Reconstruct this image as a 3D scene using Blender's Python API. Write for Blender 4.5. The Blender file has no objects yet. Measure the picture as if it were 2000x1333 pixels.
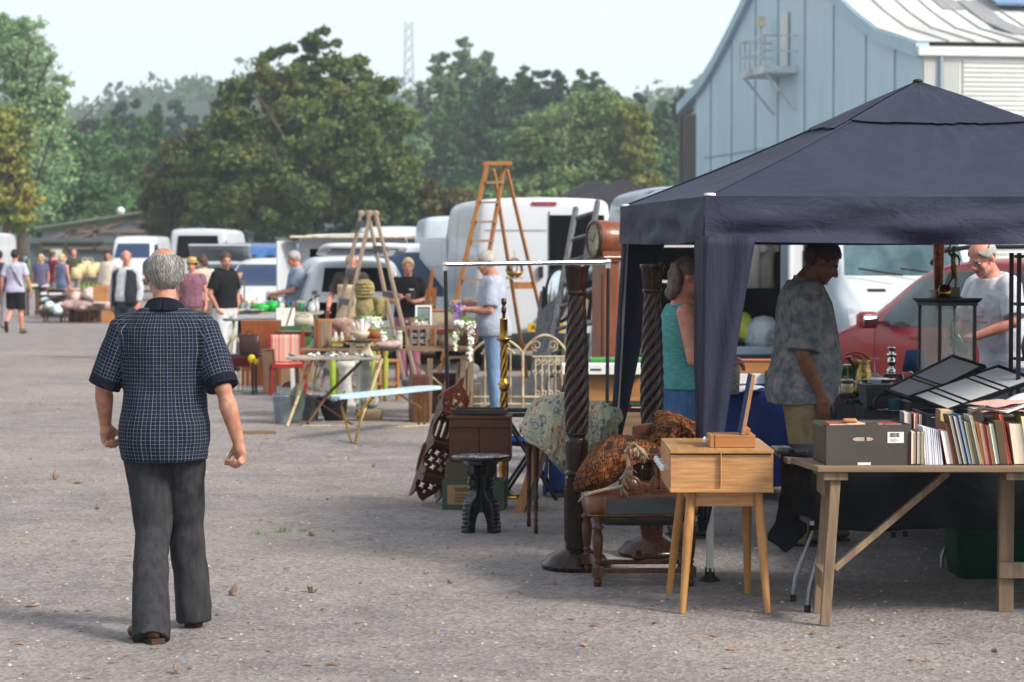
import bpy, bmesh, math, random
import numpy as np
from mathutils import Vector as V, Matrix as MX, noise as MN
from mathutils.bvhtree import BVHTree
R=math.radians; PI=math.pi
sc=bpy.context.scene
COL=sc.collection
rnd=random.Random(7)
F=4722.0; CAMZ=1.7; TH=math.atan(176.5/F)
def at(px,py,d):
    u=(px-1000)/F; v=(666.5-py)/F
    y=math.cos(TH)+v*math.sin(TH); z=-math.sin(TH)+v*math.cos(TH)
    return V((u/y*d, d, CAMZ+z/y*d))
def gd(py): return CAMZ*F/(py-490.0)      # distance of the ground seen at that height
def G(px,py):
    p=at(px,py,gd(py)); p.z=0; return p
def S(d): return F/d
def lin(h):
    if not isinstance(h,str): return tuple(h)[:3]
    h=h.lstrip('#'); o=[]
    for i in (0,2,4):
        c=int(h[i:i+2],16)/255; o.append(c/12.92 if c<=.04045 else ((c+.055)/1.055)**2.4)
    return tuple(o)
_M={}
def newmat(name):
    m=bpy.data.materials.new(name); m.use_nodes=True
    nt=m.node_tree; b=nt.nodes['Principled BSDF']
    return m,nt,b
def N(nt,t,**k):
    n=nt.nodes.new(t)
    for a,v in k.items():
        if a.startswith('_'): n.inputs[a[1:].replace('_',' ')].default_value=v
        else: setattr(n,a,v)
    return n
def ramp(nt,fac,stops):
    r=nt.nodes.new('ShaderNodeValToRGB'); e=r.color_ramp.elements
    while len(e)<len(stops): e.new(.5)
    for i,(p,c) in enumerate(stops):
        e[i].position=p; e[i].color=(*lin(c),1)
    nt.links.new(fac,r.inputs[0]); return r
def coords(nt,scale=(1,1,1),kind='Object',rot=(0,0,0)):
    tc=nt.nodes.new('ShaderNodeTexCoord'); mp=nt.nodes.new('ShaderNodeMapping')
    mp.inputs['Scale'].default_value=scale; mp.inputs['Rotation'].default_value=rot
    nt.links.new(tc.outputs[kind],mp.inputs[0]); return mp.outputs[0]
def M(name,c,c2=None,rough=.6,metal=0,scale=8,var=.22,bump=.15,stretch=(1,1,1),coat=0,spec=.32,detail=5,bdist=.004,trans=0,ior=1.45,dirt=None,sheen=0):
    """one procedural material: two-tone noise colour, bump from the same field, worn roughness"""
    if name in _M: return _M[name]
    m,nt,b=newmat(name); L=nt.links.new
    c=lin(c); c2=lin(c2) if c2 else tuple(max(0,x*(1-var)) for x in c)
    co=coords(nt,stretch)
    n=N(nt,'ShaderNodeTexNoise',_Scale=scale,_Detail=detail,_Roughness=.62); L(co,n.inputs['Vector'])
    r=ramp(nt,n.outputs['Fac'],[(.33,c2),(.66,c)])
    out=r.outputs[0]
    if dirt:
        n2=N(nt,'ShaderNodeTexNoise',_Scale=scale*.35,_Detail=8,_Roughness=.7); L(co,n2.inputs['Vector'])
        rr=ramp(nt,n2.outputs['Fac'],[(.5,(0,0,0)),(.68,(1,1,1))])
        mx=N(nt,'ShaderNodeMix',data_type='RGBA'); L(rr.outputs[0],mx.inputs[0]); L(out,mx.inputs[6]); mx.inputs[7].default_value=(*lin(dirt),1)
        out=mx.outputs[2]
    L(out,b.inputs['Base Color'])
    b.inputs['Metallic'].default_value=metal
    mr=N(nt,'ShaderNodeMapRange'); L(n.outputs['Fac'],mr.inputs[0]); mr.inputs[3].default_value=max(.02,rough-.08); mr.inputs[4].default_value=min(1,rough+.1)
    L(mr.outputs[0],b.inputs['Roughness'])
    b.inputs['Specular IOR Level'].default_value=spec
    if coat: b.inputs['Coat Weight'].default_value=coat; b.inputs['Coat Roughness'].default_value=.08
    if trans: b.inputs['Transmission Weight'].default_value=trans; b.inputs['IOR'].default_value=ior
    if sheen: b.inputs['Sheen Weight'].default_value=sheen
    if bump:
        bp=N(nt,'ShaderNodeBump',_Strength=bump,_Distance=bdist); L(n.outputs['Fac'],bp.inputs['Height']); L(bp.outputs[0],b.inputs['Normal'])
    _M[name]=m; return m
def wood(name,c,c2,axis=2,scale=5,rough=.5,coat=0,bump=.25):
    s=[9,9,9]; s[axis]=.7
    return M(name,c,c2,rough=rough,scale=scale,stretch=tuple(s),bump=bump,bdist=.003,coat=coat,detail=7)
def cloth(name,c,c2=None,scale=6,rough=.9,bump=.5):
    """fabric: broad crease bump plus fine weave"""
    if name in _M: return _M[name]
    m,nt,b=newmat(name); L=nt.links.new
    c=lin(c); c2=lin(c2) if c2 else tuple(x*.8 for x in c)
    co=coords(nt)
    n=N(nt,'ShaderNodeTexNoise',_Scale=scale,_Detail=3); L(co,n.inputs['Vector'])
    f=N(nt,'ShaderNodeTexNoise',_Scale=260,_Detail=1); L(co,f.inputs['Vector'])
    n.inputs['Distortion'].default_value=1.2
    r=ramp(nt,n.outputs['Fac'],[(.35,c2),(.62,c)]); L(r.outputs[0],b.inputs['Base Color'])
    b.inputs['Roughness'].default_value=rough; b.inputs['Specular IOR Level'].default_value=.2
    b1=N(nt,'ShaderNodeBump',_Strength=bump,_Distance=.03); L(n.outputs['Fac'],b1.inputs['Height'])
    b2=N(nt,'ShaderNodeBump',_Strength=.25,_Distance=.002); L(f.outputs['Fac'],b2.inputs['Height']); L(b1.outputs[0],b2.inputs['Normal'])
    L(b2.outputs[0],b.inputs['Normal']); _M[name]=m; return m
def glass(name,tint='#e8f2ee',alpha=.25,rough=.02):
    """thin pane: part clear, part mirror"""
    if name in _M: return _M[name]
    m,nt,b=newmat(name); L=nt.links.new
    b.inputs['Base Color'].default_value=(*lin(tint),1); b.inputs['Roughness'].default_value=rough
    b.inputs['Alpha'].default_value=alpha; b.inputs['Specular IOR Level'].default_value=.9
    _M[name]=m; return m
class MB:
    def __init__(s): s.v=[]; s.f=[]; s.mi=[]; s.sm=[]; s.T=MX.Identity(4)
    def add(s,vs,fs,mi=0,sm=False):
        o=len(s.v); T=s.T
        s.v+=[tuple(T@V(p)) for p in vs]
        s.f+=[tuple(i+o for i in f) for f in fs]; s.mi+=[mi]*len(fs); s.sm+=[sm]*len(fs); return s
    def box(s,c,d,rot=None,mi=0):
        x,y,z=[k/2 for k in d]
        vs=[V((a*x,b*y,e*z)) for a in(-1,1) for b in(-1,1) for e in(-1,1)]
        if rot is not None:
            q=rot if isinstance(rot,MX) else MX.Rotation(rot,3,'Z')
            vs=[q@p for p in vs]
        c=V(c)
        return s.add([p+c for p in vs],[(0,1,3,2),(4,6,7,5),(0,4,5,1),(2,3,7,6),(0,2,6,4),(1,5,7,3)],mi)
    def bar(s,a,b,w,h,mi=0,up=(0,0,1)):
        """rectangular bar from a to b: w across, h along up"""
        a=V(a);b=V(b);d=b-a;l=d.length;d.normalize();up=V(up)
        x=d.cross(up)
        if x.length<1e-4: x=d.cross(V((1,0,0)))
        x.normalize(); u=x.cross(d)
        q=MX((x,d,u)).transposed()
        return s.box((a+b)/2,(w,l,h),q,mi)
    def tube(s,pts,r,n=10,mi=0,cap=True,closed=False):
        pts=[V(p) for p in pts]; k=len(pts); rs=r if isinstance(r,(list,tuple)) else [r]*k
        vs=[];fs=[];ref=None
        for i,p in enumerate(pts):
            if closed: t=pts[(i+1)%k]-pts[i-1]
            else: t=pts[min(i+1,k-1)]-pts[max(i-1,0)]
            t.normalize()
            if ref is None:
                ref=V((0,0,1)) if abs(t.z)<.9 else V((1,0,0))
            x=t.cross(ref)
            if x.length<1e-5: x=t.orthogonal()
            x.normalize(); y=x.cross(t); ref=y.copy() if False else ref
            if i and vs:
                pass
            for j in range(n):
                a=2*PI*j/n; vs.append(p+(x*math.cos(a)+y*math.sin(a))*rs[i])
        m=k if closed else k-1
        for i in range(m):
            i2=(i+1)%k
            for j in range(n):
                j2=(j+1)%n; fs.append((i*n+j,i*n+j2,i2*n+j2,i2*n+j))
        s.add(vs,fs,mi,True)
        if cap and not closed:
            s.add([vs[j] for j in range(n)],[tuple(range(n))],mi); s.add(vs[-n:],[tuple(range(n-1,-1,-1))],mi)
        return s
    def cyl(s,a,b,r,r2=None,n=14,mi=0): return s.tube([a,b],[r,r if r2 is None else r2],n,mi)
    def lathe(s,prof,c=(0,0,0),n=24,mi=0,ax=None,twist=None,cap=True):
        """prof: (radius, height); ax: 3x3 for another axis; twist(a,z)->radius factor"""
        c=V(c);vs=[];fs=[]
        for r,z in prof:
            for j in range(n):
                a=2*PI*j/n; k=r*(twist(a,z) if twist else 1)
                p=V((math.cos(a)*k,math.sin(a)*k,z)); vs.append((ax@p if ax is not None else p)+c)
        for i in range(len(prof)-1):
            for j in range(n):
                j2=(j+1)%n; fs.append((i*n+j,i*n+j2,(i+1)*n+j2,(i+1)*n+j))
        s.add(vs,fs,mi,True)
        if cap:
            if prof[0][0]>1e-4: s.add(vs[:n],[tuple(range(n-1,-1,-1))],mi)
            if prof[-1][0]>1e-4: s.add(vs[-n:],[tuple(range(n))],mi)
        return s
    def ell(s,c,r,n=14,mi=0,rot=None):
        if not isinstance(r,(tuple,list)): r=(r,r,r)
        vs=[];fs=[];m=n//2+1;c=V(c)
        for i in range(m+1):
            t=PI*i/m
            for j in range(n):
                a=2*PI*j/n; p=V((r[0]*math.sin(t)*math.cos(a),r[1]*math.sin(t)*math.sin(a),-r[2]*math.cos(t)))
                vs.append((rot@p if rot is not None else p)+c)
        for i in range(m):
            for j in range(n):
                j2=(j+1)%n; fs.append((i*n+j,i*n+j2,(i+1)*n+j2,(i+1)*n+j))
        return s.add(vs,fs,mi,True)
    def prism(s,poly,o,u,v,depth,mi=0):
        """polygon in the (u,v) plane at o, extruded along u x v by depth"""
        o=V(o);u=V(u).normalized();v=V(v).normalized();w=u.cross(v)*depth;n=len(poly)
        a=[o+u*p[0]+v*p[1] for p in poly]; b=[p+w for p in a]
        fs=[tuple(range(n-1,-1,-1)),tuple(range(n,2*n))]+[(i,(i+1)%n,n+(i+1)%n,n+i) for i in range(n)]
        return s.add(a+b,fs,mi)
    def grid(s,fn,nu,nv,mi=0,sm=True,wrap=False):
        vs=[fn(i/nu,j/nv) for j in range(nv+1) for i in range(nu+1)]
        fs=[(j*(nu+1)+i,j*(nu+1)+i+1,(j+1)*(nu+1)+i+1,(j+1)*(nu+1)+i) for j in range(nv) for i in range(nu)]
        return s.add(vs,fs,mi,sm)
    def loft(s,secs,n=20,mi=0,pw=2.0):
        """closed stack of ellipse rings: (cx,cy,z,rx,ry) or (V centre, rx, ry, 3x3)"""
        vs=[];fs=[]
        for q in secs:
            if len(q)==5: c=V(q[:3]);rx,ry=q[3:];mt=None
            else: c,rx,ry,mt=q
            for j in range(n):
                a=2*PI*j/n;ca,sa=math.cos(a),math.sin(a)
                e=2/pw
                p=V((math.copysign(abs(ca)**e,ca)*rx,math.copysign(abs(sa)**e,sa)*ry,0))
                vs.append((mt@p if mt is not None else p)+c)
        k=len(secs)
        for i in range(k-1):
            for j in range(n):
                j2=(j+1)%n; fs.append((i*n+j,i*n+j2,(i+1)*n+j2,(i+1)*n+j))
        fs+=[tuple(range(n-1,-1,-1)),tuple(range((k-1)*n,k*n))]
        return s.add(vs,fs,mi,True)
    def mesh(s,name):
        me=bpy.data.meshes.new(name); me.from_pydata(s.v,[],s.f)
        me.polygons.foreach_set('material_index',s.mi); me.polygons.foreach_set('use_smooth',s.sm); me.update(); return me
def link(o,parent=None):
    COL.objects.link(o)
    if parent is not None: o.parent=parent
    return o
def tag(o,label=None,cat=None,group=None,kind=None):
    if label: o['label']=label
    if cat: o['category']=cat
    if group: o['group']=group
    if kind: o['kind']=kind
    return o
def thing(name,label,cat,loc=(0,0,0),rz=0,group=None,tilt=None):
    o=bpy.data.objects.new(name,None); o.empty_display_size=.1; link(o)
    o.location=loc; o.rotation_euler=(tilt[0],tilt[1],rz) if tilt else (0,0,rz)
    return tag(o,label,cat,group)
def P(name,mb,mats,parent=None,bev=0,sub=0,label=None,solid=0,ang=35):
    """link a builder (or mesh) as ONE mesh object"""
    me=mb.mesh(name) if isinstance(mb,MB) else mb
    if not isinstance(mats,(list,tuple)): mats=[mats]
    if not len(me.materials):
        for m in mats: me.materials.append(m)
    o=bpy.data.objects.new(name,me); link(o,parent)
    if solid: q=o.modifiers.new('s','SOLIDIFY'); q.thickness=solid; q.offset=0
    if bev: q=o.modifiers.new('b','BEVEL'); q.width=bev; q.segments=2; q.limit_method='ANGLE'; q.angle_limit=R(ang)
    if sub: q=o.modifiers.new('u','SUBSURF'); q.levels=sub; q.render_levels=sub
    if label: o['label']=label
    return o
def solo(name,mb,mats,label,cat,loc=(0,0,0),rz=0,group=None,tilt=None,**k):
    """a thing that is one mesh"""
    if isinstance(mb,str): mb,mats,label=mats,label,mb
    o=P(name,mb,mats,None,**k); o.location=loc; o.rotation_euler=(tilt[0],tilt[1],rz) if tilt else (0,0,rz)
    return tag(o,label,cat,group)
def dup(o,loc=None,rz=None,label=None,parent=None,name=None,scale=None,group=None):
    c=o.copy(); COL.objects.link(c)
    if parent is not None: c.parent=parent
    for ch in list(o.children): dup(ch,parent=c)
    if loc is not None: c.location=loc
    if rz is not None: c.rotation_euler=(c.rotation_euler[0],c.rotation_euler[1],rz)
    if label: c['label']=label
    if group: c['group']=group
    if scale: c.scale=scale
    return c
_WS=bpy.data.scenes.new('work')     # scratch scene: modifiers are applied there, away from the heavy one
def tomesh(o):
    _WS.collection.objects.link(o); vl=_WS.view_layers[0]; vl.update(); r=bpy.data.meshes.new_from_object(o.evaluated_get(vl.depsgraph),depsgraph=vl.depsgraph)
    d=o.data; bpy.data.objects.remove(o); return r
def evalmesh(me,mods):
    """apply modifiers given as (type, {settings}) and return a plain mesh"""
    o=bpy.data.objects.new('tmp',me)
    for t,k in mods:
        q=o.modifiers.new('m',t)
        for a,v in k.items(): setattr(q,a,v)
    return tomesh(o)
def blob(mb,vox=.012,it=4,name='skin',fac=.5):
    """fuse overlapping closed shapes into one continuous smooth surface"""
    r=evalmesh(mb.mesh(name),[('REMESH',dict(mode='VOXEL',voxel_size=vox,use_smooth_shade=True)),('SMOOTH',dict(iterations=it,factor=fac))])
    r.materials.clear()
    r.polygons.foreach_set('use_smooth',[True]*len(r.polygons)); r.name=name; return r
def curvemesh(splines,depth=.01,bevel=0,name='fret'):
    """closed 2-D outlines (x,y), holes cut by even-odd, extruded"""
    cu=bpy.data.curves.new(name,'CURVE'); cu.dimensions='2D'; cu.fill_mode='BOTH'; cu.extrude=depth/2; cu.bevel_depth=bevel
    for pts in splines:
        sp=cu.splines.new('POLY'); sp.points.add(len(pts)-1); sp.use_cyclic_u=True
        for q,p in zip(sp.points,pts): q.co=(p[0],p[1],0,1)
    me=tomesh(bpy.data.objects.new('tmp',cu)); me.materials.clear(); me.name=name; return me
def text(s,size,mat,parent,loc,rot,ext=.001,name='lettering',mirror=False,align='CENTER'):
    cu=bpy.data.curves.new(name,'FONT'); cu.body=s; cu.size=size; cu.extrude=ext; cu.align_x=align; cu.align_y='CENTER'
    me=tomesh(bpy.data.objects.new('tmp',cu)); me.materials.clear(); me.materials.append(mat); q=bpy.data.objects.new(name,me); link(q,parent); q.location=loc; q.rotation_euler=rot
    if mirror: q.scale=(-1,1,1)
    return q
def nz(p,s=1.0): return MN.noise(V(p)*s)
cam=bpy.data.cameras.new('camera'); cam.lens=85; cam.sensor_width=36; cam.clip_end=6000; cam.clip_start=.1
co=bpy.data.objects.new('camera',cam); COL.objects.link(co); co.location=(0,0,CAMZ); co.rotation_euler=(PI/2-TH,0,0); sc.camera=co
cam.dof.use_dof=True; cam.dof.focus_distance=11.6; cam.dof.aperture_fstop=5.0
SUN_AZ=R(58); SUN_EL=R(38)     # azimuth: clockwise from straight behind the camera towards its right hand
sd=V((math.sin(SUN_AZ)*math.cos(SUN_EL),-math.cos(SUN_AZ)*math.cos(SUN_EL),math.sin(SUN_EL)))   # towards the sun
sun=bpy.data.lights.new('sun','SUN'); sun.energy=3.3; sun.angle=R(13); sun.color=(1,.93,.83)
so=bpy.data.objects.new('sun',sun); COL.objects.link(so); so.rotation_euler=(-sd).to_track_quat('-Z','Y').to_euler()
w=bpy.data.worlds.new('World'); sc.world=w; w.use_nodes=True
nt=w.node_tree; bg=nt.nodes['Background']
sky=nt.nodes.new('ShaderNodeTexSky'); sky.sky_type='NISHITA'; sky.sun_disc=False; sky.sun_elevation=SUN_EL
sky.sun_rotation=math.atan2(sd.x,sd.y); sky.air_density=1.0; sky.dust_density=4.0; sky.ozone_density=1.0; sky.altitude=0
hs=nt.nodes.new('ShaderNodeHueSaturation'); hs.inputs['Saturation'].default_value=.45
nt.links.new(sky.outputs[0],hs.inputs['Color'])
veil=nt.nodes.new('ShaderNodeMix'); veil.data_type='RGBA'; veil.inputs[0].default_value=.8; veil.inputs[7].default_value=(5.9,6.5,6.95,1)   # thin high cloud over the blue
tcw=nt.nodes.new('ShaderNodeTexCoord'); spw=nt.nodes.new('ShaderNodeSeparateXYZ'); nt.links.new(tcw.outputs['Generated'],spw.inputs[0])
mrw=nt.nodes.new('ShaderNodeMapRange'); mrw.inputs[1].default_value=.12; mrw.inputs[2].default_value=.75; mrw.inputs[3].default_value=.85; mrw.inputs[4].default_value=.28; nt.links.new(spw.outputs[2],mrw.inputs[0]); nt.links.new(mrw.outputs[0],veil.inputs[0])
nt.links.new(hs.outputs[0],veil.inputs[6]); nt.links.new(veil.outputs[2],bg.inputs[0]); bg.inputs[1].default_value=.13
sc.view_settings.view_transform='Standard'; sc.view_settings.look='None'; sc.view_settings.exposure=0.7; sc.view_settings.gamma=1
sc.cycles.use_denoising=True; sc.cycles.max_bounces=6; sc.cycles.transparent_max_bounces=12; sc.cycles.volume_bounces=0
sc.cycles.sample_clamp_indirect=6; sc.cycles.caustics_reflective=False; sc.cycles.caustics_refractive=False
# haze: one closed box round everything, pale even air
hz=MB().box((0,330,59.5),(900,860,121)); ho=P('haze',hz,[]); tag(ho,kind='stuff')
hm=bpy.data.materials.new('haze_air'); hm.use_nodes=True; n_=hm.node_tree; n_.nodes.clear()
ou=n_.nodes.new('ShaderNodeOutputMaterial'); pv=n_.nodes.new('ShaderNodeVolumePrincipled')
pv.inputs['Color'].default_value=(.86,.92,1,1); pv.inputs['Density'].default_value=.0007; pv.inputs['Anisotropy'].default_value=.3
n_.links.new(pv.outputs[0],ou.inputs['Volume']); ho.data.materials.append(hm)
def ground_mat():
    m,nt,b=newmat('gravel_yard'); L=nt.links.new
    co=coords(nt)
    big=N(nt,'ShaderNodeTexNoise',_Scale=.28,_Detail=5,_Roughness=.6); L(co,big.inputs['Vector'])
    mid=N(nt,'ShaderNodeTexNoise',_Scale=2.6,_Detail=7,_Roughness=.7); L(co,mid.inputs['Vector'])
    fine=N(nt,'ShaderNodeTexNoise',_Scale=55,_Detail=4,_Roughness=.75); L(co,fine.inputs['Vector'])
    vor=N(nt,'ShaderNodeTexVoronoi',_Scale=38); vor.inputs['Randomness'].default_value=1; L(co,vor.inputs['Vector'])
    base=ramp(nt,mid.outputs['Fac'],[(.3,'#777170'),(.52,'#888281'),(.7,'#97908d')])
    dirt=ramp(nt,big.outputs['Fac'],[(.46,(0,0,0)),(.62,(.75,.75,.75))])
    mx=N(nt,'ShaderNodeMix',data_type='RGBA'); L(dirt.outputs[0],mx.inputs[0]); L(base.outputs[0],mx.inputs[6]); mx.inputs[7].default_value=(*lin('#9a8f88'),1)
    # individual grains: each cell its own tone
    g=ramp(nt,vor.outputs['Color'],[(.0,(.55,.55,.55)),(.6,(1,1,1)),(.86,(1.12,1.1,1.08)),(.97,(1.4,1.36,1.33))])
    g2=ramp(nt,fine.outputs['Fac'],[(.3,(.66,.66,.67)),(.55,(1,1,1)),(.74,(1.35,1.32,1.3))])
    m1=N(nt,'ShaderNodeMix',data_type='RGBA',blend_type='MULTIPLY'); m1.inputs[0].default_value=.8; L(mx.outputs[2],m1.inputs[6]); L(g.outputs[0],m1.inputs[7])
    m2=N(nt,'ShaderNodeMix',data_type='RGBA',blend_type='MULTIPLY'); m2.inputs[0].default_value=.85; L(m1.outputs[2],m2.inputs[6]); L(g2.outputs[0],m2.inputs[7])
    L(m2.outputs[2],b.inputs['Base Color']); b.inputs['Roughness'].default_value=.92; b.inputs['Specular IOR Level'].default_value=.25
    b1=N(nt,'ShaderNodeBump',_Strength=.6,_Distance=.02); L(fine.outputs['Fac'],b1.inputs['Height'])
    b2=N(nt,'ShaderNodeBump',_Strength=.55,_Distance=.014); L(vor.outputs['Distance'],b2.inputs['Height']); L(b1.outputs[0],b2.inputs['Normal'])
    b3=N(nt,'ShaderNodeBump',_Strength=.25,_Distance=.06); L(mid.outputs['Fac'],b3.inputs['Height']); L(b2.outputs[0],b3.inputs['Normal'])
    L(b3.outputs[0],b.inputs['Normal']); return m
g=MB().grid(lambda u,v:(-1200+2400*u,-200+2400*v,0),8,8,sm=False); tag(P('ground',g,ground_mat()),kind='structure')
GRASS=M('meadow_grass','#6f9a45','#4f7d35',rough=.9,scale=.3,bump=.4,bdist=.05)
g=MB().grid(lambda u,v:(-400+ (400-18)*u,100+500*v,.02+ .5*max(0,v-.1)),6,6); tag(P('grass_field',g,GRASS),kind='structure')
# loose stones one could not count
rng=np.random.default_rng(3)
def pebbles(n):
    vs=[];fs=[]
    y=8+ (rng.random(n)**1.7)*38; x=(rng.random(n)-.5)*y*.5+.02*y; s=.003+.011*rng.random(n)**3
    for i in range(n):
        o=len(vs);q=s[i]; a=rng.random()*6.28
        pts=[(math.cos(a+k*1.2566)*q*(.7+.6*rng.random()),math.sin(a+k*1.2566)*q*(.7+.6*rng.random()),q*.15) for k in range(5)]
        vs+=[(x[i]+p[0],y[i]+p[1],p[2]) for p in pts]+[(x[i],y[i],q*(.6+.5*rng.random())),(x[i],y[i],-.004)]
        for k in range(5): fs+=[(o+k,o+(k+1)%5,o+5),(o+(k+1)%5,o+k,o+6)]
    b=MB(); b.add(vs,fs); return b
def island(name,stops,rough=.85,trans=0):
    m,nt,b=newmat(name); ge=nt.nodes.new('ShaderNodeNewGeometry')
    r=ramp(nt,ge.outputs['Random Per Island'],stops); nt.links.new(r.outputs[0],b.inputs['Base Color']); b.inputs['Roughness'].default_value=rough; b.inputs['Specular IOR Level'].default_value=.25
    return m
tag(P('gravel',pebbles(9000),island('gravel_bits',[(0,'#5e5656'),(.45,'#8c8380'),(.8,'#a99c94'),(1,'#b3aaa3')])),kind='stuff')
def leaves(n):
    vs=[];fs=[]
    for i in range(n):
        y=8.5+rng.random()**1.5*30; x=(rng.random()-.47)*y*.46
        if i%6<1: y=20.6+1.5*rng.normal(); x=(540+260*(rng.random()-.3)-1000)/F*y      # a drift of leaves in front of the bench
        q=.012+.022*rng.random(); a=rng.random()*6.28; o=len(vs)
        for k,(u,v,h) in enumerate([(-1,0,.1),(0,-.5,.35),(1,0,.15),(0,.55,.5)]):
            vs.append((x+(u*math.cos(a)-v*math.sin(a))*q,y+(u*math.sin(a)+v*math.cos(a))*q,.003+h*q*.6))
        fs+=[(o,o+1,o+3),(o+1,o+2,o+3)]
    b=MB(); b.add(vs,fs); return b
tag(P('fallen_leaves',leaves(520),island('dry_leaf',[(0,'#5b4030'),(.5,'#8a6242'),(.85,'#b98a55'),(1,'#6d4a3a')])),kind='stuff')
STONE=M('field_stone','#8d7d70','#6a5b52',rough=.9,scale=14,bump=.6,bdist=.01,dirt='#b7a698')
def stone(px,py,w,h,label,seed):
    r_=random.Random(seed); p=G(px,py); k=1/S(p.y); b=MB(); b.ell((0,0,h*k*.42),(w*k*.5,w*k*.38,h*k*.5),7)
    for i,q in enumerate(b.v):
        f=1+.75*nz(V(q)*14/ (w*k*6)+V((seed,0,0)),1); b.v[i]=(q[0]*f,q[1]*f,max(-.004,q[2]*f))
    b.sm=[False]*len(b.sm)
    solo('stone',b,STONE,label,'stone',p,r_.random()*6,group='loose stones on the gravel yard')
for i,q in enumerate([(459,1166,28,20,'brown angular stone on the gravel right of the walking man'),(609,1160,28,18,'pale tan rounded stone on the gravel, right of the brown angular one'),(345,1320,20,21,'upright grey stone near the bottom edge below the walking man'),(610,1048,22,10,'dark flat stone on the gravel beside small grass tufts'),(108,938,13,14,'small upright brown stone on the gravel left of the walking man'),(152,946,22,11,'low tan stone next to the small upright brown stone'),(190,996,13,9,'small grey brown stone left of the walking mans trousers'),(62,1188,30,8,'flat pale stone sunk in the gravel at far left'),(1945,1278,18,9,'small grey stone at the lower right of the yard'),(698,1222,10,7,'tiny dark pebble stone in the middle foreground'),(880,1142,13,8,'tiny brown stone left of the dark round bedpost base'),(730,914,9,8,'small brown stone left of the carved shelf'),(640,978,10,5,'small dark stone between walking man and carved shelf'),(1360,1192,10,8,'small pale stone beneath the oak dressing table')]):
    stone(*q,i+1)
TUFT=M('tuft_green','#6f9445','#4c7030',rough=.8,bump=0)
for px,py,lab in ((503,1046,'small grass tuft in the gravel, left one near the dark flat stone'),(552,1042,'taller grass tuft in the gravel beside the dark flat stone'),(592,1040,'faint smallest grass tuft nearest the dark flat stone')):
    b=MB()
    for k in range(46):
        a=rnd.random()*6.28; l=(.018+.03*rnd.random())*(1.2 if px==552 else .75 if px==503 else .5); x=rnd.gauss(0,.02);y=rnd.gauss(0,.02); c,s_=math.cos(a),math.sin(a)
        b.add([(x-.002*s_,y+.002*c,-.002),(x+.002*s_,y-.002*c,-.002),(x+c*l*.6,y+s_*l*.6,l)],[(0,1,2)])
    solo('grass_tuft',b,TUFT,lab,'grass',G(px,py),group='grass tufts in the gravel')
def leafmat(name,dark,lite,third=None):
    m,nt,b=newmat(name); L=nt.links.new
    ge=nt.nodes.new('ShaderNodeNewGeometry'); co=coords(nt)
    n=N(nt,'ShaderNodeTexNoise',_Scale=.6,_Detail=4); L(co,n.inputs['Vector'])
    ad=N(nt,'ShaderNodeMath',operation='MULTIPLY_ADD'); L(ge.outputs['Random Per Island'],ad.inputs[0]); ad.inputs[1].default_value=.28
    mr=N(nt,'ShaderNodeMapRange'); L(n.outputs['Fac'],mr.inputs[0]); mr.inputs[1].default_value=.3; mr.inputs[2].default_value=.7; mr.inputs[4].default_value=.72
    L(mr.outputs[0],ad.inputs[2])
    st=[(.15,dark),(.6,lite)]+([(.93,third)] if third else [])
    r=ramp(nt,ad.outputs[0],st); L(r.outputs[0],b.inputs['Base Color']); b.inputs['Roughness'].default_value=.7; b.inputs['Specular IOR Level'].default_value=.25
    tr=nt.nodes.new('ShaderNodeBsdfTranslucent'); L(r.outputs[0],tr.inputs[0]); mx=nt.nodes.new('ShaderNodeMixShader'); mx.inputs[0].default_value=.3
    L(b.outputs[0],mx.inputs[1]); L(tr.outputs[0],mx.inputs[2]); L(mx.outputs[0],nt.nodes['Material Output'].inputs[0]); return m
BARK=M('bark','#5a4c40','#3a3029',rough=.95,scale=3,stretch=(4,4,1),bump=.8,bdist=.05)
def crown_mesh(lobes,n,leaf,seed,spread=.16,shell=.55,cl_=55):
    """lobes: (cx,cy,cz,rx,ry,rz); leaf clumps spread through each lobe, denser to the outside, gaps between"""
    g=np.random.default_rng(seed); vol=np.array([l[3]*l[4]*l[5] for l in lobes])**.67; pr=vol/vol.sum()
    K=max(30,n//cl_); cl=[]
    for li in g.choice(len(lobes),K,p=pr):
        l=lobes[li]; d=g.normal(size=3); d/=np.linalg.norm(d); rr=shell+(1-shell)*g.random()
        rr*=1+.16*g.normal()
        cl.append((np.array(l[:3])+d*rr*np.array(l[3:]), spread*min(l[3:])*(.6+.9*g.random())))
    m=n//K; P_=[]
    for c,r in cl:
        q=g.normal(size=(m,3)); q*= (g.random((m,1))**.5)/np.linalg.norm(q,axis=1,keepdims=True); q*=np.array([1.25,1.25,.75])*r*1.6
        P_.append(c+q)
    P_=np.concatenate(P_); k=len(P_)
    u=g.normal(size=(k,3)); u/=np.linalg.norm(u,axis=1,keepdims=True); t=g.normal(size=(k,3)); t[:,2]*=.6; v=np.cross(u,t); v/=np.linalg.norm(v,axis=1,keepdims=True)
    s=leaf*(.55+.9*g.random((k,1)))
    vs=np.empty((k,4,3)); vs[:,0]=P_-u*s; vs[:,1]=P_-v*s*.55; vs[:,2]=P_+u*s; vs[:,3]=P_+v*s*.55
    vs=vs.reshape(-1,3); me=bpy.data.meshes.new('crown')
    me.vertices.add(len(vs)); me.vertices.foreach_set('co',vs.ravel()); me.loops.add(4*k); me.loops.foreach_set('vertex_index',np.arange(4*k,dtype=np.int32))
    me.polygons.add(k); me.polygons.foreach_set('loop_start',np.arange(0,4*k,4,dtype=np.int32)); me.polygons.foreach_set('loop_total',np.full(k,4,dtype=np.int32)); me.update(); me.validate(); return me
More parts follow.
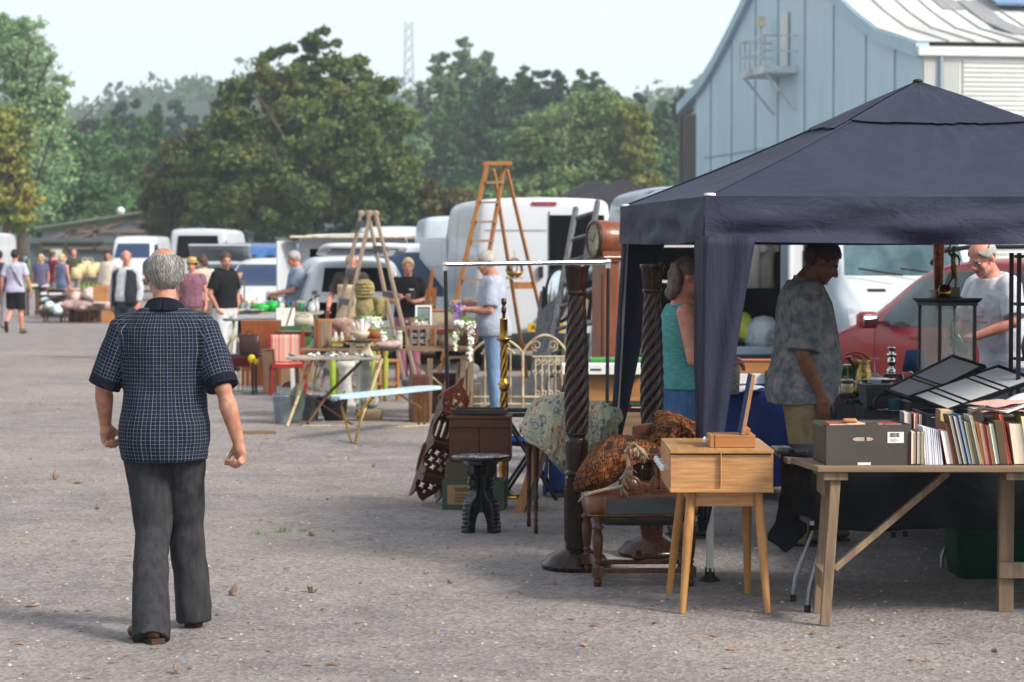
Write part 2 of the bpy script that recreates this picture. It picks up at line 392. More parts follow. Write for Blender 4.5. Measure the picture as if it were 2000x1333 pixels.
def trunk(h,r,seed,limbs=7,spread=.45,z0=.3):
    g=random.Random(seed); b=MB(); pts=[V((g.gauss(0,.03)*h*i/6,g.gauss(0,.03)*h*i/6,h*i/6-.1*(i==0))) for i in range(7)]
    b.tube(pts,[r*1.25,r,r*.85,r*.7,r*.5,r*.3,r*.1],9)
    for k in range(limbs):
        z=h*(z0+.6*k/limbs); a=g.random()*6.28; l=h*spread*(1-.5*k/limbs); p0=V((0,0,z)); d=V((math.cos(a),math.sin(a),.55))
        b.tube([p0,p0+d*l*.4+V((0,0,.05*l)),p0+d*l*.75+V((0,0,.2*l)),p0+d*l+V((0,0,.35*l))],[r*.42,r*.3,r*.18,r*.05],6)
    return b
def tree(name,label,loc,lobes,n,leaf,mat,h,r,seed,rz=0,limbs=7,group='trees behind the yard',spread=.16,shell=.55,tspread=.4,cl_=55):
    t=thing(name,label,'tree',loc,rz,group)
    P('crown',crown_mesh(lobes,n,leaf,seed,spread,shell,cl_),mat,t); P('trunk',trunk(h,r,seed,limbs,tspread),BARK,t); return t
def lobes_px(d,rows,deep=.8):
    """crown outline given as ellipses in photo pixels (cx,cy,rx,ry) about a trunk at px0"""
    k=1/S(d); return [(( cx)*k,(rnd.random()-.5)*rx*k*.5,(490-cy)*k+CAMZ,rx*k,rx*k*deep,ry*k) for cx,cy,rx,ry in rows]
def tr_px(name,label,px,d,rows,n,leaf,mat,seed,**k):
    p=at(px,490,d); p.z=0; rows=[(cx-px,cy,rx,ry) for cx,cy,rx,ry in rows]
    top=max((490-cy+ry*.6)/S(d)+CAMZ for cx,cy,rx,ry in rows)
    return tree(name,label,p,lobes_px(d,rows),n,leaf,mat,top*.9,k.pop('r',.25),seed,**k)
LM=dict(maple=leafmat('maple_leaf','#3f5430','#63763f','#857548'),poplar=leafmat('poplar_leaf','#66855c','#92ac7e'),gold=leafmat('gold_leaf','#6d7d3c','#93954a','#a88f45'),
 fir=leafmat('fir_needle','#1c3a2a','#305440'),green=leafmat('wood_leaf','#37593a','#5a7c4c'),mid=leafmat('mid_leaf','#2a4b2c','#496f3c'),ash=leafmat('ash_leaf','#506d42','#7a935c','#8d975c'),
 brown=leafmat('brown_leaf','#4c4c2c','#65633c'),willow=leafmat('willow_leaf','#4f6f4c','#7a9470'),dark=leafmat('dark_leaf','#1d3d27','#37593a'),yell=leafmat('yellow_leaf','#66793a','#878a48'))
tr_px('maple_tree','big broad maple with browning leaves standing behind the vans',600,118,[(600,330,200,120),(520,230,110,90),(640,160,75,75),(690,250,110,100),(470,330,90,110),(740,350,90,105),(600,420,210,60),(560,140,70,50),(400,380,60,80),(630,100,50,40),(790,400,45,60)],80000,.15,LM['maple'],11,r=.42,limbs=10,spread=.145,cl_=105,shell=.5)
tr_px('shrub_tree','low brown olive tree on the left flank of the big maple',345,122,[(345,380,65,95),(370,320,50,60),(310,420,40,50)],9000,.2,LM['brown'],12,r=.15)
tr_px('poplar_tree','tall pale green airy tree at the far left edge',45,140,[(40,110,62,85),(50,230,75,100),(30,330,95,90),(110,190,28,45),(30,60,38,40),(90,290,50,70)],34000,.13,LM['poplar'],13,r=.3,spread=.2,shell=.3)
tr_px('poplar_tree','mid green tree just right of the tall left edge tree',150,150,[(150,370,65,90),(120,310,50,60),(175,420,60,60),(150,440,90,40)],20000,.16,LM['green'],14,r=.2)
tr_px('birch_tree','yellow turning tree at the left edge below the pale tall tree',10,108,[(10,330,55,110),(25,390,48,70),(-30,300,60,100)],14000,.15,LM['gold'],15,r=.2)
for i,(px,top,rx,d,m) in enumerate([(140,235,30,230,'fir'),(180,222,34,236,'fir'),(235,205,26,240,'fir'),(262,218,30,226,'fir'),(300,215,32,232,'fir'),(345,205,34,238,'fir'),(385,215,36,228,'fir'),(420,225,34,234,'fir')]):
    h=490-top; tr_px('fir_tree',['dark bluish fir at the left end of the fir row','second dark fir in the row left of the maple','slim tallest fir in the row left of the maple','bushy fir right of the slim tallest fir','fir in the middle of the row left of the maple','fir third from the maple end of the row','fir second from the maple end of the row','fir at the end of the row touching the maple'][i],px,d,
     [(px,top+h*.14,rx*.6,h*.17),(px+4,top+h*.36,rx*1.0,h*.22),(px-3,top+h*.62,rx*1.45,h*.28),(px,top+h*.86,rx*1.6,h*.2)],7000,.36,LM[m],30+i,r=.2,group='fir trees on the left behind the yard',spread=.3)
wd=[(210,330,60,120,175,'green'),(255,350,55,110,168,'mid'),(300,300,45,90,190,'mid'),(330,360,50,100,172,'dark'),(225,410,60,60,160,'green'),(275,420,55,55,162,'mid'),
 (790,290,60,130,190,'willow'),(760,380,60,90,186,'mid'),(860,170,36,75,215,'willow'),(905,150,32,80,218,'willow'),(945,160,36,70,216,'willow'),(885,270,70,120,205,'mid'),(870,380,80,90,190,'dark'),(960,250,70,110,200,'dark'),(1015,220,60,90,208,'mid'),(1075,205,60,80,206,'dark'),(1140,215,55,75,204,'mid'),(1190,240,48,80,200,'dark'),(1000,340,80,90,180,'mid'),
 (1245,270,45,85,196,'dark'),(1290,280,40,90,194,'mid'),(1330,240,26,70,198,'dark'),(1270,350,55,70,170,'green'),(1330,360,50,70,172,'green'),(985,190,20,36,214,'willow'),(820,210,14,44,216,'willow'),(780,255,40,60,205,'willow'),(735,250,40,90,210,'green')]
side=lambda x:'left of the big maple' if x<500 else 'right of the big maple'
names=['bushy green tree over the shed roof','dark round tree right of the shed roof peak','dark tree behind the shed below the firs','dark tree touching the brown shrub tree','light green low tree at the shed roof edge','low green tree in front of the dark round one',
 'silvery green tree showing just right of the maple crown','green tree low behind the right skirt of the maple','left one of the feathery pale treetops by the pylon','feathery pale treetop in the middle of the tall three','feathery pale treetop on the right of the tall three','broad green tree under the feathery treetops','dark gap tree behind the small bush right of the maple','dark broad tree behind the tall wooden stepladder','mid green treetop left of the wood crest','dark treetop on the wood crest','mid green tree on the wood crest by the ash','dark tree behind the ash crown top','green tree directly above the tall stepladder','dark tree between ash and grey hangar','mid green tree nearest the hangar eave','thin dark treetop poking above the hangar eave','green tree low beside the hangar wall','low green tree partly behind the hangar wall','little pale treetop right of the feathery three','narrow wispy treetop beside the pylon foot','pale round tree below the pylon','green tree behind the upper right of the maple crown']
for i,(px,cy,rx,ry,d,m) in enumerate(wd):
    big=ry>60
    rows=[(px,cy,rx*.75,ry*.75),(px-rx*.4,cy+ry*.35,rx*.6,ry*.6),(px+rx*.45,cy+ry*.3,rx*.6,ry*.6),(px+rx*.1,cy-ry*.6,rx*.4,ry*.4),(px,min(470,cy+ry*.9),rx*.95,ry*.5),(px,min(470,cy+ry*1.5),rx*.9,ry*.5)]
    tr_px('broadleaf_tree',names[i],px,d,rows,11000 if big else 5500,.22 if m!='willow' else .18,LM[m],60+i,r=.25,group='trees of the wood behind the yard',spread=.22,shell=.45)
tr_px('ash_tree','light green drooping ash tree with yellow tips behind the white van',1130,150,[(1120,280,90,80),(1170,220,60,50),(1050,280,60,60),(1200,300,60,90),(1100,350,140,60),(1000,340,50,50)],36000,.13,LM['ash'],99,r=.3,spread=.18,shell=.35)
tr_px('ash_tree','yellow green tree hanging at the right side of the ash',1240,148,[(1240,290,34,70),(1225,230,28,40),(1255,350,36,50)],6500,.17,LM['yell'],98,r=.15)
tr_px('bush','round yellow green bush between the maple and the tall stepladder',868,118,[(868,410,58,55),(830,440,40,40),(905,440,45,40),(860,455,70,30)],9000,.15,LM['brown'],97,r=.1)
for i,px in enumerate((1085,1160,1010,940)):
    tr_px('bush',['low green bush behind the white van roof','low green bush beside the dark gazebo tops','low green bush just right of the tall stepladder head','low green bush behind the stepladder rungs'][i],px,140+i*2,[(px,400,50,45),(px-20,430,55,40),(px+20,440,55,40)],5500,.18,LM['green' if i%2 else 'ash'],110+i,r=.1)
# far hills with their wood
def hill(d,pts,depth,mat,name,lift=0):
    b=MB(); n=len(pts)-1
    def fn(u,v):
        x=u*n; i=min(int(x),n-1); t=x-i; px=pts[i][0]*(1-t)+pts[i+1][0]*t; py=pts[i][1]*(1-t)+pts[i+1][1]*t
        h=(490-py)/S(d)+CAMZ; prof=math.sin(min(1,v*1.25)*PI/2); dd=d-depth*(1-v)
        return ((px-1000)/F*d, dd, max(-.5,h*prof-1))
    b.grid(fn,60,8); return tag(P(name,b,mat),kind='structure')
HP=[(a_,b_+42) for a_,b_ in [(-500,260),(0,250),(130,240),(190,215),(240,208),(275,240),(310,225),(360,205),(420,185),(520,175),(700,190),(900,200),(1100,210),(1240,205),(1290,198),(1340,200),(1500,215),(2400,250)]]
hill(720,HP,330,M('hill_wood_floor','#213a24','#182c1b',rough=1,scale=.05,bump=0),'hill')
def hillwood(n):
    g=np.random.default_rng(5); lob=[]
    xs=np.array([p[0] for p in HP]);ys=np.array([p[1] for p in HP])
    for i in range(n):
        px=-200+1700*g.random(); v=.55+.42*g.random(); y=np.interp(px,xs,ys); h=(490-y)/S(720)+CAMZ; prof=math.sin(min(1,v*1.25)*PI/2); r=3.4+3*g.random()
        lob.append(((px-1000)/F*720,720-330*(1-v),h*prof-1.5,r,r,r*1.1))
    return crown_mesh(lob,42000,1.15,8,.55,.15)
tag(P('hill_wood',hillwood(620),LM['mid']),kind='stuff')
GALV=M('galvanised','#aab2b6','#8f989c',rough=.5,metal=.6)
t=thing('pylon','grey lattice electricity pylon rising beyond the wood','pylon',at(799,490,430)*1,0); t.location.z=0
k=1/S(430); top=(490-45)*k+CAMZ
b=MB(); wd_=lambda z:.62+1.9*max(0,1-z/top)**1.6
L4=[(-1,-1),(1,-1),(1,1),(-1,1)]; zs=[top*(i/22) for i in range(23)]
for sx,sy in L4:
    b.tube([(sx*wd_(z),sy*wd_(z),z) for z in zs],.075,4)
for i in range(22):
    for j in range(4):
        a=L4[j];c=L4[(j+1)%4]; b.cyl((a[0]*wd_(zs[i]),a[1]*wd_(zs[i]),zs[i]),(c[0]*wd_(zs[i+1]),c[1]*wd_(zs[i+1]),zs[i+1]),.045,n=4); b.cyl((c[0]*wd_(zs[i]),c[1]*wd_(zs[i]),zs[i]),(a[0]*wd_(zs[i+1]),a[1]*wd_(zs[i+1]),zs[i+1]),.045,n=4)
P('tower',b,GALV,t)
HB=thing('hangar','large pale blue aircraft hangar with white side and curved roof behind the gazebo','building',(0,0,0))
A=V((6.95,99.5,0)); B=V((11.86,70,0)); gdir=(B-A).normalized(); W=(B-A).length; out=V((-gdir.y,gdir.x,0))  # out: to the right, along the building
EZ=7.75
prof=[(0,EZ-.05),(1.5,8.0),(3.7,8.42),(5.8,9.1),(8,9.95),(10.6,11.05),(13,12.2),(W/2,12.9)]
prof=prof+[(W-x,z) for x,z in prof[-2::-1]]
BLUE=M('blue_cladding','#b6cddb','#a9c2d2',rough=.6,scale=.5,stretch=(1,1,.25),bump=.05,dirt='#bccad2')
WHT=M('white_sheeting','#d6d8d5','#c3c6c4',rough=.55,scale=.6,bump=.05)
ROOF=M('roof_sheeting','#cfd2d0','#b3b5b4',rough=.6,scale=.7,stretch=(1,.2,1),bump=.1,dirt='#a8a6a0')
GREY=M('grey_boards','#6d6a68','#55524f',rough=.85,scale=1.2,stretch=(4,4,.3),bump=.3)
DKSEAM=M('dark_seam','#86a0b2','#7a94a6',rough=.8,bump=0)
w0=W*0.085           # the open eave bay at the left
u=lambda s,z,o=0:A+gdir*s+V((0,0,z))+out*o
b=MB(); poly=[(s,z-.35) for s,z in prof if s>w0]; pz=np.interp(w0,[p[0] for p in prof],[p[1] for p in prof])
poly=[(w0,pz-.35)]+poly+[(W,0),(w0,0)]
b.prism(poly,A,gdir,(0,0,1),-.25); P('gable_wall',b,BLUE,HB)
b=MB()
for s in (5.0,8.2,11.6,14.6,17.9,21.2,24.6,27.4):
    z1=np.interp(s,[p[0] for p in prof],[p[1] for p in prof])-.4; b.box(u(s,z1/2,-.012),(.045,.06,z1),math.atan2(gdir.y,gdir.x))
P('panel_seam',b,DKSEAM,HB)
b=MB()
for s in range(0,9): b.bar(u(4+s*2.6,5.35+.0*s,-.02),u(6.5+s*2.6,5.35,-.02),.03,.05)
P('cable_run',b,DKSEAM,HB)
b=MB()   # fascia following the roof edge
for (s0,z0),(s1,z1) in zip(prof,prof[1:]):
    b.prism([(s0,z0-.42),(s1,z1-.42),(s1,z1),(s0,z0)],A-out*.22,gdir,(0,0,1),-.4)
P('fascia',b,M('fascia_blue','#a8c0cf','#9bb4c5',rough=.6,scale=.8),HB)
b=MB(); RL=46
def rf(uu,vv):
    s=vv*W; z=np.interp(s,[p[0] for p in prof],[p[1] for p in prof]); return A+gdir*s+V((0,0,z+.03))+out*(-.15+uu*RL)
b.grid(rf,4,40); P('roof',b,ROOF,HB)
b=MB()
for k_ in range(1,40):
    o_=k_*.78
    for (s0,z0),(s1,z1) in zip(prof[len(prof)//2:],prof[len(prof)//2+1:]): b.bar(A+gdir*s0+out*o_+V((0,0,z0+.06)),A+gdir*s1+out*o_+V((0,0,z1+.06)),.04,.05)
P('roof_rib',b,M('rib_grey','#b4b2ac','#a5a39d',rough=.7),HB)
b=MB()
for o_,s0,s1 in ((3.15,W-9.5,W-6.2),(3.95,W-7.2,W-2.2)):
    z0,z1=[np.interp(s,[p[0] for p in prof],[p[1] for p in prof]) for s in (s0,s1)]
    mid=(s0+s1)/2; zm=np.interp(mid,[p[0] for p in prof],[p[1] for p in prof])
    for a_,c_,za,zc in ((s0,mid,z0,zm),(mid,s1,zm,z1)): b.bar(A+gdir*a_+out*o_+V((0,0,za+.05)),A+gdir*c_+out*o_+V((0,0,zc+.05)),.7,.04)
P('rooflight',b,M('rooflight','#8f8f90','#7d7d80',rough=.4),HB)
b=MB(); s0,s1=W-11.5,W-6.0; z0,z1=[np.interp(s,[p[0] for p in prof],[p[1] for p in prof]) for s in (s0,s1)]
for k_ in range(4): b.bar(A+gdir*s0+out*(5.3+1.7*k_)+V((0,0,z0+.35)),A+gdir*s1+out*(5.3+1.7*k_)+V((0,0,z1+.3)),1.62,.08)
P('solar_panel',b,M('solar_glass','#5d7fa8','#4c6d96',rough=.12,bump=0,coat=.6),HB)
# white side wall: ribbed bay then horizontal weatherboard
b=MB(); q=math.atan2(out.y,out.x); Bc=B
b.box(Bc+out*20-gdir*.1+V((0,0,(EZ-.4)/2)),(40,.2,EZ-.4),q); P('side_wall',b,WHT,HB)
b=MB()
for k_ in range(13): b.box(Bc+out*(.06+.085*k_)+gdir*.03+V((0,0,3.6)),(.045,.06,7.2),q)
P('ribbed_cladding',b,WHT,HB)
b=MB()
for k_ in range(52): b.bar(Bc+out*1.2+gdir*.035+V((0,0,.3+.135*k_)),Bc+out*39+gdir*.035+V((0,0,.3+.135*k_)),.05,.1)
P('weatherboard',b,WHT,HB)
b=MB(); b.bar(Bc-out*.2+gdir*.1+V((0,0,EZ-.3)),Bc+out*39+gdir*.1+V((0,0,EZ-.3)),.22,.26); P('gutter',b,WHT,HB)
b=MB(); b.cyl(Bc+out*.5+gdir*.12+V((0,0,0)),Bc+out*.5+gdir*.12+V((0,0,EZ-.4)),.06); P('downpipe',b,M('downpipe','#8fa2ae','#7f929e',rough=.5),HB)
# left eave bay: grey boarded side set back
b=MB(); b.box(A+gdir*(w0/2)+out*.12+V((0,0,3.6)),(w0,.2,7.2),math.atan2(gdir.y,gdir.x)); P('boarded_bay',b,GREY,HB)
b=MB()
for k_ in range(6): b.box(A+gdir*(.2+k_*.46)+out*.0+V((0,0,3.55)),(.09,.06,7.1),math.atan2(gdir.y,gdir.x))
b.box(A+gdir*.1+V((0,0,3.6)),(.22,.22,7.2),math.atan2(gdir.y,gdir.x)); P('batten',b,GREY,HB)
b=MB(); b.bar(A+gdir*.6+out*.4+V((0,0,6.5)),A+gdir*2.2+out*.4+V((0,0,6.35)),.12,.1); P('strip_lamp',b,WHT,HB)
# balcony with door
BAL=u(15.4,8.0,-.02); bw=3.2; bd=1.15
WP=M('white_rail','#c9d3d8','#aeb9bf',rough=.5,dirt='#8b7d70',scale=3)
b=MB(); b.box(BAL-out*(bd/2)+V((0,0,-.12)),(bw,bd,.24),math.atan2(gdir.y,gdir.x)); P('balcony_floor',b,WP,HB)
b=MB(); X=gdir
for z in (.5,1.02):
    b.bar(BAL-X*bw/2-out*bd+V((0,0,z)),BAL+X*bw/2-out*bd+V((0,0,z)),.05,.05); b.bar(BAL-X*bw/2+V((0,0,z)),BAL-X*bw/2-out*bd+V((0,0,z)),.05,.05); b.bar(BAL+X*bw/2+V((0,0,z)),BAL+X*bw/2-out*bd+V((0,0,z)),.05,.05)
for k_ in range(6): b.bar(BAL+X*(-bw/2+k_*bw/5)-out*bd,BAL+X*(-bw/2+k_*bw/5)-out*bd+V((0,0,1.04)),.05,.05)
P('balcony_railing',b,WP,HB)
b=MB()
for e in (-1,1):
    b=MB(); b.bar(BAL+X*e*bw/2*.85-out*bd*.95+V((0,0,-.2)),BAL+X*e*bw/2*.85+V((0,0,-1.5)),.08,.08); P('balcony_strut',b,WP,HB)
b=MB(); b.box(BAL+V((0,0,.97))-out*.06+X*.2,(.85,.06,1.95),math.atan2(X.y,X.x)); P('balcony_door',b,WHT,HB)
b=MB(); b.box(BAL-X*1.25-out*.5+V((0,0,1.75)),(.3,.3,.34)); b.cyl(BAL-X*1.25-out*.5,BAL-X*1.25-out*.5+V((0,0,1.7)),.04); P('floodlight',b,M('flood_case','#cfccb8','#b9b6a2',rough=.5),HB)
SH=thing('timber_shed','low grey barn with open timber gable and white windows at far left','building',(0,0,0))
d=128; k=1/S(d); p0=lambda px,py,dy=0:at(px,py,d+dy)
TIM=wood('pinkish_timber','#8d7468','#6f5a52',axis=0,scale=2); SHW=M('shed_grey','#5c6166','#4b5054',rough=.8,scale=2,stretch=(6,6,.4)); CLR=glass('gable_sheet','#6d7484',.75,.3)
b=MB(); x0,x1=p0(55,0).x,p0(420,0).x; b.box(((x0+x1)/2,d+3,1.05),(x1-x0,6,2.1)); P('wall',b,SHW,SH)
b=MB(); b.prism([(p0(80,0).x,2.1),(p0(560,0).x,2.1),(p0(330,0).x,p0(0,415).z),(p0(80,0).x,p0(0,450).z)],(0,d-.05,0),(1,0,0),(0,0,1),-5.8); P('gable_glazing',b,CLR,SH)
b=MB(); zr=p0(0,412).z
for a_,c_ in (((78,452),(330,414)),((330,414),(560,455)),((80,470),(80,490)),((78,485),(420,485)),((80,472),(180,440)),((185,428),(185,487)),((265,430),(335,470)),((130,452),(330,452)),((130,452),(130,487)),((232,452),(232,487)),((285,452),(285,487)),((265,424),(150,466)),((420,440),(420,487)),((330,416),(330,487)),((372,430),(372,487))):
    b.bar(p0(*a_,-.15),p0(*c_,-.15),.1,.13)
P('timber_frame',b,TIM,SH)
b=MB(); b.bar(p0(70,449,-.3),p0(332,410,-.3),.01,.1);
q0,q1=p0(70,449),p0(332,410); q2=p0(570,455)
for a_,c_ in ((q0,q1),(q1,q2)): b.add([a_+V((0,-.5,.05)),c_+V((0,-.5,.05)),c_+V((0,6,.05)),a_+V((0,6,.05)),a_+V((0,-.5,.12)),c_+V((0,-.5,.12)),c_+V((0,6,.12)),a_+V((0,6,.12))],[(0,1,2,3),(7,6,5,4),(0,4,5,1),(3,2,6,7),(0,3,7,4),(1,5,6,2)])
P('roof',b,M('shed_roof','#8d8c8b','#7a7878',rough=.7,scale=2),SH)
b=MB(); b.prism([(p0(50,0).x,2.3),(p0(80,0).x,p0(0,465).z),(p0(200,0).x,p0(0,465).z),(p0(200,0).x,2.15),(p0(50,0).x,2.15)],(0,d-.4,0),(1,0,0),(0,0,1),-1.0); P('lean_to_roof',b,SHW,SH)
for pa,pb in ((72,90),(158,178),(150,190)):
    if pa==150: continue
    b=MB(); z0,z1=p0(0,540).z,p0(0,505).z; xa,xb=p0(pa,0).x,p0(pb,0).x
    for xx in (xa,(xa+xb)/2,xb): b.box((xx,d-.05,(z0+z1)/2),(.05,.06,z1-z0))
    for zz in (z0,(z0+z1)/2,z1): b.box(((xa+xb)/2,d-.06,zz),(xb-xa,.05,.05))
    wn=P('window',b,WHT,SH); b=MB(); b.box(((xa+xb)/2,d-.02,(z0+z1)/2),(xb-xa,.03,z1-z0)); P('pane',b,M('window_dark','#4e5a62','#3d474e',rough=.1,bump=0),wn)
b=MB(); b.prism([(-.25,0),(.25,0),(.3,.55),(-.3,.55)],p0(110,508,-.2),(1,0,0),(0,0,1),-.2); P('wall_bracket',b,WHT,SH)
b=MB(); b.ell(p0(236,412,1),(.22,.22,.2)); b.cyl(p0(236,416,1)-V((0,0,.6)),p0(236,412,1),.05); P('roof_vent',b,WHT,SH)
STEEL=M('grey_steel','#8d959b','#747c82',rough=.35,metal=.8,bump=.03); CHROME=M('chrome','#d8dcdf','#c4c9cc',rough=.08,metal=1,bump=0)
BLKP=M('black_paint','#16171a','#0e0f11',rough=.45,bump=.05); BLKPL=M('black_plastic','#1b1c1f','#121315',rough=.5,bump=.08)
BRASS=M('brass','#b0863a','#7d5a22',rough=.22,metal=1,scale=20,bump=.08); SILVER=M('silver','#d2d4d6','#a9adb0',rough=.15,metal=1,bump=.02)
WHITEP=M('white_paint','#dcdcd8','#c9c8c3',rough=.45,scale=5,bump=.08); CREAMP=M('cream_paint','#d9cdb2','#bfae8d',rough=.55,scale=12,bump=.15,dirt='#8a6f4d')
OAK=wood('pale_oak','#c0915f','#9d6f47',axis=0,scale=9,rough=.42,bump=.12); OAKL=wood('oak_leg','#b3834c','#97693a',axis=2,scale=4,rough=.45,bump=.12)
MAHOG=wood('dark_mahogany','#2a140d','#190b07',axis=2,scale=6,rough=.26,coat=0); BROWNW=wood('brown_walnut','#5a3420','#3a2014',axis=2,scale=6,rough=.42,coat=.08)
REDW=wood('red_mahogany','#4a1a14','#30100d',axis=2,scale=6,rough=.42,coat=.08); PINE=wood('pine','#b07d4c','#966338',axis=0,scale=3,rough=.6)
OLDW=wood('weathered_wood','#8a7259','#64513f',axis=0,scale=3,rough=.85,bump=.5); OLDWV=wood('weathered_post','#86715c','#5f4f40',axis=2,scale=3,rough=.85,bump=.5)
GREYW=wood('silvered_wood','#6f7072','#4c4e50',axis=2,scale=3,rough=.9,bump=.6); LADW=wood('ladder_wood','#a8713f','#875527',axis=2,scale=4,rough=.6)
BLKCL=cloth('black_cloth','#14171d','#0c0e12',scale=3); NAVYCL=cloth('navy_tablecloth','#1f3a78','#172c60',scale=3)
WHITE=M('white_card','#e2e2de','#d2d2cd',rough=.7,bump=.05)
def canopy_mat(name,c,c2,st=(1,1,2.5)):
    m,nt,b=newmat(name); L=nt.links.new; co=coords(nt,st)
    n=N(nt,'ShaderNodeTexNoise',_Scale=5,_Detail=4); n.inputs['Distortion'].default_value=1.6; L(co,n.inputs['Vector'])
    n2=N(nt,'ShaderNodeTexNoise',_Scale=300,_Detail=1); L(co,n2.inputs['Vector'])
    r=ramp(nt,n.outputs['Fac'],[(.3,c2),(.7,c)]); L(r.outputs[0],b.inputs['Base Color']); b.inputs['Roughness'].default_value=.75; b.inputs['Specular IOR Level'].default_value=.3; pass
    b1=N(nt,'ShaderNodeBump',_Strength=.28,_Distance=.03); L(n.outputs['Fac'],b1.inputs['Height'])
    n3=N(nt,'ShaderNodeTexNoise',_Scale=13,_Detail=3); n3.inputs['Distortion'].default_value=2.6; L(co,n3.inputs['Vector']); b0=N(nt,'ShaderNodeBump',_Strength=.22,_Distance=.012); L(n3.outputs['Fac'],b0.inputs['Height']); L(b1.outputs[0],b0.inputs['Normal']); b1=b0
    b2=N(nt,'ShaderNodeBump',_Strength=.15,_Distance=.001); L(n2.outputs['Fac'],b2.inputs['Height']); L(b1.outputs[0],b2.inputs['Normal']); L(b2.outputs[0],b.inputs['Normal']); return m
NAVY=canopy_mat('navy_canopy','#2a2d42','#25283b'); CURT=canopy_mat('navy_drape','#222539','#1e2133',(3.2,3.2,.35))
th=R(5.6); GU=V((-math.sin(th),math.cos(th),0)); GV=V((math.cos(th),math.sin(th),0)); GN=V((.995,12.36,0)); GS=3.0
GC=[GN,GN+GV*GS,GN+GV*GS+GU*GS,GN+GU*GS]; GP=GN+(GU+GV)*GS/2; ZE=1.975; ZP=2.665
gz=thing('gazebo','navy blue pop-up gazebo with peaked canopy over the bric-a-brac tables','gazebo',(0,0,0))
def panel(a,b_,t0,t1,dz=0,out=0):
    """canopy panel between corners a,b from eave (t0) to peak (t1), sagging and creased"""
    def fn(u,v):
        t=t0+(t1-t0)*v; e=a.lerp(b_,u); p=e.lerp(GP,t); z=ZE+(ZP-ZE)*t
        edge=math.sin(PI*u); sag=-.05*math.sin(PI*min(1,t*1.15))*(.35+.65*edge)
        q=V((p.x*2.2,p.y*2.2,t*5)); w=(nz(q)*.022+nz(q*3.1)*.009+nz(V((u*26,t*3,a.x)))*.006)*edge**.5*min(1,t*9)
        nrm=(a.lerp(b_,.5)-GP); nrm.z=0; nrm.normalize()
        return V((p.x,p.y,z+sag+w+dz))+nrm*out
    return fn
b=MB()
for i in range(4): b.grid(panel(GC[i],GC[(i+1)%4],0,.72),46,24)
P('canopy',b,NAVY,gz)
b=MB()
for i in range(4): b.grid(panel(GC[i],GC[(i+1)%4],.655,1,dz=.012,out=.01),34,12)
P('canopy_cap',b,NAVY,gz)
b=MB(); b.ell(V((GP.x,GP.y,ZP+.012)),(.03,.03,.014)); P('peak_cap',b,BLKPL,gz)
for i in range(4):
    a,c=GC[i],GC[(i+1)%4]; nrm=((a+c)/2-GP); nrm.z=0; nrm.normalize()
    def fn(u,v,a=a,c=c,nrm=nrm):
        p=a.lerp(c,-.005+1.01*u); e=math.sin(PI*u)
        sag=-.035*e*v if True else 0
        w=(nz(V((p.x*1.6,p.y*1.6,v*3+i*7)))*.05+nz(V((p.x*6,p.y*6,v*2.2+i)))*.016)*min(1,e*6)*(.25+v)
        return p+nrm*(.012+w+.01*v)+V((0,0,ZE+.004-.232*v+sag*.35))
    P('valance',MB().grid(fn,60,9),NAVY,gz)
def curtain(c,d1,d2,w1,w2,zb,lean=V((0,0,0)),wm=.45,fz=0):
    b=MB()
    for d,w_ in ((d1,w1),(d2,w2)):
        def fn(u,v,d=d,w_=w_):
            z=ZE-.2-(ZE-.2-zb)*v; ww=w_*(1-v)**.8*(1-wm*math.sin(PI*v)*.2)+.02
            return c+lean*v+d*(u*ww-.004)+V((0,0,z))+d.cross(V((0,0,1)))*(.012*math.sin(u*9+v*3)+.01*nz(V((u*4,v*6,c.x))))*(.3+u)
        b.grid(fn,10,30)
    P('leg_curtain',b,CURT,gz,solid=.003)
curtain(GC[0]-GU*.02-GV*.02,GV,GU,.255,.3,.26)
LEANF=-GV*.085
curtain(GC[3]-GU*.0,GV,-GU,.26,.16,.3,LEANF)
for i,c in enumerate(GC):
    ln=LEANF if i==3 else V((0,0,0)); q=c+(GP-c).normalized()*.035; q.z=0
    b=MB(); b.bar(q+ln*1.2+V((0,0,.05)),q+V((0,0,ZE-.03)),.035,.035,up=GU); lg=P('leg',b,WHITEP,gz,bev=.003)
    b=MB(); b.lathe([(.055,0),(.05,.012),(.026,.03),(.024,.07)],q+ln*1.2,4); P('foot',b,BLKPL,lg)
b=MB()
for i in range(4):
    a,c=GC[i],GC[(i+1)%4]; k=14
    for j in range(k):
        z0,z1=(1.80,1.92) if j%2 else (1.92,1.80)
        b.bar(a.lerp(c,(j+.3)/(k+.6))+V((0,0,z0+.03))+(GP-a.lerp(c,.5))*.03,a.lerp(c,(j+1.3)/(k+.6))+V((0,0,z1+.03))+(GP-a.lerp(c,.5))*.05,.012,.022)
P('frame_truss',b,WHITEP,gz)
b=MB()
for i in range(4):
    f_=panel(GC[i],GC[(i+1)%4],0,1); b.tube([f_(0,k/16)+V((0,0,.004)) for k in range(17)],.006,6)
P('ridge_seam',b,NAVY,gz)
for i in (0,3):
    b=MB(); b.lathe([(.03,0),(.03,.012),(.016,.014)],GC[i]+V((0,0,ZE+.006))+(GP-GC[i])*.012,14,ax=None); P('corner_tie',b,WHITEP,gz)
ov=lambda px,py:G(px,py)
OT=thing('dressing_table','light oak dressing table on four splayed tapered legs in front of the gazebo','table',(.985,11.3,0))
b=MB(); w,dp=.486,.72; z0,z1=.575,.767
b.box((0,dp/2,(z0+z1)/2-.009),(w-.004,dp-.03,z1-z0-.03)); P('cabinet',b,OAK,OT,bev=.002)
b=MB(); b.box((0,dp/2,z1-.0085),(w,dp,.017)); P('tabletop',b,wood('oak_top','#b08657','#9c7042',axis=1,scale=3,rough=.3),OT,bev=.002)
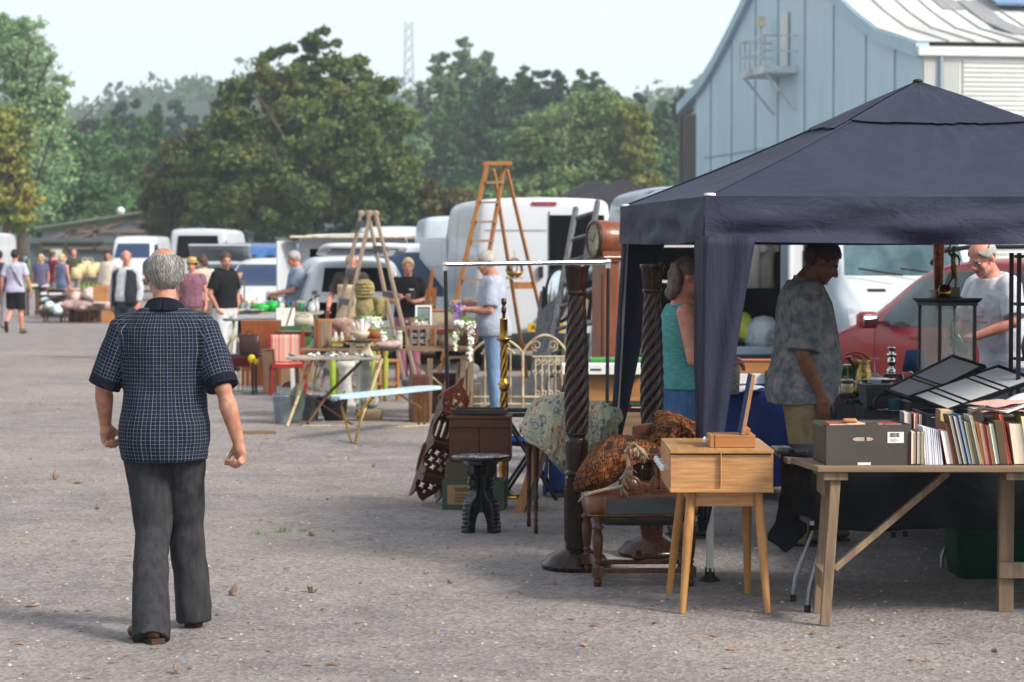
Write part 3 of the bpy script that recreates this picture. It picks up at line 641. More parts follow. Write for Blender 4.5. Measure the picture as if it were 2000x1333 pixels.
b=MB(); b.box((0,dp/2,z0-.0005),(w,dp,.016)); P('bottom_rail',b,OAK,OT,bev=.002)
b=MB(); b.box((-.005,.0075,.672),(.003,.02,.16)); P('panel_joint',b,M('joint_strip','#c9a06c','#bd9460',rough=.5),OT)
for k in range(2):
    b=MB(); y=.04+k*.325; b.box((-w/2+.006,y+.155,.672),(.018,.31,.158)); dr=P('drawer',b,OAK,OT,bev=.002)
    for q in (.08,.23):
        b=MB(); b.lathe([(.006,0),(.006,.012),(.014,.016),(.019,.026),(.016,.036),(.004,.04)],(-w/2-.003,y+q,.672),14,ax=MX.Rotation(-PI/2,3,'Y')); P('knob',b,glass('crystal_knob','#dfe6ee',.75,.05),dr)
b=MB(); b.box((.02,.10,.53),(.30,.02,.075)); b.box((.02,.62,.53),(.30,.02,.075)); b.box((-.13,.36,.53),(.02,.5,.075)); b.box((.17,.36,.53),(.02,.5,.075)); P('apron',b,OAK,OT,bev=.002)
for sx,fx,y,fy in ((-.135,-.187,.1,-.03),(.175,.213,.1,-.03),(-.135,-.205,.62,.665),(.175,.186,.62,.665)):
    b=MB(); b.tube([(sx,y,.58),(sx+(fx-sx)*.5,y+(fy-y)*.5,.3),(fx,fy,0)],[.024,.022,.015],18); P('leg',b,OAKL,OT)
DM=thing('dressing_mirror','small tilting mirror on a pale wooden drawer base standing on the oak table','mirror',(1.046,11.44,.7672))
b=MB(); b.box((0,.09,.03),(.216,.2,.058)); P('drawer_base',b,PINE,DM,bev=.003)
b=MB(); b.box((-.085,.09,.03),(.003,.203,.06)); P('drawer_gap',b,BROWNW,DM)
b=MB(); b.lathe([(.005,0),(.005,.01),(.013,.015),(.016,.022),(.004,.03)],(-.108,.06,.032),14,ax=MX.Rotation(-PI/2,3,'Y')); P('knob',b,glass('crystal_knob'),DM)
b=MB(); b.box((.074,.04,.075),(.025,.025,.03)); b.box((.074,.14,.075),(.025,.025,.03)); P('bracket',b,PINE,DM,bev=.003)
tl=MX.Rotation(R(10),3,'Y')
b=MB(); b.box(V((.045,.09,.06))+tl@V((.006,0,.145)),(.012,.2,.29),tl); fr=P('mirror_frame',b,PINE,DM,bev=.002)
b=MB(); b.box(V((.045,.09,.06))+tl@V((-.002,0,.145)),(.006,.196,.286),tl); P('mirror_glass',b,M('mirror','#d9dfe2','#d9dfe2',rough=.02,metal=1,bump=0),fr)
def bedpost(label,loc,rz=0):
    t=thing('bedpost',label,'bedpost',loc,rz,'pair of barley twist bedposts')
    tw=lambda k,ph,am: (lambda a,z: 1+am*abs(math.cos((a-z*ph)*k/2))**.7-am*.5)
    b=MB(); b.lathe([(.0,1.625),(.068,1.625),(.07,1.612),(.062,1.60),(.058,1.57),(.05,1.50),(.047,1.488)],n=40,twist=lambda a,z:1+(.045*math.cos(a*20) if 1.495<z<1.598 else 0)); P('capital',b,MAHOG,t)
    b=MB(); b.lathe([(.052,1.488),(.055,1.478),(.052,1.468),(.047,1.462)],n=28); P('collar',b,MAHOG,t)
    b=MB(); n=110; b.lathe([(.043+.02*math.sin(min(1,(i/n)*1.15)*PI/2)-.012*max(0,i/n-.8)*5*.5,1.465-.735*i/n) for i in range(n+1)],n=72,twist=tw(7,13,.17)); P('twist_shaft',b,MAHOG,t)
    b=MB(); b.lathe([(.052,.732),(.062,.725),(.05,.715),(.044,.70),(.056,.688),(.062,.68)],n=28)
    P('turned_neck',b,MAHOG,t)
    b=MB(); n=40; b.lathe([(.061-.016*(i/n)**2,.682-.155*i/n) for i in range(n+1)],n=72,twist=tw(18,20,.09)); P('reeded_vase',b,MAHOG,t)
    b=MB(); b.lathe([(.046,.528),(.06,.52),(.062,.508),(.048,.50),(.05,.48)],n=28); P('turned_ring',b,MAHOG,t)
    b=MB(); b.box((0,0,.3),(.118,.118,.38)); P('square_block',b,MAHOG,t,bev=.004)
    b=MB()
    for j in range(4):
        q=MX.Rotation(j*PI/2,3,'Z')
        for k in range(4): b.box(q@V((-.036+.024*k,-.06,.3)),(.012,.006,.30),q)
    P('fluted_panel',b,MAHOG,t)
    b=MB(); b.lathe([(.155,0),(.185,.008),(.19,.025),(.178,.04),(.165,.048),(.15,.072),(.105,.095),(.085,.108),(.07,.115)],n=40); P('round_base',b,MAHOG,t); return t
bp=G(1126,1113); bedpost('dark barley twist bedpost on round base, the nearer left one of the pair',bp,R(4))
# tilt the near post a touch as photographed
COL.objects[-1]
p2=at(1274,490,13.45); p2.z=0; bedpost('dark barley twist bedpost behind the leather chair, the right one of the pair',p2)
LC=thing('nursing_chair','low antique chair with worn brown leather seat and turned walnut legs','chair',(.665,12.17,0),R(2))
LEATH=M('worn_leather','#6b3d26','#3c2419',rough=.35,scale=9,bump=.2,dirt='#8a5a3a'); LEATB=M('dull_leather','#4a4f50','#373b3d',rough=.5,scale=7,bump=.1)
b=MB(); W2=.28
def seat(u,v):
    x=(u-.5)*2*W2; y=.62*v; return V((x,y,.468+.035*(1-(2*u-1)**4)*(1-(2*v-1)**4)+.004*nz(V((x*9,y*9,0)))))
b.loft([(0,.31,.355,W2,.31),(0,.31,.40,W2+.008,.318),(0,.31,.45,W2+.006,.315),(0,.31,.475,W2-.02,.29),(0,.31,.49,W2-.1,.2)],n=64,pw=9); P('seat_cushion',b,LEATH,LC)
b=MB(); b.box((.03,-.011,.41),(.44,.006,.08)); P('front_panel',b,LEATB,LC,bev=.003)
b=MB()
for k in range(48): b.ell((-.278+.0118*k,-.0125,.364),(.0045,.003,.0045),6)
for k in range(9): b.ell((-.195,-.0145,.37+.0105*k),(.0045,.003,.0045),6)
P('nail_trim',b,BRASS,LC)
b=MB(); b.loft([(0,.31,.30,.2,.2),(0,.31,.33,.25,.27),(0,.31,.357,.272,.3)],n=40,pw=5); P('under_sling',b,cloth('hessian','#4e4a42','#3d3a34'),LC)
lp=[(.0,0),(.018,.0),(.022,.02),(.024,.03),(.016,.04),(.027,.05),(.027,.052),(.027,.095),(.016,.10),(.014,.115),(.022,.125),(.015,.135),(.02,.15),(.026,.2),(.028,.25),(.019,.285),(.03,.295),(.031,.305),(.018,.315),(.022,.33),(.024,.358)]
for x,y in ((-.23,.03),(.24,.03),(-.25,.56),(.25,.56)):
    b=MB(); b.lathe(lp,(x,y,0),20); b.box((x,y,.074),(.056,.056,.05)); P('leg',b,BROWNW,LC)
for a,c in (((-.21,.045,.078),(.21,.045,.078)),((-.23,.1,.09),(-.23,.5,.09)),((.23,.1,.09),(.23,.5,.09)),((-.21,.3,.09),(.21,.3,.09))):
    b=MB(); b.bar(a,c,.03,.024); P('stretcher',b,BROWNW,LC,bev=.004)
b=MB(); b.lathe([(.0,0),(.025,0),(.034,.012),(.034,.024),(.018,.032),(.012,.05),(.0,.055)],(0,.3,.1),18); P('finial',b,BROWNW,LC)
b=MB(); sp=[]
for i in range(44):
    a=i*.33; r=.052*(1-i/54); sp.append((-.06-r*math.cos(a),.06,.505+.0+r*math.sin(a)))
b.tube(sp,[.013-.0001*i for i in range(44)],8)
b.lathe([(.0,0),(.05,0),(.05,.06),(0,.06)],(-.06,.05,.505),26,ax=MX.Rotation(-PI/2,3,'X')); P('scroll_hand',b,BROWNW,LC)
b=MB(); b.prism([(-.10,.46),(.03,.46),(.09,.50),(.11,.56),(.09,.63),(.02,.665),(-.02,.66),(.045,.62),(.06,.56),(.04,.52),(-.02,.53),(-.05,.55)],(0,.055,0),(1,0,0),(0,0,1),-.05); P('arm_scroll',b,BROWNW,LC,bev=.008)
b=MB(); b.bar((.02,.05,.48),(.26,.05,.48),.05,.022); b.bar((.02,.05,.655),(.26,.05,.66),.05,.03)
for k in range(4): b.lathe([(.008,.49),(.013,.51),(.008,.53),(.014,.56),(.014,.6),(.008,.62),(.012,.645)],(.09+.045*k,.06,0),12)
P('back_gallery',b,BROWNW,LC,bev=.003)
b=MB(); b.bar((.02,.6,.46),(.02,.66,.74),.05,.04); b.bar((.24,.6,.46),(.24,.66,.78),.05,.04); b.bar((.0,.66,.74),(.26,.66,.78),.05,.06); P('back_frame',b,BROWNW,LC,bev=.006)
# rug thrown over it
def rugmat():
    m,nt,b=newmat('orange_rug'); L=nt.links.new
    at_=nt.nodes.new('ShaderNodeAttribute'); at_.attribute_name='pat'; co=at_.outputs['Vector']
    vo=N(nt,'ShaderNodeTexVoronoi',_Scale=9,distance='MANHATTAN',feature='DISTANCE_TO_EDGE') if False else N(nt,'ShaderNodeTexVoronoi',_Scale=15,distance='CHEBYCHEV'); vo.inputs['Randomness'].default_value=.45; L(co,vo.inputs['Vector'])
    wv=N(nt,'ShaderNodeTexWave',_Scale=5.5,wave_type='BANDS',bands_direction='X',wave_profile='TRI'); wv.inputs['Distortion'].default_value=0; L(co,wv.inputs['Vector'])
    s1=ramp(nt,vo.outputs['Distance'],[(.17,(0,0,0)),(.2,(1,1,1)),(.36,(1,1,1)),(.4,(0,0,0)),(.52,(0,0,0)),(.56,(1,1,1))]); s1.color_ramp.interpolation='CONSTANT'
    s2=ramp(nt,wv.outputs['Fac'],[(.0,(0,0,0)),(.07,(1,1,1)),(.16,(1,1,1)),(.2,(0,0,0)),(.24,(1,1,1))]); s2.color_ramp.interpolation='CONSTANT'
    mm=N(nt,'ShaderNodeMath',operation='MULTIPLY'); L(s1.outputs[0],mm.inputs[0]); L(s2.outputs[0],mm.inputs[1])
    n=N(nt,'ShaderNodeTexNoise',_Scale=3,_Detail=3); L(co,n.inputs['Vector'])
    og=ramp(nt,n.outputs['Fac'],[(.35,'#63391d'),(.52,'#7a4a21'),(.65,'#7d3f24')])
    mx=N(nt,'ShaderNodeMix',data_type='RGBA'); L(mm.outputs[0],mx.inputs[0]); mx.inputs[6].default_value=(*lin('#2a1c17'),1); L(og.outputs[0],mx.inputs[7]); L(mx.outputs[2],b.inputs['Base Color'])
    b.inputs['Roughness'].default_value=.95; b.inputs['Specular IOR Level'].default_value=.1
    f=N(nt,'ShaderNodeTexNoise',_Scale=150,_Detail=2); L(co,f.inputs['Vector']); bp=N(nt,'ShaderNodeBump',_Strength=.7,_Distance=.004); L(f.outputs['Fac'],bp.inputs['Height']); L(bp.outputs[0],b.inputs['Normal']); return m
RUG=rugmat()
def patsheet(rows,nu,nv,scale,thick,mat,parent,name,crease=.012,seed=0):
    """sheet lofted through rows of control points (smooth both ways) carrying flat pattern coordinates"""
    from bisect import bisect
    def cr(ps,t):
        n=len(ps)-1; x=min(t*n,n-1e-6); i=int(x); f=x-i
        p0,p1,p2,p3=ps[max(i-1,0)],ps[i],ps[i+1],ps[min(i+2,n)]
        return .5*((2*p1)+(p2-p0)*f+(2*p0-5*p1+4*p2-p3)*f*f+(3*p1-p0-3*p2+p3)*f**3)
    rows=[[V(p) for p in r] for r in rows]
    def fn(u,v):
        p=cr([cr(r,u) for r in rows],v); return p+V((nz(V((u*6+seed,v*6,1))),nz(V((u*6,v*6+seed,5))),nz(V((u*5,v*5,9+seed)))))*crease+V((.3,-1,.15))*crease*1.3*((1-2.2*abs(nz(V((u*7+v*3,v*2.2-u,seed+3)))))-.5+.4*nz(V((u*17,v*9,seed+8))))
    b=MB().grid(fn,nu,nv); me=b.mesh(name); a=me.attributes.new('pat','FLOAT_VECTOR','POINT')
    a.data.foreach_set('vector',[k for j in range(nv+1) for i in range(nu+1) for k in (i/nu*scale[0],j/nv*scale[1],0)])
    return P(name,me,mat,parent,solid=thick)
q=lambda px,py,d:at(px,py,d)
RG=thing('rug','orange and black patterned fringed rug thrown over the leather chair','rug',(0,0,0))
patsheet([[q(1310,870,12.9),q(1262,862,12.8),q(1218,850,12.72),q(1178,862,12.62),q(1145,893,12.55)],
          [q(1318,872,12.62),q(1266,868,12.45),q(1210,868,12.38),q(1168,885,12.36),q(1135,912,12.4)],
          [q(1322,892,12.42),q(1270,885,12.24),q(1212,892,12.18),q(1166,908,12.18),q(1124,934,12.3)],
          [q(1310,910,12.38),q(1252,902,12.2),q(1208,920,12.13),q(1164,938,12.15),q(1122,952,12.3)],
          [q(1225,905,12.36),q(1218,914,12.2),q(1204,938,12.16),q(1166,957,12.22),q(1128,960,12.36)]],60,44,(1.0,.8),.012,RUG,RG,'draped_end',.01)
patsheet([[q(1262,858,13.0),q(1270,830,12.9),q(1285,806,12.9),q(1330,815,12.95),q(1400,845,13.0)],
          [q(1268,865,12.7),q(1290,838,12.62),q(1312,814,12.7),q(1345,832,12.75),q(1395,858,12.8)],
          [q(1280,872,12.55),q(1308,850,12.45),q(1322,828,12.5),q(1350,846,12.55),q(1390,866,12.6)],
          [q(1330,880,12.5),q(1325,866,12.4),q(1330,848,12.4),q(1356,858,12.45),q(1385,876,12.5)]],44,40,(.8,.65),.012,RUG,RG,'folded_top',.022,4)
FR=M('fringe_wool','#a08c74','#7d6a55',rough=1,scale=60,bump=.6)
b=MB()
def fringe(pts,n,l,down):
    for i in range(n):
        t=i/(n-1)*(len(pts)-1); k=min(int(t),len(pts)-2); p=V(pts[k]).lerp(V(pts[k+1]),t-k); e=V((rnd.gauss(0,.006),rnd.gauss(0,.006),rnd.gauss(0,.004)))
        b.tube([p,p+V(down)*l*.5+e,p+V(down)*l+e*2],[.0042,.0038,.002],5)
fringe([q(1226,905,12.14),q(1218,925,12.12),q(1212,955,12.12)],40,.045,(.55,-.1,-.8)); fringe([q(1228,872,12.1),q(1244,872,12.08),q(1262,890,12.1)],40,.035,(0,-.4,-.9))
b.tube([q(1216,950,12.1),q(1190,955,12.08),q(1160,962,12.08),q(1140,970,12.1),q(1130,980,12.12)],[.009,.01,.009,.008,.004],7); b.tube([q(1228,912,12.1),q(1224,880,12.1),q(1238,868,12.08),q(1254,880,12.08),q(1262,893,12.1)],[.012,.014,.015,.014,.01],7)
P('fringe',b,FR,RG)
def tapmat():
    m,nt,b=newmat('tapestry'); L=nt.links.new; at_=nt.nodes.new('ShaderNodeAttribute'); at_.attribute_name='pat'; co=at_.outputs['Vector']
    n=N(nt,'ShaderNodeTexNoise',_Scale=2.2,_Detail=2); L(co,n.inputs['Vector'])
    vo=N(nt,'ShaderNodeTexVoronoi',_Scale=9); vo.inputs['Randomness'].default_value=.7; L(co,vo.inputs['Vector'])
    v2=N(nt,'ShaderNodeTexVoronoi',_Scale=34); L(co,v2.inputs['Vector'])
    n3=N(nt,'ShaderNodeTexNoise',_Scale=14,_Detail=4); n3.inputs['Distortion'].default_value=2.5; L(co,n3.inputs['Vector'])
    base=ramp(nt,n.outputs['Fac'],[(.35,'#8c8c72'),(.6,'#a8a488')])
    ring=ramp(nt,vo.outputs['Distance'],[(.0,(0,0,0)),(.3,(0,0,0)),(.34,(1,1,1)),(.42,(1,1,1)),(.47,(0,0,0))])
    col=ramp(nt,n.outputs['Fac'],[(.4,'#3d4a5c'),(.5,'#54604f'),(.58,'#8c4038')])
    sc_=ramp(nt,n3.outputs['Fac'],[(.52,(0,0,0)),(.55,(.8,.8,.8)),(.58,(.8,.8,.8)),(.61,(0,0,0))])
    dot=ramp(nt,v2.outputs['Distance'],[(.25,(.35,.35,.35)),(.32,(0,0,0))])
    a1=N(nt,'ShaderNodeMath',operation='MAXIMUM'); L(ring.outputs[0],a1.inputs[0]); L(sc_.outputs[0],a1.inputs[1]); a2=N(nt,'ShaderNodeMath',operation='MAXIMUM'); L(a1.outputs[0],a2.inputs[0]); L(dot.outputs[0],a2.inputs[1])
    mx=N(nt,'ShaderNodeMix',data_type='RGBA'); L(a2.outputs[0],mx.inputs[0]); L(base.outputs[0],mx.inputs[6]); L(col.outputs[0],mx.inputs[7]); L(mx.outputs[2],b.inputs['Base Color']); b.inputs['Roughness'].default_value=.9
    f=N(nt,'ShaderNodeTexNoise',_Scale=120,_Detail=2); L(co,f.inputs['Vector']); bp=N(nt,'ShaderNodeBump',_Strength=.5,_Distance=.003); L(f.outputs['Fac'],bp.inputs['Height']); L(bp.outputs[0],b.inputs['Normal']); return m
TAP=tapmat()
TP=thing('tapestry_throw','sage green tapestry throw with red and navy flowers heaped over a side table','throw',(0,0,0))
patsheet([[q(1018,838,14.9),q(1040,790,15.1),q(1085,768,15.2),q(1120,772,15.1),q(1145,800,15.0)],
          [q(1018,835,14.6),q(1035,800,14.7),q(1080,778,14.75),q(1110,790,14.7),q(1140,815,14.7)],
          [q(1016,846,14.4),q(1040,838,14.35),q(1075,822,14.3),q(1105,840,14.4),q(1135,855,14.45)],
          [q(1024,852,14.32),q(1052,868,14.22),q(1078,872,14.2),q(1102,890,14.3),q(1128,900,14.4)],
          [q(1024,856,14.32),q(1054,878,14.2),q(1080,902,14.2),q(1102,925,14.28),q(1122,940,14.4)]],60,56,(1.5,1.2),.006,TAP,TP,'front_fall',.02)
patsheet([[q(1120,775,15.2),q(1150,785,15.2),q(1175,790,15.3),q(1210,812,15.3)],
          [q(1115,790,14.8),q(1145,800,14.8),q(1178,788,14.9),q(1214,812,15.0)],
          [q(1125,840,14.5),q(1150,850,14.5),q(1180,835,14.6),q(1206,846,14.8)],
          [q(1125,885,14.45),q(1155,880,14.45),q(1178,876,14.6),q(1198,875,14.8)],
          [q(1122,938,14.5),q(1158,918,14.5),q(1178,900,14.6),q(1196,892,14.8)]],44,44,(1.0,1.2),.006,TAP,TP,'side_fall',.03,7)
ST=thing('side_table','reddish mahogany side table with slim turned legs under the tapestry throw','table',q(1075,490,14.75)*1); ST.location.z=0
b=MB(); b.box((0,0,.615),(.38,.5,.02)); P('tabletop',b,REDW,ST,bev=.004)
b=MB()
for s_ in (-1,1): b.box((0,s_*.2,.56),(.3,.016,.09)); b.box((s_*.14,0,.56),(.016,.39,.088))
P('apron',b,REDW,ST)
tl_=[(.0,0),(.011,0),(.014,.03),(.009,.06),(.013,.08),(.009,.1),(.015,.16),(.012,.2),(.017,.22),(.012,.24),(.016,.4),(.02,.48),(.02,.6)]
for x,y in ((-.09,-.27),(-.13,.1),(.14,-.2),(.14,.2)):
    b=MB(); b.lathe(tl_,(x,y,0),14); P('leg',b,REDW,ST)
EB=M('ebonised_wood','#17191c','#0b0c0e',rough=.28,scale=30,bump=.5,coat=.3)
ET=thing('carved_table','small ebonised black octagonal table with carved arched legs on the gravel','table',G(940,1040))
b=MB(); b.lathe([(.0,.462),(.172,.462),(.178,.456),(.178,.445),(.168,.438),(.0,.438)],n=8); tp=P('tabletop',b,EB,ET,bev=.003)
b=MB()
for i in range(60):
    a=rnd.random()*6.28; r=.15*rnd.random()**.5; b.ell((r*math.cos(a),r*math.sin(a),.4625),(.012,.006,.0025),6,rot=MX.Rotation(rnd.random()*6,3,'Z'))
P('carved_relief',b,M('relief_black','#3c4047','#23262b',rough=.25,bump=.1),tp)
b=MB(); b.lathe([(.105,.41),(.11,.44),(.06,.44)],n=8); b.lathe([(.05,.12),(.045,.42)],n=8); P('column',b,EB,ET,bev=.004)
prof_=[(.0,.20),(.0,.41),(.095,.41),(.092,.36),(.07,.33),(.066,.25),(.078,.215),(.11,.19),(.128,.15),(.132,.09),(.128,.06),(.138,.05),(.138,0),(.082,0),(.08,.05),(.062,.1),(.035,.14),(.0,.155)]
for k in range(4):
    a=PI/4+k*PI/2; u_=V((math.cos(a),math.sin(a),0)); w_=V((0,0,1)); b=MB(); b.prism(prof_,-(u_.cross(w_))*.032,u_,w_,.064)
    for j in range(7): b.ell(u_*(.132-.002*j)+V((0,0,.02+.025*j)),(.014,.036,.011),8,rot=MX.Rotation(a,3,'Z'))
    for j in range(3): b.ell(u_*(.098-.008*abs(j-1))+V((0,0,.27+.028*j)),(.015,.02,.014),8)
    P('leg',b,EB,ET,bev=.006)
def circ(x,y,r,n=14,ph=0,lob=0,k=4): return [(x+r*(1+lob*math.cos(k*(2*PI*i/n)))*math.cos(2*PI*i/n+ph),y+r*(1+lob*math.cos(k*(2*PI*i/n)))*math.sin(2*PI*i/n+ph)) for i in range(n)]
FS=thing('fretwork_shelf','carved dark wood fretwork wall shelf leaning against the wooden crates','shelf',G(826,984))
outl=[(-.03,0),(.0,-.015),(.035,.02),(.085,.06),(.1,.1),(.115,.2),(.125,.27),(.12,.33),(.10,.37),(.115,.42),(.12,.5),(.11,.56),(.09,.6),(.105,.66),(.125,.71),(.10,.74),(.06,.78),(.03,.80),(.02,.87),(.0,.845),(-.02,.80),(-.06,.77),(-.11,.72),(-.125,.69),(-.095,.64),(-.1,.58),(-.12,.53),(-.115,.45),(-.10,.40),(-.13,.35),(-.13,.26),(-.12,.18),(-.1,.12),(-.085,.06)]
holes=[]
for r_ in range(3):
    for c_ in range(3+r_%2): holes.append(circ(-.07+.065*c_-(.03 if r_%2 else 0),.225+.05*r_,.021,16,.4,.35))
for c_ in range(4): holes.append([(-.07+.045*c_,.43),(-.048+.045*c_,.43),(-.045+.045*c_,.53),(-.06+.045*c_,.55),(-.072+.045*c_,.53)])
for x in (-.06,-.02,.02,.06): holes.append(circ(x,.585,.013,10))
for x,y,r_ in ((-.06,.68,.022),(.0,.69,.026),(.06,.68,.022),(-.02,.745,.014),(.025,.745,.014),(.0,.79,.009),(0,.64,.012),(-.045,.635,.01),(.045,.635,.01)): holes.append(circ(x,y,r_,16,.2,.3))
for x,y,r_ in ((-.045,.09,.022),(.03,.09,.022),(-.01,.05,.014),(.06,.11,.012),(-.01,.125,.012)): holes.append(circ(x,y,r_,16,.6,.35))
me=curvemesh([outl]+holes,.014,.0015)
CW=wood('carved_redwood','#5e3020','#3c1c12',axis=1,scale=6,rough=.35,coat=.25)
lean=MX.Rotation(R(17.5),4,'Y')@MX.Rotation(R(34),4,'Z')@MX.Rotation(R(90),4,'X')
fb=P('fret_panel',me,CW,FS); fb.matrix_local=MX.Translation((0,0,.03))@lean
b=MB(); b.T=MX.Translation((0,0,.03))@lean
for y,w_,dd in ((.175,.25,.1),(.40,.24,.1),(.61,.22,.08)):
    b.box((0,y,dd/2),(w_,.014,dd)); b.box((0,y-.014,dd-.006),(w_*.96,.012,.012))
P('shelf_board',b,CW,FS,bev=.003)
b=MB(); b.T=MX.Translation((0,0,.03))@lean; b.box((0,.15,.06),(.24,.05,.1)); P('drawer_rail',b,CW,FS,bev=.004)
me2=curvemesh([[(0,.0),(.03,.02),(.05,.06),(.03,.1),(.06,.16),(.1,.19),(.1,.21),(.05,.23),(.03,.28),(.06,.34),(.1,.39),(.1,.41),(.04,.45),(.03,.5),(.05,.56),(.08,.6),(.08,.62),(.03,.66),(.02,.72),(0,.78)]],.012,.001)
me2.materials.append(CW)
for s_ in (-.11,.11):
    o=P('side_bracket',me2,CW,FS); o.matrix_local=MX.Translation((0,0,.03))@lean@MX.Translation((s_,.0,0))@MX.Rotation(-PI/2,4,'Y')
b=MB(); p_=G(856,974)-G(828,984); b.bar(p_,p_+V((.05,.05,.42)),.03,.03); P('back_leg',b,CW,FS)
def cardbox(name,label,loc,w_,d_,h_,mat,rz=0,group=None):
    t=thing(name,label,'box',loc,rz,group); b=MB(); b.box((0,d_/2,h_/2),(w_,d_,h_)); P('body',b,mat,t,bev=.003); return t
d0=15.8; k=1/S(d0); z=lambda py,dd:CAMZ-(py-490)/S(dd)
x=lambda px,dd:(px-1000)/S(dd)
GRB=M('green_printed_card','#3a4f3c','#2c3e30',rough=.7); KRAFT=M('kraft_card','#94785a','#83684c',rough=.85,scale=10)
t=cardbox('carton','green edged cardboard carton at the bottom of the crate stack',V((x(924,d0),d0,0)),.41,.3,.19,GRB,R(-4))
b=MB(); b.box((-.02,-.002,.1),(.3,.006,.13)); P('printed_face',b,KRAFT,t)
b=MB()
for i,(w_,yy,h_) in enumerate(((.16,.135,.03),(.09,.1,.012),(.12,.08,.012),(.13,.06,.012))): b.box((-.09+w_/2-.03,-.0062,yy),(w_,.002,h_))
P('print_mark',b,M('print_brown','#5f4c38',bump=0),t)
t=cardbox('wooden_box','grey weathered wooden box between the carton and the brown crate',V((x(918,d0),d0+.03,.19)),.33,.26,.125,wood('grey_box_wood','#5c5247','#3e372f',axis=0,scale=3,rough=.8),R(-2))
b=MB(); b.box((.03,-.003,.06),(.012,.006,.115)); P('edge_batten',b,OLDW,t)
CRW=wood('crate_brown','#5f3a26','#3b2317',axis=0,scale=2.5,rough=.7,bump=.4)
t=thing('wooden_crate','brown planked wooden crate with lid topmost of the stack beside the shelf','crate',(x(936,d0),d0+.02,.317),R(-3))
b=MB()
for i in range(2): b.box((-.097+.194*i,.006,.135),(.19,.014,.27))
b.box((0,.30,.135),(.39,.014,.27)); b.box((-.193,.15,.135),(.014,.28,.27)); b.box((.193,.15,.135),(.014,.28,.27)); P('side_boards',b,CRW,t,bev=.003)
b=MB(); b.box((0,.15,.288),(.41,.33,.022)); P('lid',b,CRW,t,bev=.004)
b=MB(); b.box((0,-.007,.25),(.39,.012,.05)); b.box((0,-.006,.02),(.39,.012,.03)); P('batten',b,CRW,t,bev=.003)
b=MB(); b.box((0,0,.012),(.34,.26,.012)); 
for s_ in (-1,1): b.box((s_*.17,0,.022),(.012,.27,.03)); b.box((0,s_*.13,.022),(.35,.012,.03))
solo('tray','flat dark tray lying on the lid of the brown crate',b,M('dark_tray','#3a352f','#26221e',rough=.4),'tray',(x(938,16),16.0,.618),R(-5))
t=thing('framed_picture','thick edged painting leaning in front of the side table','picture',G(1004,1003),0)
b=MB(); A0=V((0,0,0)); X_=V((.05,.42,0)); Y_=V((.14,.05,.46)); n_=X_.cross(Y_).normalized()
def slab(b,o,X_,Y_,th_,mi=0):
    n_=X_.cross(Y_).normalized()*th_; vs=[o,o+X_,o+X_+Y_,o+Y_]; b.add(vs+[p+n_ for p in vs],[(3,2,1,0),(4,5,6,7),(0,1,5,4),(1,2,6,5),(2,3,7,6),(3,0,4,7)],mi)
slab(b,V((0,0,0)),X_,Y_,.06); P('stretcher_frame',b,wood('canvas_edge','#a9713f','#8a5a30',axis=2),t,bev=.002)
b=MB(); slab(b,V((0,0,0))+X_*.02+Y_*.02+X_.cross(Y_).normalized()*.0605,X_*.96,Y_*.96,.004); P('canvas',b,M('old_canvas','#6b5a4a','#3d4654',scale=6,rough=.7,dirt='#8a6a50'),t)
# brass standard lamp column
t=thing('standard_lamp','tall brass barley twist lamp column without shade behind the brown crate','lamp',(x(984,16.6),16.6,0))
b=MB(); tw=lambda a,z_:1+.12*math.cos(5*(a-z_*16)) if (.36<z_<.74 or .82<z_<1.07) else 1
pr=[(.13,0),(.13,.015),(.1,.03),(.05,.05),(.03,.08),(.034,.2),(.028,.34)]+[(.024+.004*math.sin(i*.08),.36+.38*i/40) for i in range(41)]+[(.03,.745),(.036,.755),(.03,.765),(.042,.785),(.03,.80),(.026,.815)]+[(.024,.82+.25*i/26) for i in range(27)]+[(.03,1.075),(.052,1.09),(.052,1.1),(.028,1.105),(.027,1.11),(.027,1.225),(.03,1.23),(.012,1.24)]
b.lathe(pr,n=30,twist=tw); P('column',b,BRASS,t); b=MB(); b.lathe([(.012,1.24),(.012,1.27),(.017,1.275),(.017,1.31),(.012,1.315),(.012,1.33),(.018,1.335),(.018,1.37),(0,1.375)],n=14); P('bulb_holder',b,M('old_brass','#5a452c','#3e2f1e',rough=.4,metal=.8),t)
# clothes rail
t=thing('clothes_rail','empty clothes rail with chrome top bar and black posts','clothes rail',(0,0,0))
a_=at(870,517,16.9); c_=at(1188,512,17.4)
b=MB(); b.cyl(a_,c_,.016,n=16); P('top_bar',b,CHROME,t)
for p_,px in ((a_,878),(c_,1184)):
    ft=V((p_.x+(.02 if p_ is a_ else -.01),p_.y,0)); b=MB(); b.cyl(ft+V((0,0,.04)),p_-V((0,0,.02)),.0135,n=12); po=P('post',b,BLKP,t)
    b=MB(); b.ell(p_,(.022,.022,.024),12); b.cyl(p_-V((0,0,.045)),p_-V((0,0,.01)),.019); P('corner_joint',b,CHROME,po)
    b=MB(); b.bar(ft+V((0,-.25,.03)),ft+V((0,.25,.03)),.025,.025); P('foot_bar',b,BLKP,t)
TZ=.723
tt=thing('trestle_table','old unpainted trestle table carrying the books and the grey carton','table',(0,0,0))
FL=V((1.385,10.92,TZ)); RL=V((1.315,11.38,TZ)); FR_=V((4.2,10.9,TZ)); RR=V((4.2,11.42,TZ))
b=MB(); b.add([FL,FR_,RR,RL,FL-V((0,0,.026)),FR_-V((0,0,.026)),RR-V((0,0,.026)),RL-V((0,0,.026))],[(0,1,2,3),(7,6,5,4),(4,5,1,0),(5,6,2,1),(6,7,3,2),(7,4,0,3)]); P('tabletop',b,wood('trestle_top','#86705a','#6b5846',axis=0,scale=3,rough=.8,bump=.4),tt,bev=.003)
UZ=TZ-.026
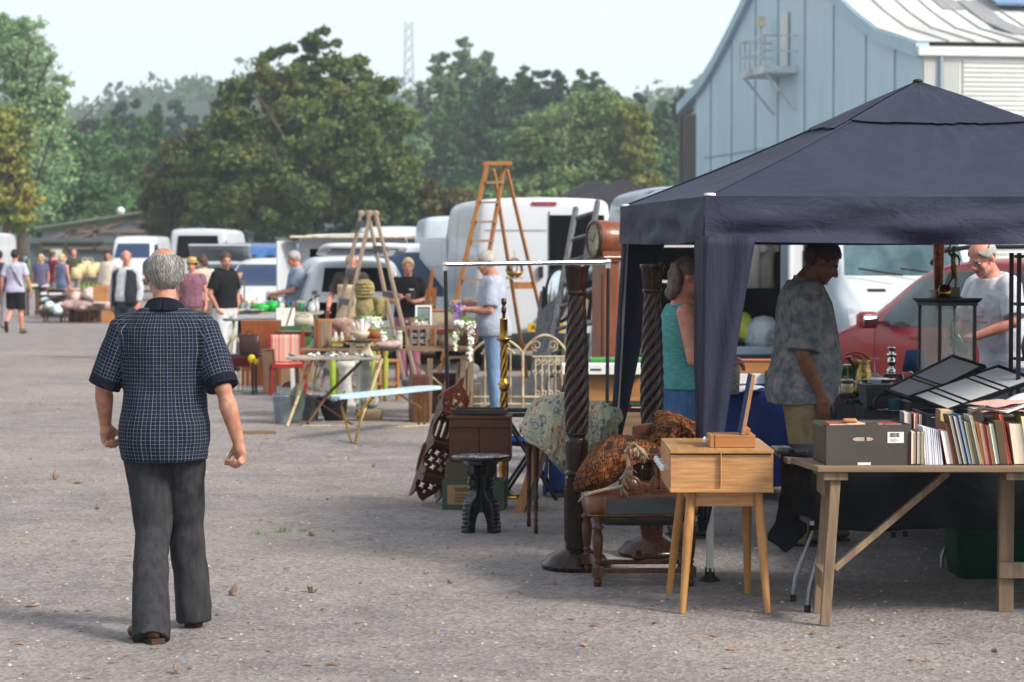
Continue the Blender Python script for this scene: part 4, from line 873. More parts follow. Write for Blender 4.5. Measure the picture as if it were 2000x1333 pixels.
for y0,px0,px1,py1 in ((10.98,1632,1611,1226),(11.3,1617,1598,1201)):
    b=MB(); f=G(px1,py1); t_=at(px0,930,y0); t_.z=UZ-.03; b.bar(f,t_,.034,.045,up=(1,0,0)); P('leg',b,OLDWV,tt,bev=.003)
b=MB(); b.bar(V((1.47,10.94,UZ-.02)),V((1.47,11.34,UZ-.02)),.11,.038); P('batten',b,OLDWV,tt,bev=.003)
b=MB(); b.bar(V((1.44,11.02,UZ-.07)),V((1.44,11.28,UZ-.07)),.03,.1); P('top_rail',b,OLDWV,tt,bev=.003)
b=MB(); p0=at(1612,1135,10.99);p1=at(1598,1118,11.24); b.bar(p0,p1,.035,.085); P('lower_rail',b,OLDWV,tt,bev=.003)
b=MB(); b.bar(at(1628,1112,11.05),at(1850,924,11.2),.03,.042,up=(0,1,0)); P('brace',b,OLDWV,tt,bev=.003)
b=MB(); b.bar(V((at(1972,0,11.35).x,11.35,0)),V((at(1972,0,11.35).x,11.35,UZ)),.07,.05,up=(0,1,0)); b.T=MX.Identity(4); P('leg',b,OLDWV,tt,bev=.003)
b=MB(); b.bar(V((at(1958,0,11.32).x,11.31,.20)),V((3.3,11.31,.20)),.03,.075); P('lower_rail',b,OLDWV,tt,bev=.003)
b=MB(); b.bar(V((at(1985,0,11).x,10.94,UZ-.02)),V((at(1985,0,11).x,11.36,UZ-.02)),.08,.036); P('batten',b,OLDWV,tt,bev=.003)
b=MB(); b.bar(V((3.62,11.33,0)),V((3.62,11.33,UZ)),.05,.05); P('leg',b,OLDWV,tt,bev=.003)
# grey carton of books
xx=lambda px,d:(px-1000)/S(d)
GC_=M('grey_card','#4a4642','#413d3a',rough=.8,scale=3,bump=.08)
cx=thing('carton','dark grey open carton with a white barcode sticker on the trestle table','box',(xx(1697,11.0),10.99,TZ+.001),R(4))
W_,D_,H_=.388,.30,.185
b=MB(); b.add([(-W_/2,0,0),(W_/2,0,0),(W_/2,0,H_),(-W_/2,0,H_)],[(0,1,2,3)]); 
me=curvemesh([[(-W_/2,0),(W_/2,0),(W_/2,H_-.004),(W_/2-.02,H_),(.045,H_),(.04,H_+.012),(-.01,H_+.012),(-.015,H_),(-W_/2+.01,H_-.003),(-W_/2,H_-.012)],[(-.045+.0*i+.028*math.cos(a)+.02*(1 if math.cos(a)>0 else -1)+.02,.118+.009*math.sin(a)) for i,a in enumerate([k*PI/8 for k in range(16)])]],.004)
o=P('front_wall',me,GC_,cx); o.rotation_euler=(PI/2,0,0)
b=MB(); b.box((-W_/2+.002,D_/2+.003,H_/2-.004),(.004,D_-.002,H_-.02)); b.box((-W_/2+.002,.05,H_-.01),(.004,.08,.02)); b.box((W_/2-.002,D_/2+.003,H_/2),(.004,D_-.002,H_)); b.box((0,D_,H_/2),(W_,.004,H_)); b.box((0,D_/2,.004),(W_-.01,D_-.01,.004)); P('carton_walls',b,GC_,cx)
b=MB(); b.box((.125,-.0035,.125),(.075,.002,.05)); st=P('sticker',b,WHITE,cx)
b=MB(); r_=random.Random(2); xb=.098
while xb<.142: w__=r_.choice((.0008,.0014,.002)); b.box((xb,-.0047,.136),(w__,.0006,.02)); xb+=w__+r_.choice((.0009,.0014))
for k,(l,yy) in enumerate(((.03,.118),(.04,.113),(.025,.108))): b.box((.1+l/2,-.0047,yy),(l,.0006,.0016))
P('barcode',b,M('ink','#2a2a2c',bump=0),st)
b=MB(); b.box((-.02,-.003,.006),(.06,.004,.011)); P('tape_slot',b,WHITE,cx)
BOOKM={}
def bookmat(c): return M('book_'+c,c,rough=.6,scale=12,bump=.08,var=.15)
def pagemat(c):
    k='page_'+c
    if k in _M: return _M[k]
    m,nt,b_=newmat(k); co=coords(nt); wv=N(nt,'ShaderNodeTexNoise',_Scale=60,_Detail=2); mp=N(nt,'ShaderNodeMapping'); mp.inputs['Scale'].default_value=(14,14,.4); nt.links.new(co,mp.inputs[0]); nt.links.new(mp.outputs[0],wv.inputs['Vector'])
    cc=lin(c); r=ramp(nt,wv.outputs['Fac'],[(.3,tuple(v*.72 for v in cc)),(.6,cc)]); nt.links.new(r.outputs[0],b_.inputs['Base Color']); b_.inputs['Roughness'].default_value=.9; _M[k]=m; return m
def book(label,loc,w_,h_,dep,lean,cover,pages,group='books standing on the trestle table'):
    """upright book with the page edge towards the camera, leaning to the left at the top"""
    t=thing('book',label,'book',loc,0,group); sh=math.tan(lean)
    sk=lambda p:(p[0]-p[2]*sh,p[1],p[2])
    b=MB(); c=.0022; e=.004
    for x0,x1,y0,y1,za,zb in ((0,c,0,dep,0,h_),(w_-c,w_,0,dep,0,h_),(c,w_-c,dep-c,dep,0,h_)):
        b.add([sk((X_,Y_,Z_)) for X_ in (x0,x1) for Y_ in (y0,y1) for Z_ in (za,zb)],[(0,1,3,2),(4,6,7,5),(0,4,5,1),(2,3,7,6),(0,2,6,4),(1,5,7,3)])
    P('cover',b,bookmat(cover),t,bev=.0008)
    b=MB(); n=8; vs=[];fs=[]
    for j in range(2):
        Z_=(e,h_-e)[j]
        for i in range(n+1):
            X_=c+.0004+(w_-2*c-.0008)*i/n; vs.append(sk((X_,e+.004*math.sin(PI*i/n),Z_)))
        vs.append(sk((w_-c-.0004,dep-c*1.5,Z_))); vs.append(sk((c+.0004,dep-c*1.5,Z_)))
    k=n+3; fs=[tuple(range(k-1,-1,-1)),tuple(range(k,2*k))]+[(i,(i+1)%k,k+(i+1)%k,k+i) for i in range(k)]
    b.add(vs,fs); P('pages',b,pagemat(pages),t); return t
SB=S(10.97)
BK=[(1781,11,66,0,'#7a4030','#d8c6b2','short tan paged book with brown cover right beside the grey carton'),
 (1793,8,66,0,'#1f4a52','#dcd6c4','short cream paged book with dark teal cover, second from the carton'),
 (1801.5,6,66,0,'#b8ae96','#dccfae','thin short yellowed book next to the white paper bundle'),
 (1851,15,68,11,'#a8232b','#d8d6d2','white paged book with bright red cover beside the white paper bundle'),
 (1867,4,82,13,'#7a4a30','#b08a66','thin brown book leaning on the red covered one'),
 (1872,3.5,80,13,'#4c3a30','#8a7660','thin dark brown book right of the thin brown one'),
 (1876,7,97,13,'#5b3a2a','#d4cec8','tall brown covered book with grey white pages'),
 (1885,8,96,13,'#1d2f52','#d6d2cc','tall navy covered book with white pages'),
 (1895,6,98,13,'#3f74a8','#e0e0dc','thin light blue covered book beside the navy one'),
 (1902,8,86,12,'#5c6152','#c4b692','beige paged book with olive grey cover right of the blue one'),
 (1911,5,84,12,'#6c7466','#8b8f80','thin grey green book without visible pages'),
 (1917,6,97,13,'#cbbfa6','#dcd4c2','tall cream book right of the grey green one'),
 (1923.5,5,84,11,'#c07a3e','#cf9a5c','thin orange book right of the tall cream one'),
 (1929,6,82,10.5,'#c98a84','#dccac4','thin pink book beside the orange one'),
 (1935.5,5,80,10,'#8c2a26','#b06a5a','thin dark red book right of the pink one'),
 (1941,5,78,9.5,'#b98e68','#c8aa88','thin sandy book right of the dark red one'),
 (1947,10,82,10,'#23302c','#c9d2c4','pale green paged book with almost black cover'),
 (1972,7,100,11,'#c2503c','#d07a62','tall coral red book with a striped edge near the right border'),
 (1984,26,82,8,'#b9a78e','#d6c6b2','thick cream paged book at the right border of the picture'),
 (2012,14,96,10,'#7b7a33','#c9c29a','olive covered book cut by the right border of the picture')]
for px,w_,h_,ln,c,pg,lab in BK:
    book(lab,(xx(px,10.99),10.99,TZ+.001),w_/SB,h_/SB,.15,R(ln),c,pg)
for px,w_,h_,ln,c,pg,lab in ((1770,14,100,2,'#6c7686','#d0b8a8','grey blue book standing behind the carton end'),(1786,8,98,0,'#b0432f','#d8bca4','red edged book standing behind the short books'),(1796,6,96,0,'#8a8478','#c8bfae','grey book standing beside the red edged one behind'),(1838,26,105,0,'#8f6f52','#c4a886','tan book standing behind the white paper bundle'),(1905,22,108,2,'#7e8a86','#cfc6b4','pale grey cloth book standing behind the leaning row')):
    book(lab,(xx(px,11.2),11.2,TZ+.001),w_/S(11.2),h_/S(11.2)*.95,.13,R(ln),c,pg,'books standing behind the front row')
t=thing('book','brown spined old book with its back to the viewer among the leaning books','book',(xx(1955,10.99),10.99,TZ+.001),0,'books standing on the trestle table')
b=MB(); b.prism([(0,0),(.042,0),(.042-.03,.205),(-.03,.205)],(0,.15,0),(1,0,0),(0,0,1),.15); P('cover',b,bookmat('#5c4632'),t,bev=.006)
t=thing('paper_bundle','thick bundle of white papers standing among the books','papers',(xx(1810,10.99),10.99,TZ+.001))
b=MB()
for i in range(9): b.prism([(.009*i,0),(.009*i+.0086,0),(.009*i+.0086-.012-.001*i,.172-.002*i),(.009*i-.012,.174-.002*i)],(0,.16+.0*i,0),(1,0,0),(0,0,1),.15+.002*(i%3))
P('sheets',b,pagemat('#dedee6'),t,bev=.001)
t=thing('paper_pile','loose white and reddish paper sheets lying across the tops of the books','papers',(xx(1962,11.15),11.15,TZ+.235))
for i in range(7):
    b=MB(); fn=lambda u,v,i=i:V(((u-.5)*.3,(v-.5)*.21,.006*i+.012*math.sin(u*3+i)+.01*nz(V((u*3,v*3,i)))+ .05*(u-.3)*(i%2))); b.grid(fn,10,8); o=P('sheet',b,[WHITE if i%3 else M('pinkish_paper','#d3a79c','#c99589',bump=0)],t,solid=.0006); o.rotation_euler=(0,0,R(-14+9*i)); o.location=(.03*(i%3),.0,0)
b=MB(); b.box((0,.12,.10),(.42,.16,.2)); 
solo('book_box','low brown box behind the books carrying the loose papers',b,bookmat('#57493b'),'box',(xx(1978,11.2),11.2-.02,TZ+.001),bev=.003)
b=MB(); b.loft([(0,0,0,.033,.02),(0,0,.012,.033,.02),(0,0,.018,.028,.016)],20,pw=5); solo('wooden_block','small pale wooden brush block on the carton rim',b,PINE,'block',(xx(1662,11.1),11.12,TZ+.186))
# cigar-like contents of the carton
for i,(c,l) in enumerate((('#9a4a38','brick red book lying in the grey carton'),('#c9b49c','cream book lying in the grey carton'),('#6e5f58','grey brown book lying in the grey carton'),('#8d2f2a','deep red book lying at the left of the carton'))):
    t=thing('book',l,'book',(xx(1640+36*i,11.05),11.09,TZ+.02),R(3*i),'books inside the grey carton'); b=MB(); b.box((.0,.07,.08),(.085,.15,.166)); P('cover',b,bookmat(c),t,bev=.003); b=MB(); b.box((.0,.066,.082),(.078,.15,.158)); P('pages',b,pagemat('#d8c8b4'),t)
ft=thing('folding_table','folding table with grey steel legs beneath the black cloth','table',(0,0,0))
b=MB(); b.box((2.75,11.95,.69),(2.86,.74,.03)); P('tabletop',b,M('table_grey','#55585a',rough=.5),ft,bev=.004)
for px,py,dx in ((1549,1178,0),(1577,1199,0),(1745,1052,0),(1768,1050,0)):
    f=G(px,py); b=MB(); tp_=V((1.50 if px<1650 else f.x,f.y+.0,.66)); kn=f.lerp(tp_,.55)+V((.02 if px<1650 else 0,0,0)); b.tube([f+V((0,0,.03)),f+V((.012,0,.12)),kn,tp_],.0125,10); lg=P('leg',b,STEEL,ft)
    b=MB(); b.cyl(f,f+V((0,0,.035)),.016,n=10); P('rubber_foot',b,BLKPL,lg)
b=MB(); b.bar(G(1549,1178)+V((.02,0,.42)),G(1577,1199)+V((.02,0,.42)),.02,.02); P('cross_bar',b,STEEL,ft)
def cloth_table(name,label,x0,x1,y0,y1,z,zb,mat,drop=(1,1,1,1),seed=0,jag=.05):
    """tablecloth: top sheet with falls on the four sides (front,right,back,left)"""
    b=MB(); b.grid(lambda u,v:V((x0+(x1-x0)*u,y0+(y1-y0)*v,z+.004*nz(V((u*5,v*5,seed))))),24,24)
    cs=[V((x0,y0,z)),V((x1,y0,z)),V((x1,y1,z)),V((x0,y1,z))]
    for i in range(4):
        if not drop[i]: continue
        a,c=cs[i],cs[(i+1)%4]; d=(c-a).normalized(); o=V((d.y,-d.x,0))
        def fn(u,v):
            p=a.lerp(c,u); l=(c-a).length*u; fold=(math.sin(l*23+seed+2*nz(V((l*3,seed,0))))*.018+nz(V((l*9,v*2,seed)))*.02)*v
            zz=z-(z-zb-(jag*nz(V((l*2.2,seed,3)))))*v*drop[i]
            return V((p.x,p.y,zz))+o*(.004+.02*math.sin(v*PI/2)+fold)
        b.grid(fn,70,14)
    return solo(name,b,mat,label,'tablecloth',solid=.002)
cloth_table('black_tablecloth','black cloth hanging behind the trestle table under the books',1.42,4.1,11.56,12.34,.712,.36,BLKCL,seed=1)
# loose end of black cloth hanging low at the left corner
patsheet([[q(1528,884,11.75),q(1560,884,11.62),q(1590,892,11.55)],[q(1524,930,11.78),q(1556,940,11.62),q(1588,950,11.52)],[q(1520,1000,11.8),q(1545,1020,11.62),q(1580,1015,11.55)],[q(1500,1050,11.82),q(1535,1079,11.66),q(1572,1040,11.6)]],20,24,(1,1),.004,BLKCL,None,'hanging_cloth',.02)
tag(COL.objects[-1] if False else bpy.data.objects['hanging_cloth'],'corner of black cloth hanging low between oak table and trestle','cloth')
b=MB(); b.box((0,0,.008),(.15,.2,.016)); o=solo('picture_frame','black framed picture lying flat on the cloth beside the grey carton',b,BLKP,'picture frame',(xx(1551,11.75),11.78,.714),R(-8),bev=.002)
sd_=thing('display_table','long table under the black cloth running back beneath the gazebo','table',(0,0,0))
b=MB(); b.box((3.35,14.6,.715),(2.2,4.3,.03)); P('tabletop',b,BLKP,sd_)
for px_,py_ in ((2.4,13.2),(4.2,13.2),(2.4,16.4),(4.2,16.4)):
    b=MB(); b.cyl((px_,py_,0),(px_,py_,.7),.018); P('leg',b,STEEL,sd_)
cloth_table('black_tablecloth','black cloth covering the long bric-a-brac table behind the books',2.19,4.5,12.45,16.75,.742,.34,BLKCL,seed=4)
TT=.748
dt=lambda py:(CAMZ-TT)*F/(py-490.0)
def on(px,py): d=dt(py); return V((xx(px,d),d,TT))
# green glass jar box
t=thing('green_tin','green lidded square tin on the back of the black cloth table','tin',on(1656,772)); b=MB(); b.loft([(0,0,0,.052,.052),(0,0,.16,.054,.054),(0,0,.165,.05,.05)],24,pw=7); P('body',b,M('green_enamel','#22682f','#134a20',rough=.2,coat=.5,scale=6),t); b=MB(); b.loft([(0,0,.16,.057,.057),(0,0,.195,.057,.057),(0,0,.2,.053,.053)],24,pw=7); P('lid',b,M('green_enamel_light','#3c8448','#2c6d38',rough=.2,coat=.5),t); b=MB(); b.cyl((-.005,-.055,.02),(-.005,-.055,.2),.006); P('drip',b,M('gold_drip','#a98a55',rough=.4),t)
# tall hammered brass jug with spout and lid
HBR=M('hammered_brass','#b59a5a','#7f6530',rough=.25,metal=1,scale=40,bump=.9,bdist=.006)
t=thing('brass_jug','tall hammered brass jug tapering upward beside the green tin','jug',on(1688,774)); b=MB(); b.lathe([(.05,0),(.064,.01),(.068,.04),(.062,.09),(.05,.16),(.042,.225),(.045,.235),(.041,.235),(.04,.22)],n=36); P('body',b,HBR,t)
b=MB(); b.tube([(-.045,0,.19),(-.085,0,.23),(-.1,0,.26)],[.02,.016,.018],12); P('spout',b,M('copper_dull','#7d4a30','#553020',rough=.35,metal=1),t); b=MB(); b.tube([(-.12,0,.27),(-.06,0,.285),(.0,0,.275),(.03,0,.25),(.045,0,.235)],.005,8); P('handle',b,M('copper_dull','#7d4a30'),t)
# mug, mask, book under
b=MB(); b.box((0,0,.012),(.1,.14,.024)); solo('book','plum covered book lying flat under the patterned mug',b,bookmat('#3a2230'),'book',on(1652,776),bev=.003)
t=thing('mug','cream mug with yellow flower band on the plum book','mug',on(1655,775)+V((0,-.01,.0245))); b=MB(); b.lathe([(.0,0),(.036,0),(.04,.01),(.041,.09),(.038,.09),(.036,.012),(0,.01)],n=28); P('body',b,M('mug_cream','#d9d2bf','#cdc4ae',rough=.25),t); b=MB(); b.lathe([(.0416,.014),(.0419,.045)],n=28,cap=False); P('flower_band',b,M('mug_flowers','#c9b13e','#b9b2a2',scale=60,rough=.3,bump=0),t); b=MB(); b.lathe([(.0419,.06),(.042,.082)],n=28,cap=False); P('dark_band',b,M('mug_plum','#3d2236','#59404f',scale=50,rough=.3,bump=0),t); b=MB(); b.tube([(.038,0,.075),(.06,0,.07),(.063,0,.04),(.04,0,.022)],.006,8); P('handle',b,M('mug_cream','#d9d2bf'),t)
t=thing('bust','small white head figure with banded headscarf behind the mug','figurine',on(1661,768)); b=MB(); b.ell((0,0,.09),(.032,.036,.045),20); b.cyl((0,0,0),(0,0,.06),.018,.014); P('head',b,M('plaster','#c9bfb2','#b5a698',rough=.6),t); b=MB()
for i in range(4): b.lathe([(.034-.004*i,.1+.012*i),(.037-.004*i,.106+.012*i),(.033-.004*i,.112+.012*i)],n=24)
P('headscarf',b,M('scarf_pale','#d8d0c4','#b3a79a',rough=.8),t); b=MB(); b.ell((-.012,-.032,.088),(.006,.004,.004),8); b.ell((.012,-.032,.088),(.006,.004,.004),8); P('eye',b,M('eye_dark','#3a2a22',bump=0),t)
# dark bowl with silver rim
t=thing('bowl','dark glazed bowl with a wide silver rim behind the grey box','bowl',on(1713,782)); b=MB(); b.lathe([(.04,0),(.09,.02),(.115,.06),(.11,.1),(.1,.128),(.096,.128),(.1,.09),(.08,.03),(0,.01)],n=40); P('body',b,M('dark_glaze','#241a1c','#120d10',rough=.12,coat=.6),t); b=MB(); b.lathe([(.098,.128),(.122,.133),(.124,.137),(.098,.134)],n=40); P('rim',b,SILVER,t)
# grey boxes with belt
GBX=M('slate_card','#46444a','#3b3a40',rough=.7,bump=.05)
t=thing('gift_box','slate grey lidded box on the black cloth in front of the bowl','box',on(1736,796),R(8)); b=MB(); b.box((0,.09,.04),(.27,.17,.08)); P('base',b,GBX,t,bev=.002); b=MB(); b.box((0,.09,.108),(.278,.178,.055)); P('lid',b,GBX,t,bev=.002)
t=thing('belt','rolled brown leather belt leaning on the slate grey box','belt',on(1738,800)); b=MB(); b.tube([V((-.085,.0,.012)),V((-.088,-.004,.05)),V((-.06,-.008,.085)),V((0,-.01,.098)),V((.06,-.008,.085)),V((.088,-.004,.05)),V((.085,0,.012))],.012,8); b.tube([(-.085,-.004,.012),(0,-.012,.009),(.085,-.004,.012)],.009,8); P('strap',b,M('belt_leather','#2a1d1c','#1c1312',rough=.4),t)
b=MB(); b.box((0,0,.035),(.075,.02,.06)); solo('jewel_box','small teal box standing in front of the slate grey box',b,M('teal_card','#1f7480','#175a64',rough=.5),'box',on(1745,801)+V((.01,-.02,0)),bev=.004)
t=thing('wine_glass','upside down clear wine glass on the slate grey box','glass',on(1712,794)+V((0,.06,.136))); b=MB(); b.lathe([(.04,.0),(.046,.02),(.042,.045),(.02,.062),(.006,.068),(.0045,.09),(.005,.145),(.03,.155),(.034,.157),(.0,.159)],n=30); P('body',b,glass('wine_clear','#dfe8ea',.32,.03),t)
b=MB(); b.lathe([(0,.004),(.06,.004),(.09,.01),(.094,.013),(.088,.0125),(.06,.007),(0,.007)],n=40); solo('plate','oval silver plate lying on the black cloth before the slate box',b,SILVER,'plate',on(1746,805))
# octagonal wooden tray and silver candlestick
WTR=wood('tray_walnut','#6b3f26','#4f2c1a',axis=0,scale=3,rough=.5)
t=thing('octagonal_tray','wooden octagonal tray propped upright behind the bowls','tray',on(1748,775)); b=MB(); oc=[(-.165,0),(-.15,.02),(-.055,.14),(.055,.14),(.15,.03),(.165,0)]; b.prism(oc,(0,.05,.0),(1,0,0),(0,.25,1),.018); P('panel',b,WTR,t,bev=.003)
b=MB()
for a_,c_ in zip(oc,oc[1:]): b.bar(V((a_[0],.05+a_[1]*.24-.02,a_[1])),V((c_[0],.05+c_[1]*.24-.02,c_[1])),.02,.012)
b.bar((-.14,.03,.0),(.0,.055,.15),.012,.008); P('edge_moulding',b,BROWNW,t)
t=thing('candlestick','silver baluster candlestick rising above the octagonal tray','candlestick',on(1747,772)+V((0,.1,.0))); b=MB(); b.lathe([(0,0),(.05,0),(.05,.12),(.03,.125),(.032,.145),(.034,.16),(.026,.17),(.014,.18),(.016,.19),(.026,.2),(.03,.215),(.026,.235),(.016,.242),(.02,.25),(.036,.262),(.03,.268),(.016,.272),(.02,.285),(.023,.305),(.03,.31),(.02,.312)],n=32); P('body',b,SILVER,t)
# small things in a row
def candle_cup(lab,p): 
    b=MB(); b.lathe([(0,0),(.03,0),(.03,.004),(.008,.012),(.007,.05),(.02,.058),(.024,.06),(.024,.072),(.034,.075),(.02,.078),(.018,.062),(0,.06)],n=24); return solo('candle_holder',b,BRASS,lab,'candle holder',p,group='little brass candle holders')
candle_cup('little brass candle holder just right of the bowl rim',on(1731,776)+V((.09,-.02,0))); candle_cup('little brass candle holder before the middle of the octagonal tray',on(1765,778)+V((-.0,0,0)))
t=thing('chafing_stand','silver trivet stand with a loop handle beside the display cabinet','stand',on(1780,778)); b=MB(); b.tube([(-.04,0,.10),(-.055,0,.16),(.055,0,.16),(.03,0,.10)],.004,8); b.ell((0,0,.165),(.01,.01,.01),10); P('loop_handle',b,SILVER,t); b=MB(); b.lathe([(.0,.0),(.03,.0),(.012,.02),(.012,.07),(.05,.09),(.072,.102),(.07,.105),(0,.095)],n=28); P('dish',b,M('pewter','#6c6a64','#4c4a46',rough=.3,metal=1),t)
ceramics=[(1722,790,.02,'#c9a68e','small pinkish stone egg beside the wine glass box'),(1760,782,.018,'#5a3a2c','small brown carved animal near the octagonal tray'),(1772,786,.022,'#4a2c22','dark brown ceramic lump behind the display case corner'),(1790,780,.026,'#6f6a5c','greyish pottery ball at the foot of the cabinet'),(1800,784,.018,'#3d2a22','small dark brown nut carving at the foot of the cabinet'),(1750,786,.016,'#7f8f9c','little blue grey shell ornament')]
for px,py,r_,c,l in ceramics:
    b=MB(); b.ell((0,0,r_*.8),(r_*1.4,r_,r_*.85),14); b.ell((r_*.9,0,r_*1.3),(r_*.7,r_*.6,r_*.6),12)
    solo('ornament',b,M('orn_'+c,c,rough=.35,scale=30),l,'ornament',on(px,py)+V((0,-.0,0)),group='little ornaments on the black cloth')
b=MB(); 
for i in range(7): b.tube([(rnd.gauss(0,.05),rnd.gauss(0,.03),.01),(rnd.gauss(0,.05),rnd.gauss(0,.03),.035),(rnd.gauss(0,.05),rnd.gauss(0,.03),.012)],.006,6)
solo('belt_coil','dark tangled strap coil lying left of the slate box',b,M('strap_dark','#23242a',rough=.5),'strap',on(1675,793))
# lamp with blue shade
t=thing('table_lamp','brass table lamp with tapered dark blue shade left of the cabinet','lamp',on(1795,772)+V((0,.15,0))); b=MB(); b.lathe([(0,0),(.045,0),(.04,.015),(.015,.03),(.02,.06),(.012,.1),(.014,.14),(.008,.16)],n=24); P('base',b,BRASS,t); b=MB(); b.lathe([(.085,.15),(.06,.29)],n=28,cap=False); P('lamp_shade',b,cloth('blue_shade','#27476e','#1e395c',bump=.1),t,solid=.002)
# display cabinet
CB=thing('display_cabinet','tall black framed glass display cabinet on the bric-a-brac table','cabinet',on(1850,790),R(20)); cw=.245; ch=.615
b=MB(); b.box((0,0,.015),(cw+.04,cw+.04,.03)); P('base',b,BLKP,CB,bev=.003)
for sx in (-1,1):
    for sy in (-1,1): b=MB(); b.box((sx*cw/2,sy*cw/2,ch/2+.01),(.018,.018,ch-.02)); P('corner_post',b,BLKP,CB,bev=.002)
b=MB(); b.box((0,0,ch+.008),(cw+.03,cw+.03,.02)); b.loft([(0,0,ch+.018,.15,.15),(0,0,ch+.035,.165,.165),(0,0,ch+.045,.165,.165)],4+20,pw=12); P('cornice',b,BLKP,CB,bev=.002)
CG=glass('cabinet_glass','#cfdcd6',.22,.02)
for i in range(4):
    qm=MX.Rotation(i*PI/2,3,'Z'); b=MB(); b.box(qm@V((0,cw/2,ch/2)),(cw-.02,.003,ch-.04),qm); P('glass_pane',b,CG,CB)
for zz in (.2,.4):
    b=MB(); b.box((0,0,zz),(cw-.02,cw-.02,.005)); P('glass_shelf',b,glass('shelf_glass','#8fb8a8',.4),CB)
# small goods inside the cabinet
for i,(zx,zy,zz,c,l) in enumerate(((-.05,-.04,.0305,'#c9c0ae','cream figurine on the cabinet floor'),(.05,.0,.0305,'#6f5a48','brown figurine on the cabinet floor'),(.0,-.03,.2035,'#4f7a6a','green figurine on the lower glass shelf'),(.05,.03,.4035,'#b0a48f','stone coloured figurine on the upper glass shelf'))):
    b=MB(); b.lathe([(0,0),(.022,0),(.012,.03),(.02,.06),(.01,.085),(.014,.1),(0,.118)],n=16); o=solo('figurine',b,M('fig_'+c,c,rough=.4),l,'figurine',CB.location+MX.Rotation(R(20),3,'Z')@V((zx,zy,zz)))
# bronze nude dancer style statuette and copper tube on the cabinet
top=CB.location+V((0,0,ch+.0455))
BRZ=M('bronze','#7a5f34','#4c3a20',rough=.3,metal=1,scale=30)
t=thing('statuette','bronze standing figure with raised arm on a dark red plinth atop the cabinet','statuette',top+V((.035,-.02,0))); b=MB(); b.box((0,0,.035),(.07,.07,.065)); b.box((0,0,.004),(.09,.09,.008)); P('plinth',b,M('dark_marble','#2c1518','#1a0c0e',rough=.2,coat=.4),t,bev=.002)
b=MB(); b.tube([(.012,0,.066),(.016,0,.12),(.004,0,.175)],[.009,.011,.016],12); b.tube([(-.03,.01,.08),(-.004,.01,.13),(-.004,0,.18)],[.007,.011,.015],12); b.ell((0,0,.19),(.021,.016,.022)); b.tube([(0,0,.19),(-.004,0,.23),(-.002,0,.262)],[.016,.0145,.018],12); b.ell((-.002,0,.262),(.024,.014,.015)); b.tube([(-.002,0,.265),(0,0,.29)],[.008,.008]); b.ell((.002,0,.303),(.0135,.016,.019)); b.tube([(-.024,0,.265),(-.033,0,.30),(-.016,0,.335)],[.009,.007,.005],10); b.tube([(.022,0,.265),(.036,0,.235),(.03,-.01,.2)],[.009,.007,.005],10); b.ell((-.013,0,.343),(.007,.006,.01))
P('figure',blob(b,.0035,3),BRZ,t)
b=MB(); tw_=lambda a,z_:1+.05*math.sin(z_*190); b.lathe([(.0,0),(.04,0),(.042,.01),(.033,.03),(.033,.34),(.038,.36),(.034,.36),(.03,.34)],n=26,twist=tw_)
solo('copper_vase','tall slim beaten copper vase beside the bronze figure on the cabinet',b,M('beaten_copper','#a05f45','#6a3828',rough=.28,metal=1,scale=45,bump=.6),'vase',top+V((-.05,.02,0)))
b=MB(); b.lathe([(0,0),(.03,0),(.02,.012),(.02,.03),(.032,.045),(.03,.048),(0,.03)],n=20); solo('glass_dish','tiny clear glass dish on the left of the cabinet top',b,glass('dish_clear','#d5e2d8',.4),'dish',top+V((-.1,-.06,0)))
b=MB(); b.lathe([(0,0),(.04,0),(.04,.06),(.034,.062),(.034,.08),(0,.085)],n=20); solo('brass_pot','dull brass pot on the cabinet in front of the copper vase',b,BRASS,'pot',top+V((-.03,-.08,0)))
# table showcases with glass lids
MIR=M('case_glass','#b9c4cc','#b9c4cc',rough=.02,metal=1,bump=0)
def lid(parent,o,X_,Y_,cell,th_=.02):
    b=MB(); n_=X_.cross(Y_).normalized(); fw=.022
    xl,yl=X_.length,Y_.length; x_,y_=X_.normalized(),Y_.normalized()
    qm=MX((x_,y_,n_)).transposed()
    for c,d in (((xl/2,fw/2),(xl,fw)),((xl/2,yl-fw/2),(xl,fw)),((fw/2,yl/2),(fw,yl-2*fw)),((xl-fw/2,yl/2),(fw,yl-2*fw))): b.box(o+x_*c[0]+y_*c[1]+n_*th_/2,(d[0],d[1],th_),qm)
    for c in cell: b.box(o+x_*xl*c+y_*yl/2+n_*th_/2,(.012,yl-2*fw,th_*.8),qm)
    P('lid_frame',b,BLKP,parent,bev=.002)
    b=MB(); b.box(o+X_/2+Y_/2+n_*(th_*.62),(xl-2*fw,yl-2*fw,.003),qm); P('lid_sky_reflection',b,M('painted_sky_reflection','#e6e8ea','#dcdfe2',rough=.12,bump=0,coat=1),parent)  # white sheet painted for the bright sky reflected in the lid glass
SC1=thing('display_case','black flat display case with tilted glass lid, the farther one','display case',(0,0,0),0,'flat black display cases')
p_=on(1790,806); b=MB(); b.box(p_+V((.2,.2,.03)),(.52,.4,.06),R(6)); P('case_box',b,BLKP,SC1,bev=.003)
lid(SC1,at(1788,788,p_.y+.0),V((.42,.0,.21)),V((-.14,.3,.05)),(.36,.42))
SC2=thing('display_case','black display case with open glass lid nearest the books','display case',(0,0,0),0,'flat black display cases')
p2_=on(1812,838); b=MB()
c0=p2_+V((.0,.0,.0))
for o_,d_ in (((.30,.0,.04),(.62,.02,.08)),((.30,.42,.04),(.62,.02,.08)),((.0,.21,.04),(.02,.4,.08)),((.60,.21,.04),(.02,.4,.08)),((.3,.21,.006),(.58,.4,.01))): b.box(c0+V(o_)+V((.0,0,0)),d_)
P('case_box',b,BLKP,SC2,bev=.003)
